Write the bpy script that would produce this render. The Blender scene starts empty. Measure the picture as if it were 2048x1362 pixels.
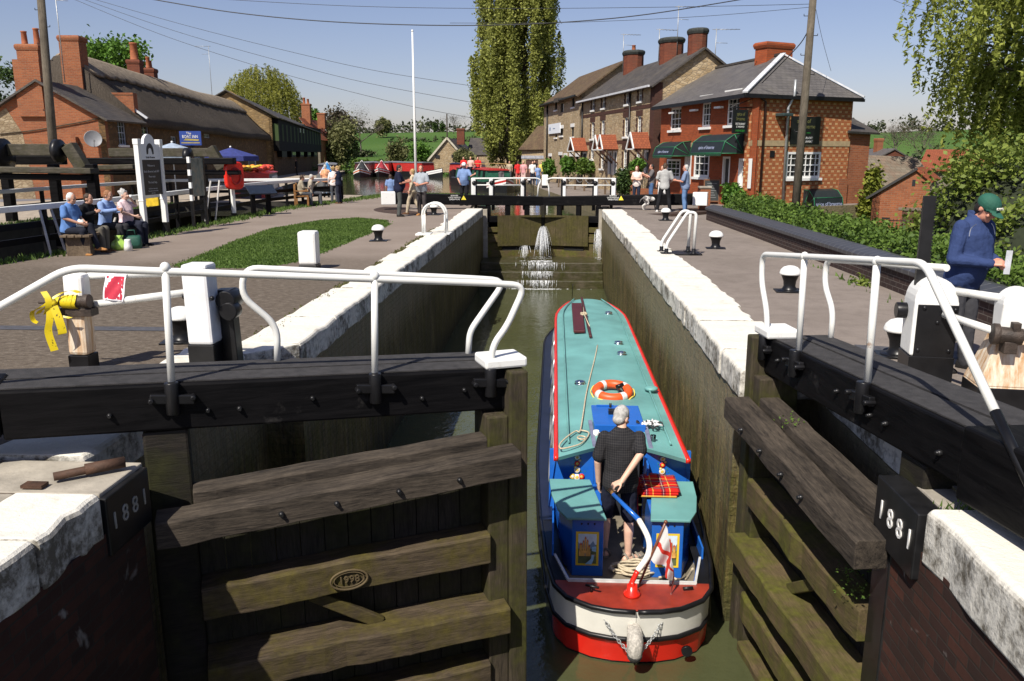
import bpy, math, random
import numpy as np
from mathutils import Vector, Matrix
S = bpy.context.scene
COL = S.collection
R_ = math.radians
rng = np.random.default_rng(7)
random.seed(7)

# ---------------------------------------------------------------- camera, world, sun, exposure
FPX, CAMH = 1650.0, 2.1                       # focal length in photo pixels (2048 wide), eye height above the lockside
TH = math.atan((681 - 310) / FPX)             # pitch: horizon at row 310
PSI = math.atan((1111 - 1024) * math.cos(TH) / FPX)   # the lock axis (+Y) runs a little right of the view
hd = np.array([-math.sin(PSI), math.cos(PSI), 0]); cR = np.array([math.cos(PSI), math.sin(PSI), 0])
cF = hd * math.cos(TH) + np.array([0, 0, -math.sin(TH)]); cU = np.cross(cR, cF)
cC = np.array([0, 0, CAMH])
cam = bpy.data.objects.new('camera', bpy.data.cameras.new('camera')); COL.objects.link(cam)
M = Matrix.Identity(4)
for i in range(3):
 M[i][0] = cR[i]; M[i][1] = cU[i]; M[i][2] = -cF[i]; M[i][3] = cC[i]
cam.matrix_world = M
cam.data.sensor_width = 36; cam.data.lens = 36 * FPX / 2048
cam.data.clip_start = 0.1; cam.data.clip_end = 9000
S.camera = cam
def ray(px, py): return cF * FPX + cR * (px - 1024) - cU * (py - 681)
def atZ(px, py, z=0.0):
 d = ray(px, py); return cC + d * ((z - CAMH) / d[2])
def atY(px, py, y):
 d = ray(px, py); return cC + d * (y / d[1])
LDIR = Vector((0.37, 0.76, -1.0)).normalized()          # direction the sunlight travels
el = math.asin(-LDIR.z); az = math.atan2(-LDIR.x, -LDIR.y)
W = bpy.data.worlds.new('World'); S.world = W; W.use_nodes = True
nt = W.node_tree; bg = nt.nodes['Background']
sky = nt.nodes.new('ShaderNodeTexSky'); sky.sky_type = 'NISHITA'; sky.sun_disc = False
sky.sun_elevation = el; sky.sun_rotation = az % (2 * math.pi)
sky.air_density = 1.0; sky.dust_density = 0.9; sky.ozone_density = 2.6; sky.altitude = 50
tn = nt.nodes.new('ShaderNodeMix'); tn.data_type = 'RGBA'; tn.blend_type = 'MULTIPLY'; tn.inputs[0].default_value = 1; tn.inputs[7].default_value = (1.14, 0.99, 1.08, 1)
nt.links.new(sky.outputs[0], tn.inputs[6]); nt.links.new(tn.outputs[2], bg.inputs[0]); bg.inputs[1].default_value = 0.072
sl = bpy.data.lights.new('sun', 'SUN'); sl.energy = 4.95; sl.angle = R_(0.5); sl.color = (1.0, 0.94, 0.84)
so = bpy.data.objects.new('sun', sl); COL.objects.link(so)
so.rotation_euler = LDIR.to_track_quat('-Z', 'Y').to_euler(); so.location = (-60, -50, 100)
S.view_settings.view_transform = 'Standard'; S.view_settings.look = 'None'
S.view_settings.exposure = 0.45; S.view_settings.gamma = 1.0
try:
 S.cycles.max_bounces = 6; S.cycles.transparent_max_bounces = 6
except Exception: pass

# ---------------------------------------------------------------- mesh helpers
def ident(): return Matrix.Identity(4)
class MB:
 """collects shapes and links them as ONE mesh object"""
 def __init__(s): s.v = []; s.f = []; s.mi = []; s.sm = []
 def add(s, vs, fs, mi=0, smooth=False):
  o = len(s.v); s.v += [tuple(float(c) for c in v) for v in vs]
  for f in fs: s.f.append(tuple(i + o for i in f)); s.mi.append(mi); s.sm.append(smooth)
  return s
 def box(s, x0, x1, y0, y1, z0, z1, mi=0):
  vs = [(x, y, z) for z in (z0, z1) for y in (y0, y1) for x in (x0, x1)]
  return s.add(vs, [(0, 2, 3, 1), (4, 5, 7, 6), (0, 1, 5, 4), (2, 6, 7, 3), (0, 4, 6, 2), (1, 3, 7, 5)], mi)
 def bar(s, p, q, w, h, mi=0, up=(0, 0, 1), w2=None, h2=None):
  p = Vector(p); q = Vector(q); d = (q - p).normalized(); u = Vector(up)
  sd = d.cross(u)
  if sd.length < 1e-4: sd = d.cross(Vector((1, 0, 0)))
  sd.normalize(); u = sd.cross(d).normalized()
  vs = []
  for c, ww, hh in ((p, w, h), (q, w2 or w, h2 or h)):
   vs += [c - sd * ww / 2 - u * hh / 2, c + sd * ww / 2 - u * hh / 2, c + sd * ww / 2 + u * hh / 2, c - sd * ww / 2 + u * hh / 2]
  return s.add(vs, [(3, 2, 1, 0), (4, 5, 6, 7), (0, 1, 5, 4), (1, 2, 6, 5), (2, 3, 7, 6), (3, 0, 4, 7)], mi)
 def tube(s, path, r, n=8, mi=0, closed=False, caps=True, smooth=True):
  P = [Vector(p) for p in path]; m = len(P)
  rr = r if isinstance(r, (list, tuple)) else [r] * m
  vs = []; prev = None
  for i in range(m):
   if closed: t = (P[(i + 1) % m] - P[i - 1])
   else: t = P[min(i + 1, m - 1)] - P[max(i - 1, 0)]
   t.normalize()
   if prev is None:
    a = t.cross(Vector((0, 0, 1)))
    if a.length < 1e-3: a = t.cross(Vector((1, 0, 0)))
   else: a = prev - t * prev.dot(t)
   a.normalize(); prev = a; b = t.cross(a)
   for k in range(n):
    an = 2 * math.pi * k / n
    vs.append(P[i] + (a * math.cos(an) + b * math.sin(an)) * rr[i])
  fs = []
  for i in range(m if closed else m - 1):
   j = (i + 1) % m
   for k in range(n):
    l = (k + 1) % n; fs.append((i * n + k, i * n + l, j * n + l, j * n + k))
  s.add(vs, fs, mi, smooth)
  if caps and not closed:
   o = len(s.v) - m * n
   s.f.append(tuple(o + k for k in range(n))[::-1]); s.mi.append(mi); s.sm.append(False)
   s.f.append(tuple(o + (m - 1) * n + k for k in range(n))); s.mi.append(mi); s.sm.append(False)
  return s
 def lathe(s, prof, n=20, c=(0, 0, 0), mi=0, smooth=True, axis='z'):
  vs = []; m = len(prof)
  for r, z in prof:
   for k in range(n):
    a = 2 * math.pi * k / n; x, y = r * math.cos(a), r * math.sin(a)
    if axis == 'z': vs.append((c[0] + x, c[1] + y, c[2] + z))
    elif axis == 'y': vs.append((c[0] + x, c[1] + z, c[2] + y))
    else: vs.append((c[0] + z, c[1] + x, c[2] + y))
  fs = [(i * n + k, i * n + (k + 1) % n, (i + 1) * n + (k + 1) % n, (i + 1) * n + k) for i in range(m - 1) for k in range(n)]
  s.add(vs, fs, mi, smooth)
  o = len(s.v) - m * n
  s.f.append(tuple(o + k for k in range(n))[::-1]); s.mi.append(mi); s.sm.append(False)
  s.f.append(tuple(o + (m - 1) * n + k for k in range(n))); s.mi.append(mi); s.sm.append(False)
  return s
 def prism(s, poly, vec, mi=0):
  n = len(poly); v = Vector(vec)
  vs = [Vector(p) for p in poly] + [Vector(p) + v for p in poly]
  return s.add(vs, [tuple(range(n))[::-1], tuple(range(n, 2 * n))] + [(i, (i + 1) % n, n + (i + 1) % n, n + i) for i in range(n)], mi)
 def loft(s, rings, mi=0, smooth=True, caps=True, closed=True):
  n = len(rings[0]); vs = [p for r in rings for p in r]; fs = []
  for i in range(len(rings) - 1):
   for k in range(n if closed else n - 1):
    l = (k + 1) % n; fs.append((i * n + k, i * n + l, (i + 1) * n + l, (i + 1) * n + k))
  if caps: fs += [tuple(range(n))[::-1], tuple((len(rings) - 1) * n + k for k in range(n))]
  return s.add(vs, fs, mi, smooth)
 def ball(s, c, r, mi=0, n=10, m=6, smooth=True):
  rx, ry, rz = r if isinstance(r, (tuple, list)) else (r, r, r)
  rings = []
  for i in range(m + 1):
   t = math.pi * (i + 0.02) / (m + 0.04)
   rings.append([(c[0] + rx * math.sin(t) * math.cos(2 * math.pi * k / n), c[1] + ry * math.sin(t) * math.sin(2 * math.pi * k / n), c[2] - rz * math.cos(t)) for k in range(n)])
  return s.loft(rings, mi, smooth)
 def build(s, name, mats, parent=None, bevel=0.0, loc=None, rotz=0.0):
  me = bpy.data.meshes.new(name); me.from_pydata(s.v, [], s.f)
  for m in (mats if isinstance(mats, (list, tuple)) else [mats]): me.materials.append(m)
  me.polygons.foreach_set('material_index', s.mi); me.polygons.foreach_set('use_smooth', s.sm)
  me.validate(); me.update()
  o = bpy.data.objects.new(name, me); COL.objects.link(o)
  if parent is not None: o.parent = parent
  if loc is not None: o.location = loc
  o.rotation_euler.z = rotz
  if bevel:
   b = o.modifiers.new('bevel', 'BEVEL'); b.width = bevel; b.segments = 2; b.limit_method = 'ANGLE'; b.angle_limit = R_(40)
  return o
def tag(o, label=None, cat=None, group=None, kind=None):
 if label: o['label'] = label
 if cat: o['category'] = cat
 if group: o['group'] = group
 if kind: o['kind'] = kind
 return o
def thing(name, label, cat, loc=(0, 0, 0), rotz=0.0, group=None):
 o = bpy.data.objects.new(name, None); COL.objects.link(o); o.empty_display_size = 0.2
 o.location = loc; o.rotation_euler.z = rotz
 return tag(o, label, cat, group)
def copy_tree(o, loc=None, rotz=None, label=None, group=None, parent=None):
 c = o.copy(); COL.objects.link(c)
 if parent is not None: c.parent = parent
 if loc is not None: c.location = loc
 if rotz is not None: c.rotation_euler.z = rotz
 if label: c['label'] = label
 if group: c['group'] = group
 for ch in list(o.children): copy_tree(ch, parent=c)
 return c
def text(name, body, size, mat, parent, loc, rot, depth=0.004, align='CENTER', sx=1.0):
 cu = bpy.data.curves.new(name, 'FONT'); cu.body = body; cu.size = size; cu.extrude = depth
 cu.align_x = align; cu.align_y = 'CENTER'; cu.resolution_u = 2
 t = bpy.data.objects.new(name + '_c', cu)
 me = bpy.data.meshes.new_from_object(t); bpy.data.objects.remove(t); bpy.data.curves.remove(cu)
 me.name = name; me.materials.clear(); me.materials.append(mat)
 o = bpy.data.objects.new(name, me); COL.objects.link(o)
 if parent is not None: o.parent = parent
 o.location = loc; o.rotation_euler = rot; o.scale.x = sx
 return o
def smooth_path(pts, k=4):
 """Catmull-Rom through the points"""
 P = [Vector(p) for p in pts]; out = []
 for i in range(len(P) - 1):
  a, b, c, d = P[max(i - 1, 0)], P[i], P[i + 1], P[min(i + 2, len(P) - 1)]
  for j in range(k):
   t = j / k
   out.append(0.5 * ((2 * b) + (c - a) * t + (2 * a - 5 * b + 4 * c - d) * t * t + (3 * b - a - 3 * c + d) * t ** 3))
 out.append(P[-1]); return out
def round_path(pts, r=0.08, k=5):
 """straight runs with rounded corners, like bent tube"""
 P = [Vector(p) for p in pts]; out = [P[0]]
 for i in range(1, len(P) - 1):
  a = (P[i - 1] - P[i]); b = (P[i + 1] - P[i]); rr = min(r, a.length * .48, b.length * .48)
  A = P[i] + a.normalized() * rr; B = P[i] + b.normalized() * rr
  for j in range(k + 1):
   t = j / k; out.append(A * (1 - t) ** 2 + P[i] * 2 * t * (1 - t) + B * t * t)
 out.append(P[-1]); return out

# ---------------------------------------------------------------- materials
def lin(h):
 h = h.lstrip('#'); c = [int(h[i:i + 2], 16) / 255 for i in (0, 2, 4)]
 return tuple(x / 12.92 if x <= .04045 else ((x + .055) / 1.055) ** 2.4 for x in c) + (1,)
def c4(c):
 if isinstance(c, str): return lin(c)
 return tuple(c) + (1,) if len(c) == 3 else tuple(c)
class NT:
 def __init__(s, name):
  s.m = bpy.data.materials.new(name); s.m.use_nodes = True; s.t = s.m.node_tree
  s.b = s.t.nodes['Principled BSDF']; s.out = s.t.nodes['Material Output']
  s.tc = None
 def n(s, typ, **kw):
  x = s.t.nodes.new('ShaderNode' + typ)
  for k, v in kw.items(): setattr(x, k, v)
  return x
 def l(s, a, b): s.t.links.new(a, b)
 def co(s):
  if s.tc is None: s.tc = s.n('TexCoord')
  return s.tc.outputs['Object']
 def mapped(s, scale=(1, 1, 1), rot=(0, 0, 0), src=None):
  mp = s.n('Mapping'); mp.inputs['Scale'].default_value = scale; mp.inputs['Rotation'].default_value = rot
  s.l(src or s.co(), mp.inputs[0]); return mp.outputs[0]
 def noise(s, scale, detail=4, rough=.55, src=None, dist=0.0):
  x = s.n('TexNoise'); x.inputs['Scale'].default_value = scale; x.inputs['Detail'].default_value = detail
  x.inputs['Roughness'].default_value = rough; x.inputs['Distortion'].default_value = dist
  s.l(src or s.co(), x.inputs['Vector']); return x.outputs['Fac']
 def ramp(s, fac, stops, interp='LINEAR'):
  r = s.n('ValToRGB'); r.color_ramp.interpolation = interp; e = r.color_ramp.elements
  while len(e) < len(stops): e.new(.5)
  for i, (p, c) in enumerate(stops): e[i].position = p; e[i].color = c4(c) if not isinstance(c, (int, float)) else (c, c, c, 1)
  s.l(fac, r.inputs[0]); return r.outputs[0]
 def mix(s, fac, a, b, typ='MIX'):
  x = s.n('Mix', data_type='RGBA', blend_type=typ)
  for i, v in ((0, fac), (6, a), (7, b)):
   if isinstance(v, (int, float)): x.inputs[i].default_value = v if i == 0 else (v, v, v, 1)
   elif isinstance(v, (tuple, list, str)): x.inputs[i].default_value = c4(v)
   else: s.l(v, x.inputs[i])
  return x.outputs[2]
 def math(s, op, a, b=0.0, clamp=False):
  x = s.n('Math', operation=op, use_clamp=clamp)
  for i, v in ((0, a), (1, b)):
   if isinstance(v, (int, float)): x.inputs[i].default_value = v
   else: s.l(v, x.inputs[i])
  return x.outputs[0]
 def bump(s, h, strength=.3, dist=.02, norm=None):
  b = s.n('Bump'); b.inputs['Strength'].default_value = strength; b.inputs['Distance'].default_value = dist
  s.l(h, b.inputs['Height'])
  if norm is not None: s.l(norm, b.inputs['Normal'])
  s.l(b.outputs[0], s.b.inputs['Normal']); return b.outputs[0]
 def base(s, c):
  if isinstance(c, (tuple, list, str)): s.b.inputs['Base Color'].default_value = c4(c)
  else: s.l(c, s.b.inputs['Base Color'])
 def set(s, rough=None, metal=None, spec=None):
  if rough is not None:
   if isinstance(rough, (int, float)): s.b.inputs['Roughness'].default_value = rough
   else: s.l(rough, s.b.inputs['Roughness'])
  if metal is not None: s.b.inputs['Metallic'].default_value = metal
  if spec is not None: s.b.inputs['Specular IOR Level'].default_value = spec
  return s
 def wallco(s):
  """(along, up) coordinates on any upright face, from object space"""
  s.co(); sp = s.n('SeparateXYZ'); s.l(s.tc.outputs['Object'], sp.inputs[0])
  sn = s.n('SeparateXYZ'); s.l(s.tc.outputs['Normal'], sn.inputs[0])
  ax = s.math('ABSOLUTE', sn.outputs[0]); ay = s.math('ABSOLUTE', sn.outputs[1]); azz = s.math('ABSOLUTE', sn.outputs[2])
  isx = s.math('GREATER_THAN', ax, ay); top = s.math('GREATER_THAN', azz, .75)
  u = s.math('ADD', s.math('MULTIPLY', sp.outputs[1], isx), s.math('MULTIPLY', sp.outputs[0], s.math('SUBTRACT', 1.0, isx)))
  v = s.math('ADD', s.math('MULTIPLY', sp.outputs[1], top), s.math('MULTIPLY', sp.outputs[2], s.math('SUBTRACT', 1.0, top)))
  c = s.n('CombineXYZ'); s.l(u, c.inputs[0]); s.l(v, c.inputs[1]); return c.outputs[0]
_cache = {}
def flat(name, col, rough=.6, var=.25, scale=6, metal=0.0, bump=0.0, spec=.5):
 """one colour with a little natural variation"""
 if name in _cache: return _cache[name]
 t = NT(name); c = c4(col)
 f = t.noise(scale, 5)
 lo = tuple(x * (1 - var) for x in c[:3]); hi = tuple(min(1, x * (1 + var)) for x in c[:3])
 t.base(t.ramp(f, [(.3, lo), (.7, hi)])); t.set(rough, metal, spec)
 if bump: t.bump(t.noise(scale * 8, 4), bump, .01)
 _cache[name] = t.m; return t.m
def wood(name, c1, c2, rough=.8, moss=None, mossamt=.5, axis='x', bump=.5):
 t = NT(name)
 sc = {'x': (1, 9, 9), 'z': (9, 9, 1), 'y': (9, 1, 9)}[axis]
 g = t.math('ADD', t.math('MULTIPLY', t.noise(3, 6, .65, t.mapped(sc), .6), .5), t.math('MULTIPLY', t.noise(8, 8, .75, t.mapped([q * 1.4 if q > 1 else 1 for q in sc]), .2), .5))
 b = t.noise(1.3, 5, .7)
 col = t.mix(t.ramp(b, [(.35, 0.0), (.65, 1.0)]), t.ramp(g, [(.36, c1), (.62, c2)]), t.ramp(g, [(.38, tuple(x * .55 for x in c4(c1)[:3])), (.75, tuple(x * .8 for x in c4(c2)[:3]))]))
 if moss:
  mf = t.ramp(t.noise(2.6, 6, .7), [(.5 - .25 * mossamt, 0.0), (.75 - .25 * mossamt, 1.0)])
  col = t.mix(mf, col, t.ramp(t.noise(14, 4), [(.3, tuple(x * .5 for x in c4(moss)[:3])), (.7, moss)]))
 t.base(col); t.set(rough, spec=.25); t.bump(g, bump, .015); return t.m
def brick(name, c1, c2, mortar, w=.225, h=.075, gap=.012, dirt=.35, dirtcol=(.05, .04, .03), rough=.85, pale=None, palefrac=0.0, patch=None):
 t = NT(name); uv = t.wallco()
 bk = t.n('TexBrick'); bk.offset = .5; t.l(uv, bk.inputs['Vector'])
 bk.inputs['Scale'].default_value = 1; bk.inputs['Brick Width'].default_value = w; bk.inputs['Row Height'].default_value = h
 bk.inputs['Mortar Size'].default_value = gap / 2; bk.inputs['Mortar Smooth'].default_value = .3; bk.inputs['Bias'].default_value = 0
 bk.inputs['Color1'].default_value = c4(c1); bk.inputs['Color2'].default_value = c4(c2); bk.inputs['Mortar'].default_value = c4(mortar)
 col = bk.outputs[0]
 n1 = t.noise(1.1, 5, .6); n2 = t.noise(22, 3)
 col = t.mix(t.math('MULTIPLY', t.ramp(n1, [(.4, 0.0), (.75, 1.0)]), dirt), col, dirtcol)
 col = t.mix(t.math('MULTIPLY', t.ramp(n2, [(.35, 1.0), (.65, 0.0)]), .3), col, tuple(x * .45 for x in c4(c1)[:3]))
 if patch: col = t.mix(t.math('MULTIPLY', t.ramp(t.noise(2.1, 4, .6, dist=1.), [(.62, 0.0), (.7, 1.0)]), .6), col, patch)
 t.base(col); t.set(rough, spec=.2); t.bump(t.math('SUBTRACT', t.math('MULTIPLY', n2, .4), bk.outputs[1]), .5, .01); return t.m
def rubble(name, cols, mortar, scale=3.4, rough=.9):
 t = NT(name); uv = t.wallco(); mp = t.mapped((1, 1.9, 1), src=uv)
 v = t.n('TexVoronoi', feature='F1'); v.inputs['Scale'].default_value = scale; t.l(mp, v.inputs['Vector'])
 e = t.n('TexVoronoi', feature='DISTANCE_TO_EDGE'); e.inputs['Scale'].default_value = scale; t.l(mp, e.inputs['Vector'])
 sp = t.n('SeparateColor'); t.l(v.outputs['Color'], sp.inputs[0])
 n = len(cols)
 col = t.ramp(sp.outputs[0], [(i / (n - 1) if n > 1 else 0, c) for i, c in enumerate(cols)])
 ed = t.ramp(e.outputs[0], [(.03, 1.0), (.1, 0.0)])
 col = t.mix(t.math('MULTIPLY', ed, .75), col, mortar)
 col = t.mix(t.math('MULTIPLY', t.ramp(t.noise(.8, 5), [(.4, 0.0), (.75, 1.0)]), .3), col, (.07, .055, .035))
 t.base(col); t.set(rough, spec=.2); t.bump(t.math('ADD', t.noise(16, 4), t.math('MULTIPLY', t.ramp(e.outputs[0], [(0, 0.0), (.12, 1.0)]), 1.5)), .5, .02); return t.m
def rows(name, c1, c2, h=.2, w=.3, rough=.8, patch=None, patchamt=.4, slope_axis='v'):
 """slates or tiles in courses; roofs are meshes whose local z still rises up the slope"""
 t = NT(name); uv = t.wallco()
 bk = t.n('TexBrick'); bk.offset = .5; t.l(uv, bk.inputs['Vector'])
 bk.inputs['Brick Width'].default_value = w; bk.inputs['Row Height'].default_value = h; bk.inputs['Scale'].default_value = 1
 bk.inputs['Mortar Size'].default_value = .008; bk.inputs['Color1'].default_value = c4(c1); bk.inputs['Color2'].default_value = c4(c2)
 bk.inputs['Mortar'].default_value = tuple(x * .35 for x in c4(c1)[:3]) + (1,)
 col = bk.outputs[0]
 if patch: col = t.mix(t.math('MULTIPLY', t.ramp(t.noise(1.0, 6, .7), [(.45, 0.0), (.7, 1.0)]), patchamt), col, patch)
 t.base(t.mix(t.math('MULTIPLY', t.noise(9, 4), .3), col, tuple(x * .5 for x in c4(c1)[:3]))); t.set(rough, spec=.3)
 t.bump(t.math('SUBTRACT', t.noise(20, 3), t.math('MULTIPLY', bk.outputs[1], 2)), .4, .015); return t.m
def leafmat(name, dark, light, scale=.6, trans=.35):
 if name in _cache: return _cache[name]
 t = NT(name); g = t.n('NewGeometry')
 cl = t.noise(scale, 3); ri = g.outputs['Random Per Island']
 f = t.math('ADD', t.math('MULTIPLY', cl, .6), t.math('MULTIPLY', ri, .4))
 col = t.ramp(f, [(.25, dark), (.75, light)])
 d = t.b; t.base(col); t.set(.6, spec=.25)
 tr = t.n('BsdfTranslucent'); t.l(col, tr.inputs[0])
 mx = t.n('MixShader'); mx.inputs[0].default_value = trans
 t.l(d.outputs[0], mx.inputs[1]); t.l(tr.outputs[0], mx.inputs[2]); t.l(mx.outputs[0], t.out.inputs[0])
 _cache[name] = t.m; return t.m
WHITE = NT('white_paint'); WHITE.base(WHITE.mix(WHITE.ramp(WHITE.noise(9, 6, .7), [(.58, 0.0), (.74, .6)]), (.74, .74, .71), (.50, .45, .38))); WHITE.set(.45); WHITE = WHITE.m
def tubepaint():
 t = NT('white_gloss_paint'); r = t.ramp(t.noise(3.5, 7, .75), [(.63, 0.0), (.68, 1.0)])
 t.base(t.mix(t.math('MULTIPLY', r, .7), t.mix(t.noise(5, 3), (.74, .74, .71), (.62, .62, .58)), (.30, .16, .08))); t.set(.35); return t.m
TUBE = tubepaint()
BLACK = flat('black_gloss_paint', (.008, .008, .009), .35, .4, 5, bump=.06, spec=.3)
def blackwood():
 t = NT('black_painted_timber'); g = t.noise(2, 6, .65, t.mapped((1, 9, 9)), .4); w = t.ramp(t.noise(2.2, 7, .75), [(.60, 0.0), (.72, 1.0)])
 t.base(t.mix(t.math('MULTIPLY', w, .55), t.ramp(g, [(.3, (.002, .002, .0025)), (.75, (.007, .0065, .007))]), (.045, .042, .04))); t.set(t.ramp(g, [(.3, .4), (.7, .65)]), spec=.10)
 t.bump(g, .35, .012); return t.m
BLACKWOOD = blackwood()
IRON = flat('black_iron', (.014, .014, .015), .38, .4, 8, .3)
RUST = flat('rusty_iron', (.07, .035, .02), .75, .5, 12, .2, .3)
GALV = flat('galvanised_steel', (.35, .36, .36), .45, .2, 8, .6)
CHROME = flat('polished_chrome', (.75, .76, .78), .08, .05, 3, 1.0)
# ---------------------------------------------------------------- materials of the setting
def m_tarmac():
 t = NT('worn_tarmac'); st = t.noise(5, 7, .7, t.mapped((1, 2.4, 1))); big = t.noise(.5, 4); fine = t.noise(60, 3)
 sp = t.n('SeparateXYZ'); t.l(t.co(), sp.inputs[0])
 near = t.ramp(t.math('ADD', sp.outputs[1], t.math('MULTIPLY', big, 2.0)), [(0, 1.0), (1, 0.0)])
 # old setts show through near the tail of the lock, plain tarmac further on
 nm = t.n('MapRange'); nm.inputs[1].default_value = 16.0; nm.inputs[2].default_value = 20.5; nm.inputs[3].default_value = 1; nm.inputs[4].default_value = 0
 t.l(t.math('ADD', sp.outputs[1], t.math('MULTIPLY', big, 3.0)), nm.inputs[0])
 a = t.ramp(big, [(.3, (.215, .172, .140)), (.7, (.275, .226, .188))])
 streak = t.noise(11, 8, .78, t.mapped((.8, 1.5, 1)))
 setts = t.ramp(streak, [(.36, (.065, .050, .037)), (.48, (.115, .091, .068)), (.58, (.155, .127, .098)), (.67, (.27, .235, .19))])
 col = t.mix(nm.outputs[0], a, setts)
 col = t.mix(t.math('MULTIPLY', t.ramp(fine, [(.35, 1.0), (.6, 0.0)]), .35), col, (.06, .052, .045))
 t.base(col); t.set(.9, spec=.2); t.bump(t.math('ADD', t.math('MULTIPLY', streak, t.math('MULTIPLY', nm.outputs[0], 1.6)), t.math('MULTIPLY', fine, .4)), .45, .02); return t.m
TARMAC = m_tarmac()
def m_tarmac2():
 t = NT('brown_tarmac'); big = t.noise(.45, 5); fine = t.noise(70, 3); m2 = t.noise(3.5, 6, .7)
 col = t.mix(t.ramp(m2, [(.45, 0.0), (.7, .6)]), t.ramp(big, [(.3, (.200, .168, .143)), (.7, (.265, .225, .195))]), (.14, .116, .099))
 col = t.mix(t.math('MULTIPLY', t.ramp(fine, [(.35, 1.0), (.6, 0.0)]), .35), col, (.06, .05, .045))
 t.base(col); t.set(.9, spec=.2); t.bump(t.math('ADD', fine, m2), .25, .01); return t.m
TARMAC2 = m_tarmac2()
GRAVEL = flat('pale_gravel', (.30, .25, .19), .95, .3, 3, bump=.3)
def m_turf():
 t = NT('turf'); f = t.noise(2.2, 7, .7); g = t.noise(40, 3)
 t.base(t.mix(t.ramp(g, [(.3, .5), (.7, 0.0)]), t.ramp(f, [(.3, (.045, .09, .014)), (.7, (.09, .16, .03))]), (.03, .055, .01))); t.set(.9, spec=.1); t.bump(g, .6, .03); return t.m
TURF = m_turf()
def m_field():
 t = NT('hill_pasture'); f = t.noise(.018, 5); g = t.noise(.3, 5)
 t.base(t.mix(t.math('MULTIPLY', g, .35), t.ramp(f, [(.35, (.050, .105, .022)), (.65, (.078, .140, .034))]), (.06, .09, .03))); t.set(.95, spec=.05); return t.m
FIELD = m_field()
def m_earth():
 t = NT('rough_ground'); f = t.noise(.6, 6)
 t.base(t.ramp(f, [(.3, (.05, .055, .02)), (.7, (.10, .09, .05))])); t.set(.95, spec=.1); return t.m
EARTH = m_earth()
def m_lockwall(name, c1, c2, pale, moss):
 t = NT(name); uv = t.wallco(); bk = t.n('TexBrick'); t.l(uv, bk.inputs['Vector']); bk.inputs['Scale'].default_value = 1
 bk.inputs['Brick Width'].default_value = .24; bk.inputs['Row Height'].default_value = .085; bk.inputs['Mortar Size'].default_value = .006
 bk.inputs['Color1'].default_value = c4(c1); bk.inputs['Color2'].default_value = c4(c2); bk.inputs['Mortar'].default_value = (.012, .01, .006, 1)
 streak = t.noise(2.6, 7, .78, t.mapped((3.2, 3.2, .14)), .4); n2 = t.noise(1.4, 6, .7)
 col = t.mix(t.ramp(streak, [(.40, 0.0), (.56, .9)]), bk.outputs[0], moss)
 col = t.mix(t.ramp(t.noise(1.1, 8, .8, t.mapped((1.6, 1.6, .5)), .6), [(.48, 0.0), (.62, .9)]), col, (.20, .15, .055))
 col = t.mix(t.ramp(t.noise(5, 7, .8, t.mapped((2.4, 2.4, .3))), [(.50, 0.0), (.66, .85)]), col, (.016, .013, .007))
 col = t.mix(t.ramp(n2, [(.5, 0.0), (.75, .75)]), col, tuple(x * .4 for x in c1))
 sp = t.n('SeparateXYZ'); t.l(t.co(), sp.inputs[0])
 hi = t.n('MapRange'); hi.inputs[1].default_value = -.95; hi.inputs[2].default_value = -.45; t.l(t.math('ADD', sp.outputs[2], t.math('MULTIPLY', n2, .5)), hi.inputs[0])
 col = t.mix(t.math('MULTIPLY', hi.outputs[0], .55), col, pale)
 lo = t.n('MapRange'); lo.inputs[1].default_value = -2.1; lo.inputs[2].default_value = -2.6; t.l(t.math('ADD', sp.outputs[2], t.math('MULTIPLY', streak, .5)), lo.inputs[0])
 col = t.mix(t.math('MULTIPLY', lo.outputs[0], .7), col, (.028, .03, .012))
 t.base(col); t.set(t.ramp(streak, [(.3, .45), (.7, .9)]), spec=.35)
 t.bump(t.math('ADD', t.math('ADD', t.noise(12, 5), streak), t.math('MULTIPLY', bk.outputs[1], -1.6)), .9, .04); return t.m
LOCKWALL = m_lockwall('wet_lock_brick', (.13, .088, .036), (.07, .050, .022), (.26, .22, .14), (.085, .082, .016))
def m_coping():
 t = NT('whitewashed_coping'); n1 = t.noise(2.0, 8, .7); n2 = t.noise(14, 5, .7)
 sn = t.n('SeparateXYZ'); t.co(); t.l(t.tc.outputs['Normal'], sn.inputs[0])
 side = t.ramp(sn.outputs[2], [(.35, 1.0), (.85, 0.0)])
 ch = t.ramp(n1, [(.56, 0.0), (.66, 1.0)])
 col = t.mix(t.math('MULTIPLY', ch, .35), t.mix(n2, (.72, .70, .63), (.58, .55, .48)), (.30, .24, .16))
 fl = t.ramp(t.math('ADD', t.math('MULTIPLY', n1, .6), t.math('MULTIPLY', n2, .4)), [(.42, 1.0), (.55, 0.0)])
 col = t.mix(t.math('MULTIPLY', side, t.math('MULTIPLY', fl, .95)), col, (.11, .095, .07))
 t.base(col); t.set(.85, spec=.2); t.bump(t.math('ADD', n1, n2), .6, .02); return t.m
COPING = m_coping()
SLAB = flat('worn_stone_slab', (.30, .27, .22), .9, .35, 3, bump=.5)
def m_water(name, c1, c2, bs, rough=.04, stretch=(1, 1, 1)):
 t = NT(name); n = t.noise(bs, 4, .6, t.mapped(stretch)); n2 = t.noise(bs * .3, 3, src=t.mapped(stretch))
 t.base(t.ramp(t.noise(.7, 3), [(.3, c1), (.7, c2)])); t.set(rough, spec=.5)
 t.bump(t.math('ADD', n, t.math('MULTIPLY', n2, 1.6)), .22, .035); return t.m
LOCKWATER = m_water('murky_lock_water', (.050, .056, .025), (.068, .074, .034), 7.0)
CANALWATER = m_water('canal_water', (.045, .045, .028), (.06, .058, .036), 2.4, .05, (1, .6, 1))
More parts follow.
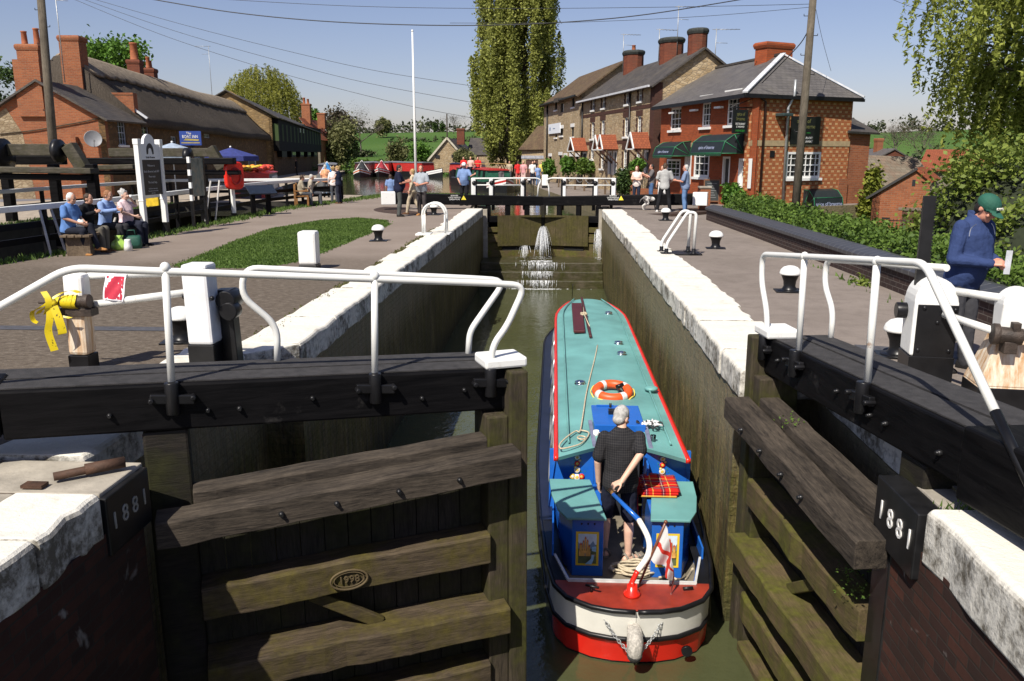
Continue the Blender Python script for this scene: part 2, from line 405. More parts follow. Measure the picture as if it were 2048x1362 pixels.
# ---------------------------------------------------------------- ground, water, hill
b = MB(); b.add([(-4000, -400, -4), (4000, -400, -4), (4000, 5000, -4), (-4000, 5000, -4)], [(0, 1, 2, 3)]); tag(b.build('ground', EARTH), kind='structure')
def slab(name, poly, z0, z1, m, side=None):
 b = MB(); n = len(poly)
 b.add([(x, y, z1) for x, y in poly] + [(x, y, z0) for x, y in poly], [tuple(range(n))] + [(i, n + i, n + (i + 1) % n, (i + 1) % n) for i in range(n)])
 b.mi[-n:] = [1] * n
 o = b.build(name, [m, side or LOCKWALL]); return tag(o, kind='structure')
RBANK = [(1.9, 34.3), (.94, 40), (-.8, 53), (-3.3, 77), (-7.5, 112)]
slab('pavement', [(-3.4, -3), (-3.4, 5.3), (-3.98, 5.3), (-3.98, 8.97), (-3.4, 8.97), (-3.4, 33), (-4.1, 44.2), (-6.5, 45.3), (-9.3, 44.6), (-10.1, 38.6), (-11, 33), (-10.75, 25), (-10.7, 19), (-11.2, 15), (-12.2, 8), (-12.6, -3)][::1], -3.6, 0, TARMAC)
slab('pavement', ([(2.6, -3), (5.75, -3), (5.75, 27.9), (7.6, 29.4), (8.6, 34), (13.9, 37.4), (18, 60), (14, 112)] + RBANK[::-1] + [(2.5, 33), (2.5, 8.3), (3.0, 8.3), (3.0, 5.3), (2.6, 5.3)]), -3.6, 0, TARMAC2)
slab('quay', [(-16.7, -3), (-16.7, 36.4), (-9.9, 39.6), (-10.3, 44.5), (-16.5, 46), (-19.5, 60), (-23.5, 84), (-30, 122), (-90, 122), (-90, -3)][::1], -3.6, -.004, GRAVEL, flat('shade_toned_quay_wall', (.03, .027, .022), .85, .4, 3, bump=.5))  # shade of the side turned from the sun is put into the wall colour
b = MB(); b.add([(-16.9, -3, -2.3), (-10.2, -3, -2.3), (-9.8, 40, -2.3), (-16.9, 40, -2.3)], [(0, 1, 2, 3)]); tag(b.build('dry_dock_floor', EARTH), kind='structure')
b = MB(); P = [atZ(*p)[:2] for p in ((0, 404), (60, 402), (170, 395), (300, 385), (300, 364), (120, 364), (0, 364))]; b.add([(x, y, 0.0) for x, y in P], [tuple(range(len(P)))]); tag(b.build('road', flat('blue_grey_tarmac', (.13, .13, .145), .85, .15, 2)), kind='structure')
b = MB(); b.add([(-3.6, -6, -2.85), (3.1, -6, -2.85), (3.1, 33.5, -2.85), (-3.6, 33.5, -2.85)], [(0, 1, 2, 3)]); tag(b.build('lock_water', LOCKWATER), kind='structure')
b = MB(); b.add([(-70, 33.6, -.35), (8, 33.6, -.35), (8, 116, -.35), (-70, 116, -.35)], [(0, 1, 2, 3)]); tag(b.build('canal_water', CANALWATER), kind='structure')
# soft ground behind the right hand wall, lower than the lockside
slab('garden_ground', [(5.74, -3), (60, -3), (60, 120), (14, 112.1), (18.1, 60), (14, 37.4), (8.7, 34), (7.7, 29.4), (5.74, 27.8)], -3.9, -1.25, TURF, EARTH)
def hill_z(x, y):
 s = min(1, max(0, (y - 112) / 230)); s = s * s * (3 - 2 * s)
 z = -.2 + 10.6 * s + max(0, (y - 342)) * .012
 z += .8 * math.sin(x * .021 + 1) * s + .5 * math.sin(y * .05 + x * .013) * s
 return z + max(0, (abs(x + 10) - 130)) * .03 * s
xs = np.linspace(-700, 900, 90); ys = np.concatenate([[112, 113.5, 118], np.linspace(126, 380, 40), np.linspace(420, 1500, 12)])
vs = [(x, y, hill_z(x, y) if j else -1.5) for j, y in enumerate(ys) for x in xs]; nx = len(xs)
b = MB(); b.add(vs, [(j * nx + i, j * nx + i + 1, (j + 1) * nx + i + 1, (j + 1) * nx + i) for j in range(len(ys) - 1) for i in range(nx - 1)], 0, True); tag(b.build('hill', FIELD), kind='structure')
# grass patch on the lockside
GP = [atZ(*p)[:2] for p in ((345, 532), (400, 512), (470, 483), (545, 457), (640, 441), (715, 436), (770, 441), (780, 449), (745, 465), (690, 487), (640, 508), (600, 522), (560, 530), (480, 536), (400, 536))]
b = MB(); b.add([(x, y, .004) for x, y in GP], [tuple(range(len(GP)))]); tag(b.build('lawn', TURF), kind='structure')
def inpoly(x, y, P):
 c = False; n = len(P)
 for i in range(n):
  (x1, y1), (x2, y2) = P[i], P[i - 1]
  if (y1 > y) != (y2 > y) and x < (x2 - x1) * (y - y1) / (y2 - y1) + x1: c = not c
 return c
GRASSM = leafmat('grass_blades', (.052, .098, .018), (.14, .215, .045), .8, .35)
def blades(name, pts, h, mat, zoff=0.0, w=.02):
 """grass: thin bent blades at the given ground points"""
 pts = np.asarray(pts, float); n = len(pts)
 a = rng.uniform(0, 6.283, n); hh = h * rng.uniform(.5, 1.3, n); ln = rng.normal(0, .35, (n, 2)) * hh[:, None]
 dx = np.stack([np.cos(a), np.sin(a)], 1) * w * rng.uniform(.6, 1.5, n)[:, None]
 v = np.zeros((n, 3, 3)); v[:, 0, :2] = pts[:, :2] - dx; v[:, 1, :2] = pts[:, :2] + dx; v[:, 2, :2] = pts[:, :2] + ln
 z = pts[:, 2] if pts.shape[1] > 2 else np.zeros(n)
 v[:, 0, 2] = z + zoff; v[:, 1, 2] = z + zoff; v[:, 2, 2] = z + hh
 return npmesh(name, v.reshape(-1, 3), np.arange(3 * n).reshape(-1, 3), mat)
def npmesh(name, v, f, mat, parent=None, smooth=False):
 me = bpy.data.meshes.new(name); f = np.asarray(f); k = f.shape[1]
 me.vertices.add(len(v)); me.vertices.foreach_set('co', np.asarray(v, np.float32).ravel())
 me.loops.add(f.size); me.loops.foreach_set('vertex_index', f.astype(np.int32).ravel())
 me.polygons.add(len(f)); me.polygons.foreach_set('loop_start', np.arange(0, f.size, k, dtype=np.int32)); me.polygons.foreach_set('loop_total', np.full(len(f), k, np.int32))
 me.materials.append(mat); me.update(calc_edges=True); me.validate()
 o = bpy.data.objects.new(name, me); COL.objects.link(o)
 if parent is not None: o.parent = parent
 return o
gx = [p[0] for p in GP]; gy = [p[1] for p in GP]; pts = []
while len(pts) < 40000:
 x, y = rng.uniform(min(gx) - .1, max(gx) + .1), rng.uniform(min(gy) - .1, max(gy) + .1)
 if inpoly(x + rng.normal(0, .05), y + rng.normal(0, .12), GP): pts.append((x, y))
tag(blades('lawn_grass', pts, .036, GRASSM), kind='stuff')
fr = []                                                   # long grass along the fence edge, the canal lip and the foot of the wall
for (p, q, n, wd) in (((-11.0, 15.2), (-10.55, 19), 500, .2), ((-10.55, 19), (-10.6, 25), 900, .25), ((-10.6, 25), (-10.75, 33), 1500, .35), ((-10.75, 33), (-9.9, 38.6), 900, .5), ((-9.9, 38.8), (-9.0, 44.3), 900, .5), ((-9.1, 44.3), (-6.5, 45), 2500, .35), ((-6.5, 45), (-4.2, 44), 1800, .35), ((-16.75, 16), (-16.75, 36), 3000, .4), ((4.98, 12), (4.98, 17), 40, .08), ((-12, 9), (-11.1, 15), 500, .2)):
 for i in range(n):
  t = rng.random(); fr.append((p[0] + (q[0] - p[0]) * t + rng.normal(0, wd * .6), p[1] + (q[1] - p[1]) * t + rng.normal(0, wd * .5)))
tag(blades('verge_grass', fr, .10, GRASSM, w=.022), kind='stuff')
mo = [(-3.47 + rng.normal(0, .05), rng.uniform(9.2, 24)) for _ in range(1500)]
tag(blades('joint_grass', mo, .03, leafmat('dry_grass', (.07, .08, .02), (.16, .15, .05), 1.2), w=.02), kind='stuff')
# ---------------------------------------------------------------- lock walls
def coping(mb, x0, x1, y0, y1, zt=.03, th=.30, rag=.07, inner=1):
 """a run of big stones; inner=+1: the clean arris is at x1, the ragged back at x0"""
 y = y0
 while y < y1 - .2:
  L = min(rng.uniform(.9, 1.7), y1 - y)
  if y1 - (y + L) < .5: L = y1 - y
  d = rng.uniform(-rag, rag); dz = rng.uniform(-.012, .012)
  a, c = (x0 + d, x1) if inner > 0 else (x0, x1 + d)
  n = 7; top = []
  for j in range(n):
   t = j / (n - 1); yy = y + .006 + (L - .012) * t
   w0 = rng.normal(0, .014); w1 = rng.normal(0, .008)
   if inner > 0: top.append((a + w0, c + w1, yy))
   else: top.append((a + w1, c + w0, yy))
  rings = []
  for (xa, xc, yy) in top:
   z = zt + dz + rng.normal(0, .004); bz = .035
   rings.append([(xa, yy, zt - th), (xc, yy, zt - th - rng.uniform(0, .02)), (xc, yy, z - bz), (xc - bz * .4, yy, z - bz * .35), (xc - bz, yy, z), (xa + bz, yy, z), (xa, yy, z - bz)])
  rings = [r[::-1] for r in rings] if True else rings
  mb.loft(rings, 0, False)
  y += L
lw = thing('lock_wall', 'dark brick left side wall of the lock with a whitewashed stone coping', 'wall', (0, 0, 0))
b = MB(); b.box(-3.39, -2.87, 8.95, 33.2, -4, -.27).box(-3.96, -3.3, 5.2, 8.94, -4, -.27); b.build('brickwork', LOCKWALL, lw)
b = MB(); coping(b, -3.5, -2.85, 8.96, 33.0); coping(b, -4.1, -3.3, 5.35, 8.8, rag=.04)
b.prism([(-4.0, 8.7, -.27), (-3.3, 8.45, -.27), (-2.86, 8.95, -.27), (-3.5, 9.05, -.27)], (0, 0, .29)); b.build('coping', COPING, lw, .015)
lt = thing('tail_wall', 'left end wall of the lock with a white coping and an iron plate dated 1881 in shade', 'wall', (0, 0, 0))
b = MB(); coping(b, -3.45, -2.83, -2.5, 4.70, inner=1); b.build('coping', COPING, lt, .015)
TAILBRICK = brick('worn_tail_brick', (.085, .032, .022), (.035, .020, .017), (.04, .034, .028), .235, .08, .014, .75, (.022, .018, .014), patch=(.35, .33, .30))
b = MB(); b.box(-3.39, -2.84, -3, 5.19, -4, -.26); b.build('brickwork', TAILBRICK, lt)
b = MB()
for (x0, x1, y0, y1) in ((-3.9, -3.46, 3.2, 4.3), (-4.4, -3.93, 3.2, 4.3), (-3.85, -3.4, 4.32, 4.72), (-4.5, -3.87, 4.32, 5.3), (-3.84, -2.86, 4.74, 5.3), (-5.3, -4.43, 3.0, 4.28), (-5.4, -4.53, 4.3, 5.3)): b.box(x0, x1, y0, y1, -.2, .01 + rng.uniform(-.008, .008))
b.build('stone_slab', SLAB, lt, .012)
b = MB(); b.box(-2.90, -2.815, 4.73, 5.28, -.42, -.02); pl = b.build('hollow_quoin_plate', IRON, lt, .01)
text('date_numerals', '1 8 8 1', .165, flat('grey_numerals', (.28, .27, .24), .7), lt, (-2.812, 5.0, -.21), (R_(90), 0, R_(90)), .003)  # numerals greyer than those on the right hand plate
b = MB(); b.tube([(-3.25, 4.90, .05), (-2.95, 5.12, .06)], .028, 10).tube([(-3.10, 5.01, .06), (-2.90, 5.15, .065)], .038, 10).box(-3.40, -3.26, 4.78, 4.86, .015, .035); b.build('anchor_bolt', RUST, lt)
rw = thing('lock_wall', 'sunlit mossy right side wall of the lock with a whitewashed stone coping', 'wall', (0, 0, 0))
b = MB(); b.box(1.87, 2.49, 8.2, 33.2, -4, -.27).box(2.62, 3.0, 5.2, 8.19, -4, -.27); b.build('brickwork', LOCKWALL, rw)
b = MB(); coping(b, 1.85, 2.65, 8.0, 33.0, inner=-1); coping(b, 2.62, 3.3, 5.3, 8.0, inner=-1, rag=.03); b.build('coping', COPING, rw, .015)
rt = thing('tail_wall', 'right end wall of worn red brick with a rough white coping and an iron plate dated 1881', 'wall', (0, 0, 0))
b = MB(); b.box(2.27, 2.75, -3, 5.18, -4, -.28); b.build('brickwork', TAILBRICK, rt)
b = MB(); coping(b, 2.25, 3.05, -2.5, 4.75, inner=-1, th=.36); b.build('coping', COPING, rt, .02)
b = MB(); b.box(2.225, 2.40, 4.78, 5.42, -.47, -.03); b.build('hollow_quoin_plate', IRON, rt, .01)
b = MB(); b.box(2.40, 3.3, 4.80, 5.35, -.28, -.02).box(3.1, 4.6, 3.2, 5.3, -.2, .012); b.build('stone_slab', SLAB, rt, .012)
text('date_numerals', '1 8 8 1', .19, flat('white_numerals', (.72, .70, .66), .7), rt, (2.222, 5.08, -.24), (R_(90), 0, R_(-90)), .003)
b = MB(); b.box(2.26, 2.40, 5.18, 5.45, -4, -.48); b.build('quoin_post', IRON, rt, .01)
tag(blades('wall_weeds', [(2.6 + rng.normal(0, .1), 4.78 + rng.normal(0, .05), 0.0) for _ in range(160)], .05, GRASSM, w=.008), kind='stuff')

# ---------------------------------------------------------------- lower gates
OLDWOOD = wood('weathered_oak', (.014, .011, .009), (.10, .08, .06), .85)
DARKWOOD = wood('wet_black_oak', (.008, .007, .006), (.030, .024, .018), .7, (.03, .03, .010), .3)
MOSSWOOD = wood('mossy_oak', (.045, .032, .016), (.14, .10, .05), .85, (.105, .105, .016), .42)
LOWWOOD = wood('damp_brown_oak', (.018, .013, .009), (.115, .085, .052), .8, (.105, .085, .018), .25)
PLANKW = wood('gate_planks', (.010, .009, .007), (.05, .042, .032), .75, (.04, .04, .015), .4, 'z')
WALKTOP = flat('gritty_walkway', (.028, .026, .026), .9, .4, 12, bump=.5)
def gate_rail_tubes(mb, s, front, back, posts):
 mb.tube(round_path(front, .11), .027, 10)
 if back: mb.tube(round_path(back, .12), .027, 10)
 for (x, z0, z1) in posts:
  mb.tube([(x, 0, z0), (x + .03, 0, z1 + .02)], .027, 10); mb.ball((x + .03, 0, z1 + .005), (.036, .036, .040))
def lower_gate(name, label, H, ang, s, mossy, xs_=-.55, th_=.46):
 """local x from heel to mitre; s*y < 0 is the downstream face"""
 g = thing(name, label, 'lock gate', (H[0], H[1], 0), ang, 'lower lock gates')
 def bx(mb, x0, x1, ya, yb, z0, z1, mi=0):
  ya *= s; yb *= s; return mb.box(x0, x1, min(ya, yb), max(ya, yb), z0, z1, mi)
 ww = MOSSWOOD if mossy else LOWWOOD
 b = MB()                                              # top beam: slopes a little down to the mitre
 def sl(x): return .50 - .043 * x
 for (x0, x1, ya, yb, t, d) in ((xs_, 2.72, 0, .30, 0, .35), (-4.6, xs_ - .01, -.02, .42, .03, th_)):
  P = []
  for x in (x0, x1):
   for y in (ya * s, yb * s):
    P += [(x, y, sl(x) + t - d), (x, y, sl(x) + t)]
  b.add(P, [(0, 1, 3, 2), (4, 6, 7, 5), (0, 4, 5, 1), (2, 3, 7, 6), (1, 5, 7, 3), (0, 2, 6, 4)])
 b.build('balance_beam', BLACKWOOD, g, .018)
 b = MB()
 for (ya, yb) in ((.03, .27), (.305, .60)):
  P = []
  for x in (-1.6, 2.60):
   for y in (ya * s, yb * s): P += [(x, y, sl(x) - .05 if ya > .1 else sl(x) + .002), (x, y, sl(x) + .012)]
  b.add(P, [(0, 1, 3, 2), (4, 6, 7, 5), (0, 4, 5, 1), (2, 3, 7, 6), (1, 5, 7, 3), (0, 2, 6, 4)])
 b.build('walkway', WALKTOP, g)
 b = MB(); bx(b, 2.42, 2.78, -.06, .26, sl(2.6) + .015, sl(2.6) + .10); b.build('end_cap', WHITE, g, .02)
 b = MB(); bx(b, -.16, .15, .03, .34, -3.6, .14); b.build('heel_post', DARKWOOD, g, .02)
 b = MB(); bx(b, 2.42, 2.60, -.10, .28, -3.6, sl(2.6) - .37); bx(b, 2.60, 2.76, -.13, .30, -3.6, sl(2.6) + .0); b.build('mitre_post', wood('mitre_oak' + name[-1] + str(s), (.022, .017, .012), (.085, .066, .044), .8, (.06, .06, .012), .4, 'z'), g, .015)
 b = MB()
 for i in range(12):
  x0 = .15 + i * (2.27 / 12); bx(b, x0 + .004, x0 + 2.27 / 12 - .004, .10, .16 + rng.uniform(0, .015), -3.6, -.34)
 b.build('planking', PLANKW, g)
 def rail(zh, zm, h, ya, yb, x0, x1, m, nm='rail'):
  b = MB(); N = 14; rings = []
  for i in range(N + 1):
   t = i / N; x = x0 + (x1 - x0) * t; z = zh + (zm - zh) * t + rng.normal(0, .004); e = rng.normal(0, .006)
   rings.append([(x, s * (ya + e), z - h), (x, s * yb, z - h), (x, s * yb, z), (x, s * (ya + .012 + e), z + rng.normal(0, .003)), (x, s * (ya + e), z - .02)])
  b.loft(rings, 0, False); return b.build(nm, m, g, .008)
 rail(-.30, -.16, .14, -.09, .095, .15, 2.42, OLDWOOD)
 rail(-.40, -.21, .21, -.36, -.125, -.10, 2.62, OLDWOOD, 'fender_rail')
 rail(-1.06, -.98, .26, -.16, .095, .15, 2.42, ww)
 rail(-1.66, -1.62, .24, -.27, .095, .15, 2.56, ww)
 rail(-2.24, -2.2, .26, -.16, .095, .15, 2.42, ww)
 rail(-2.8, -2.75, .26, -.16, .095, .15, 2.42, ww)
 b = MB(); b.bar((.95, -.06 * s, -1.3), (1.5, -.06 * s, -1.66), .06, .1); b.build('brace', ww, g, .01)
 b = MB()
 for x in (.75, 1.15, 1.62, 2.1): b.ball((x, -.365 * s, -.5 + .06 * x), (.022, .03, .022)); b.tube([(x, -.35 * s, -.5 + .06 * x), (x, -.40 * s, -.5 + .06 * x)], .014, 6)
 for x in (-.35, .3, .52, 1.05, 1.9, 2.25): b.ball((x, -.01 * s, sl(x) - .16 - .05 * (int(x * 10) % 2)), (.02, .025, .02)); b.tube([(x, 0, sl(x) - .16 - .05 * (int(x * 10) % 2)), (x, -.04 * s, sl(x) - .16 - .05 * (int(x * 10) % 2))], .012, 6)
 b.build('bolt', IRON, g)
 b = MB(); hr = .86
 if s > 0:
  gate_rail_tubes(b, s, [(-4.2, 0, .4), (-2.2, 0, .42), (-.50, 0, 1.36), (2.5, 0, 1.10), (2.78, 0, 1.07), (2.62, 0, .74), (2.50, 0, .6), (2.47, 0, .30)],
      [(.84, .55, .46), (.86, .55, .76), (.60, .55, 1.02), (.64, .55, 1.24), (2.55, .55, 1.06), (2.80, .55, 1.03), (2.56, .55, .72), (2.47, .55, .6), (2.45, .55, .36)], [(.07, .44, 1.33), (1.53, .36, 1.20)])
  px = (.07, 1.53, 2.47)
 else:
  gate_rail_tubes(b, s, [(2.58, 0, .30), (2.62, 0, .62), (2.82, 0, .9), (2.84, 0, 1.16), (.05, 0, 1.43), (-.79, 0, .71)],
      [(2.47, -.58, .36), (2.47, -.58, .66), (2.70, -.58, .88), (2.70, -.58, 1.12), (.75, -.58, 1.30)], [(1.84, .40, 1.25), (.62, .46, 1.36)])
  px = (2.58, 1.84, .62)
 b.build('handrail', TUBE, g)
 if s < 0:
  b = MB(); b.tube([(-.79, 0, .71), (-1.2, 0, .36)], .030, 10); b.build('handrail_foot', BLACK, g)
 for x in px:
  b = MB(); b.tube([(x, -.03 * s, sl(x) + .02), (x, -.03 * s, sl(x) - .22)], .05, 10)
  b.bar((x - .15, -.03 * s, sl(x) - .09), (x + .15, -.03 * s, sl(x) - .12), .05, .07)
  for e in (-.14, .14): b.tube([(x + e, 0, sl(x) - .1), (x + e, -.09 * s, sl(x) - .1)], .022, 6)
  b.build('rail_bracket', BLACK, g, .008)
 return g
lg = lower_gate('lock_gate', 'closed left lower gate of black timber with weathered rails and a round 1998 stamp', (-2.8, 5.55), R_(22.5), 1, False, -1.02, .36)
a2 = math.atan2(7.95 - 5.3, 1.98 - 2.30)
lower_gate('lock_gate', 'open right lower gate swung back along the wall with mossy green rails', (2.36, 5.3), a2, -1, True)
b = MB(); ring = [(1.24 + .145 * math.cos(a), -.175, -1.17 + .082 * math.sin(a)) for a in np.linspace(0, 2 * math.pi, 28)[:-1]]
b.tube(ring, .009, 6, closed=True); ring = [(1.24 + .118 * math.cos(a), -.172, -1.17 + .062 * math.sin(a)) for a in np.linspace(0, 2 * math.pi, 28)[:-1]]; b.tube(ring, .005, 6, closed=True)
STAMP = flat('stamp_wood', (.085, .060, .026), .8)
b.build('date_stamp', STAMP, lg); text('date_numerals', '1998', .085, STAMP, lg, (1.24, -.172, -1.17), (R_(90), 0, 0), .006)
# ---------------------------------------------------------------- upper gates
def upper_gate(label, H, ang, s):
 g = thing('lock_gate', label, 'lock gate', (H[0], H[1], 0), ang, 'upper lock gates')
 def bx(mb, x0, x1, ya, yb, z0, z1, mi=0):
  ya *= s; yb *= s; return mb.box(x0, x1, min(ya, yb), max(ya, yb), z0, z1, mi)
 b = MB(); P = []
 for x in (-3.45, 2.62):
  zt = .44 - .035 * (x - 2.6)
  for y in (-.02 * s, .32 * s): P += [(x, y, zt - .36 - (.08 if x < 0 else 0)), (x, y, zt)]
 F = [(0, 1, 3, 2), (4, 6, 7, 5), (0, 4, 5, 1), (2, 3, 7, 6), (1, 5, 7, 3), (0, 2, 6, 4)]
 b.add(P, F); b.build('balance_beam', BLACKWOOD, g, .02)
 b = MB(); bx(b, -4.0, -3.45, -.06, .37, .20, .70); b.build('beam_end', WHITE, g, .02)
 b = MB(); bx(b, -.16, .12, -.1, .3, -3.2, .1); b.build('heel_post', BLACKWOOD, g, .02)
 b = MB(); bx(b, 2.44, 2.62, -.06, .3, -2.6, .1); b.build('mitre_post', DARKWOOD, g, .02)
 for x in (.25, 1.05, 1.85): b = MB(); bx(b, x - .09, x + .09, .0, .25, -.4, .12); b.build('upright', BLACKWOOD, g, .01)
 for (z0, z1) in ((-.55, -.3), (-.95, -.75), (-1.35, -1.12), (-2.0, -1.7)):
  b = MB(); bx(b, .12, 2.44, -.04, .2, z0, z1); b.build('rail', BLACKWOOD if z0 > -.6 else MOSSWOOD, g, .01)
 b = MB()
 for i in range(8): bx(b, .6 + i * .225, .6 + i * .225 + .22, -.12, -.05 + rng.uniform(0, .006), -1.5, -.28)
 b.build('planking', wood('upper_planks%d' % (s + 1), (.035, .027, .012), (.11, .085, .04), .7, (.075, .065, .015), .6, 'z'), g)
 b = MB(); bx(b, .12, 2.44, .02, .1, -2.6, -1.0); b.build('back_board', MOSSWOOD, g)
 b = MB(); bx(b, .8, 1.6, -.02, .12, -1.95, -1.55); b.build('paddle_opening', flat('dark_void', (.006, .006, .005), .9), g)
 b = MB(); Z0 = .55
 b.tube(round_path([(-.35, .4 * s, 1.18), (2.3, .4 * s, 1.18), (2.5, .4 * s, 1.1), (2.38, .4 * s, .85), (2.35, .4 * s, .4)], .1), .03, 8)
 b.tube([(-.35, .4 * s, .92), (1.75, .4 * s, .90)], .026, 8); b.build('handrail', TUBE, g)
 for (x, w) in ((-.30, .17), (.42, .15), (1.72, .13)):
  b = MB(); b.bar((x, .42 * s, .30), (x, .42 * s, 1.20), w, w, up=(1, 0, 0)); b.mi = [0] * 6
  p = b.build('paddle_post', WHITE, g, .03)
  c = MB(); c.bar((x + .1, .50 * s, -.1), (x + .1, .50 * s, 1.12), .12, .12, up=(1, 0, 0)).ball((x + .02, .36 * s, 1.0), (.1, .09, .1)).box(x - w / 2 - .004, x + w / 2 + .004, min(.42 * s - w / 2 - .004, .42 * s + w / 2 + .004), max(.42 * s - w / 2 - .004, .42 * s + w / 2 + .004), .3, .47)
  c.build('paddle_rack', BLACK, g, .01)
 zb = .52
 if s > 0:
  xs_ = -1.08; rz = 0
 else: xs_ = -1.0; rz = R_(180)
 b = MB(); m = WHITE; y = -.026 * s
 b.add([(xs_ + .22, y, .36), (xs_ + .42, y, .36), (xs_ + .32, y, .53)], [(0, 1, 2)]); b.build('warning_triangle', flat('warning_yellow', (.75, .62, .05), .5), g)
 tx = 'BEWARE\nGATE PADDLE\nOPERATION'
 text('warning_notice', tx, .075, WHITE, g, (xs_ - .05 if s > 0 else xs_ + .0 + .64, y - .002 * s, .45), (R_(90), 0, rz), .002)
 return g
ug = upper_gate('closed left upper gate with a long black beam and a white beam end', (-2.9, 33.35), R_(14), 1)
upper_gate('closed right upper gate with a black beam beside the lockside group of people', (1.95, 33.35), R_(180 - 14), -1)
# cill under the upper gates: stone steps with water running over them
ci = thing('lock_cill', 'stepped wet stone cill below the upper gates with water running over it', 'lock cill', (0, 0, 0))
CILL = wood('wet_cill_stone', (.035, .03, .02), (.12, .10, .065), .35, (.05, .05, .015), .6)
b = MB()
for (y0, z1) in ((31.0, -2.55), (31.3, -2.25), (31.65, -1.95)): b.box(-2.86, 1.86, y0, 34.4, -4, z1)
b.build('step', CILL, ci, .03)
for xa, xb in ((-3.39, -2.7), (1.75, 2.5)): b = MB(); b.box(xa, xb, 33.21, 34.6, -4, -.01); b.build('side_block', SLAB, ci, .02)
def m_foam():
 t = NT('falling_water'); n = t.noise(9, 4, .6, t.mapped((5, 5, 1)))
 t.base((.78, .80, .82)); t.set(.25)
 tr = t.n('BsdfTransparent'); mx = t.n('MixShader'); t.l(t.ramp(n, [(.42, 0.0), (.6, .9)]), mx.inputs[0]); t.l(tr.outputs[0], mx.inputs[1]); t.l(t.b.outputs[0], mx.inputs[2]); t.l(mx.outputs[0], t.out.inputs[0]); return t.m
FOAM = m_foam()
def jet(label, x, y, z0, z1, w0, w1, n, throw):
 b = MB()
 for i in range(n):
  u = rng.normal(0, 1); xx = x + u * w0; th = throw * rng.uniform(.5, 1.2); dr = (z0 - z1) * rng.uniform(.55, 1.0)
  x2 = x + u * w1 + rng.normal(0, .02)
  st = rng.uniform(0, .3)
  pt = [(xx + (x2 - xx) * t, y - th * t, z0 - dr * t * t) for t in np.linspace(st, 1, 7)]
  r = rng.uniform(.003, .010); b.tube(pt, [r * .5, r, r, r * 1.1, r, r * .9, r * .4], 5)
 for i in range(n):
  a = rng.uniform(0, 6.28); rr = abs(rng.normal(0, w1 * 1.4 + .05)); b.ball((x + rr * math.cos(a), y - throw + .3 * rr * math.sin(a), z1 + rng.uniform(0, .12)), rng.uniform(.005, .014), 0, 6, 4)
 return tag(b.build('water_jet', FOAM), label, 'water jet', 'leaks at the upper gates')
jet('tallest white leak spurting where the two upper gates meet', -.47, 33.9, -.72, -1.93, .03, .15, 90, 1.3)
jet('small white leak low on the closed left upper gate', -1.2, 33.3, -1.45, -1.93, .06, .09, 22, .7)
jet('thin white leak running down beside the right lock wall', 1.72, 32.9, -.75, -1.93, .05, .08, 45, .4)
b = MB()
for i in range(270):
 x = rng.normal(-.52, .30) + .12 * math.sin(i); zz = rng.choice([-1.95, -2.25, -2.55], p=[.4, .3, .3]); y = {-1.95: 31.63, -2.25: 31.28, -2.55: 30.98}[float(zz)]
 d = min(rng.uniform(.10, .34), zz + 2.86); r = rng.uniform(.003, .011)
 b.tube([(x, y + .1, zz + .012), (x, y - .005, zz + .008), (x + rng.normal(0, .01), y - .03, zz - d * .5), (x + rng.normal(0, .02), y - .04, zz - d)], [r, r, r * .9, r * .4], 5)
for i in range(150): b.ball((rng.normal(-.55, .5), 30.9 + rng.normal(0, .07), -2.845), (rng.uniform(.01, .07), rng.uniform(.01, .03), .008), 0, 6, 4)
for i in range(60): b.ball((rng.normal(-.55, .25), 32.1 + rng.normal(0, .1), -1.94), (rng.uniform(.02, .09), rng.uniform(.02, .05), .012), 0, 6, 4)
tag(b.build('water_curtain', FOAM), 'broad white curtain of water spilling down the cill steps', 'water curtain')
# ---------------------------------------------------------------- the narrowboat in the lock
TEAL = flat('teal_deck_paint', (.13, .315, .30), .5, .20, 1.6, bump=.08)
BLUE = flat('blue_coach_paint', (.014, .115, .46), .22, .1, 3)
NAVY = flat('navy_hull_paint', (.010, .014, .035), .3, .3, 3)
RED = flat('bright_red_paint', (.66, .022, .012), .25, .1, 3)
REDOX = flat('red_oxide_deck', (.24, .028, .014), .35, .3, 5)
CREAM = flat('cream_paint', (.82, .80, .72), .35, .08, 3)
TANDECK = flat('sandy_deck', (.17, .145, .105), .85, .25, 4, bump=.3)
ROPE = flat('natural_rope', (.52, .44, .31), .9, .25, 30, bump=.6)
GLASS = NT('window_glass'); GLASS.base((.015, .018, .02)); GLASS.set(.06, spec=.8); GLASS = GLASS.m
BX, BY, BZ = .83, 7.22, -2.85
boat = thing('narrowboat', 'blue and teal narrowboat with red edging, cream and red stern, inside the lock', 'boat', (BX, BY, BZ))
HWT = ((0, .02, .08, .24, .46, 1.0, 1.5, 2.2, 4, 11.6), (.0, .22, .42, .66, .78, .87, .905, .965, 1.03, 1.03))
def hw(y, wmax=1.03):
 """half breadth of the hull plan at y from the stern"""
 if y > 11.6:
  t = (y - 11.6) / 3.6; return wmax * max(0.0, 1 - t ** 1.9)
 return float(np.interp(y, *HWT))
yy = list(np.concatenate([[0.0, .008, .02, .045, .08, .15, .24, .34, .46, .62, .8, 1.0, 1.25, 1.5], np.linspace(2, 11.6, 12), [12.2, 12.8, 13.4, 14.0, 14.5, 14.9, 15.18]]))
def outline(z, off=0.0, wscale=1.0, ys=yy):
 dy = .24 * (.66 - z); sh = lambda y: y + dy * max(0, 1 - y / 2.0)
 L = [(-max(0, hw(y) * wscale + off), sh(y), z) for y in ys]; Rr = [(max(0, hw(y) * wscale + off), sh(y), z) for y in ys][::-1]
 return L + Rr
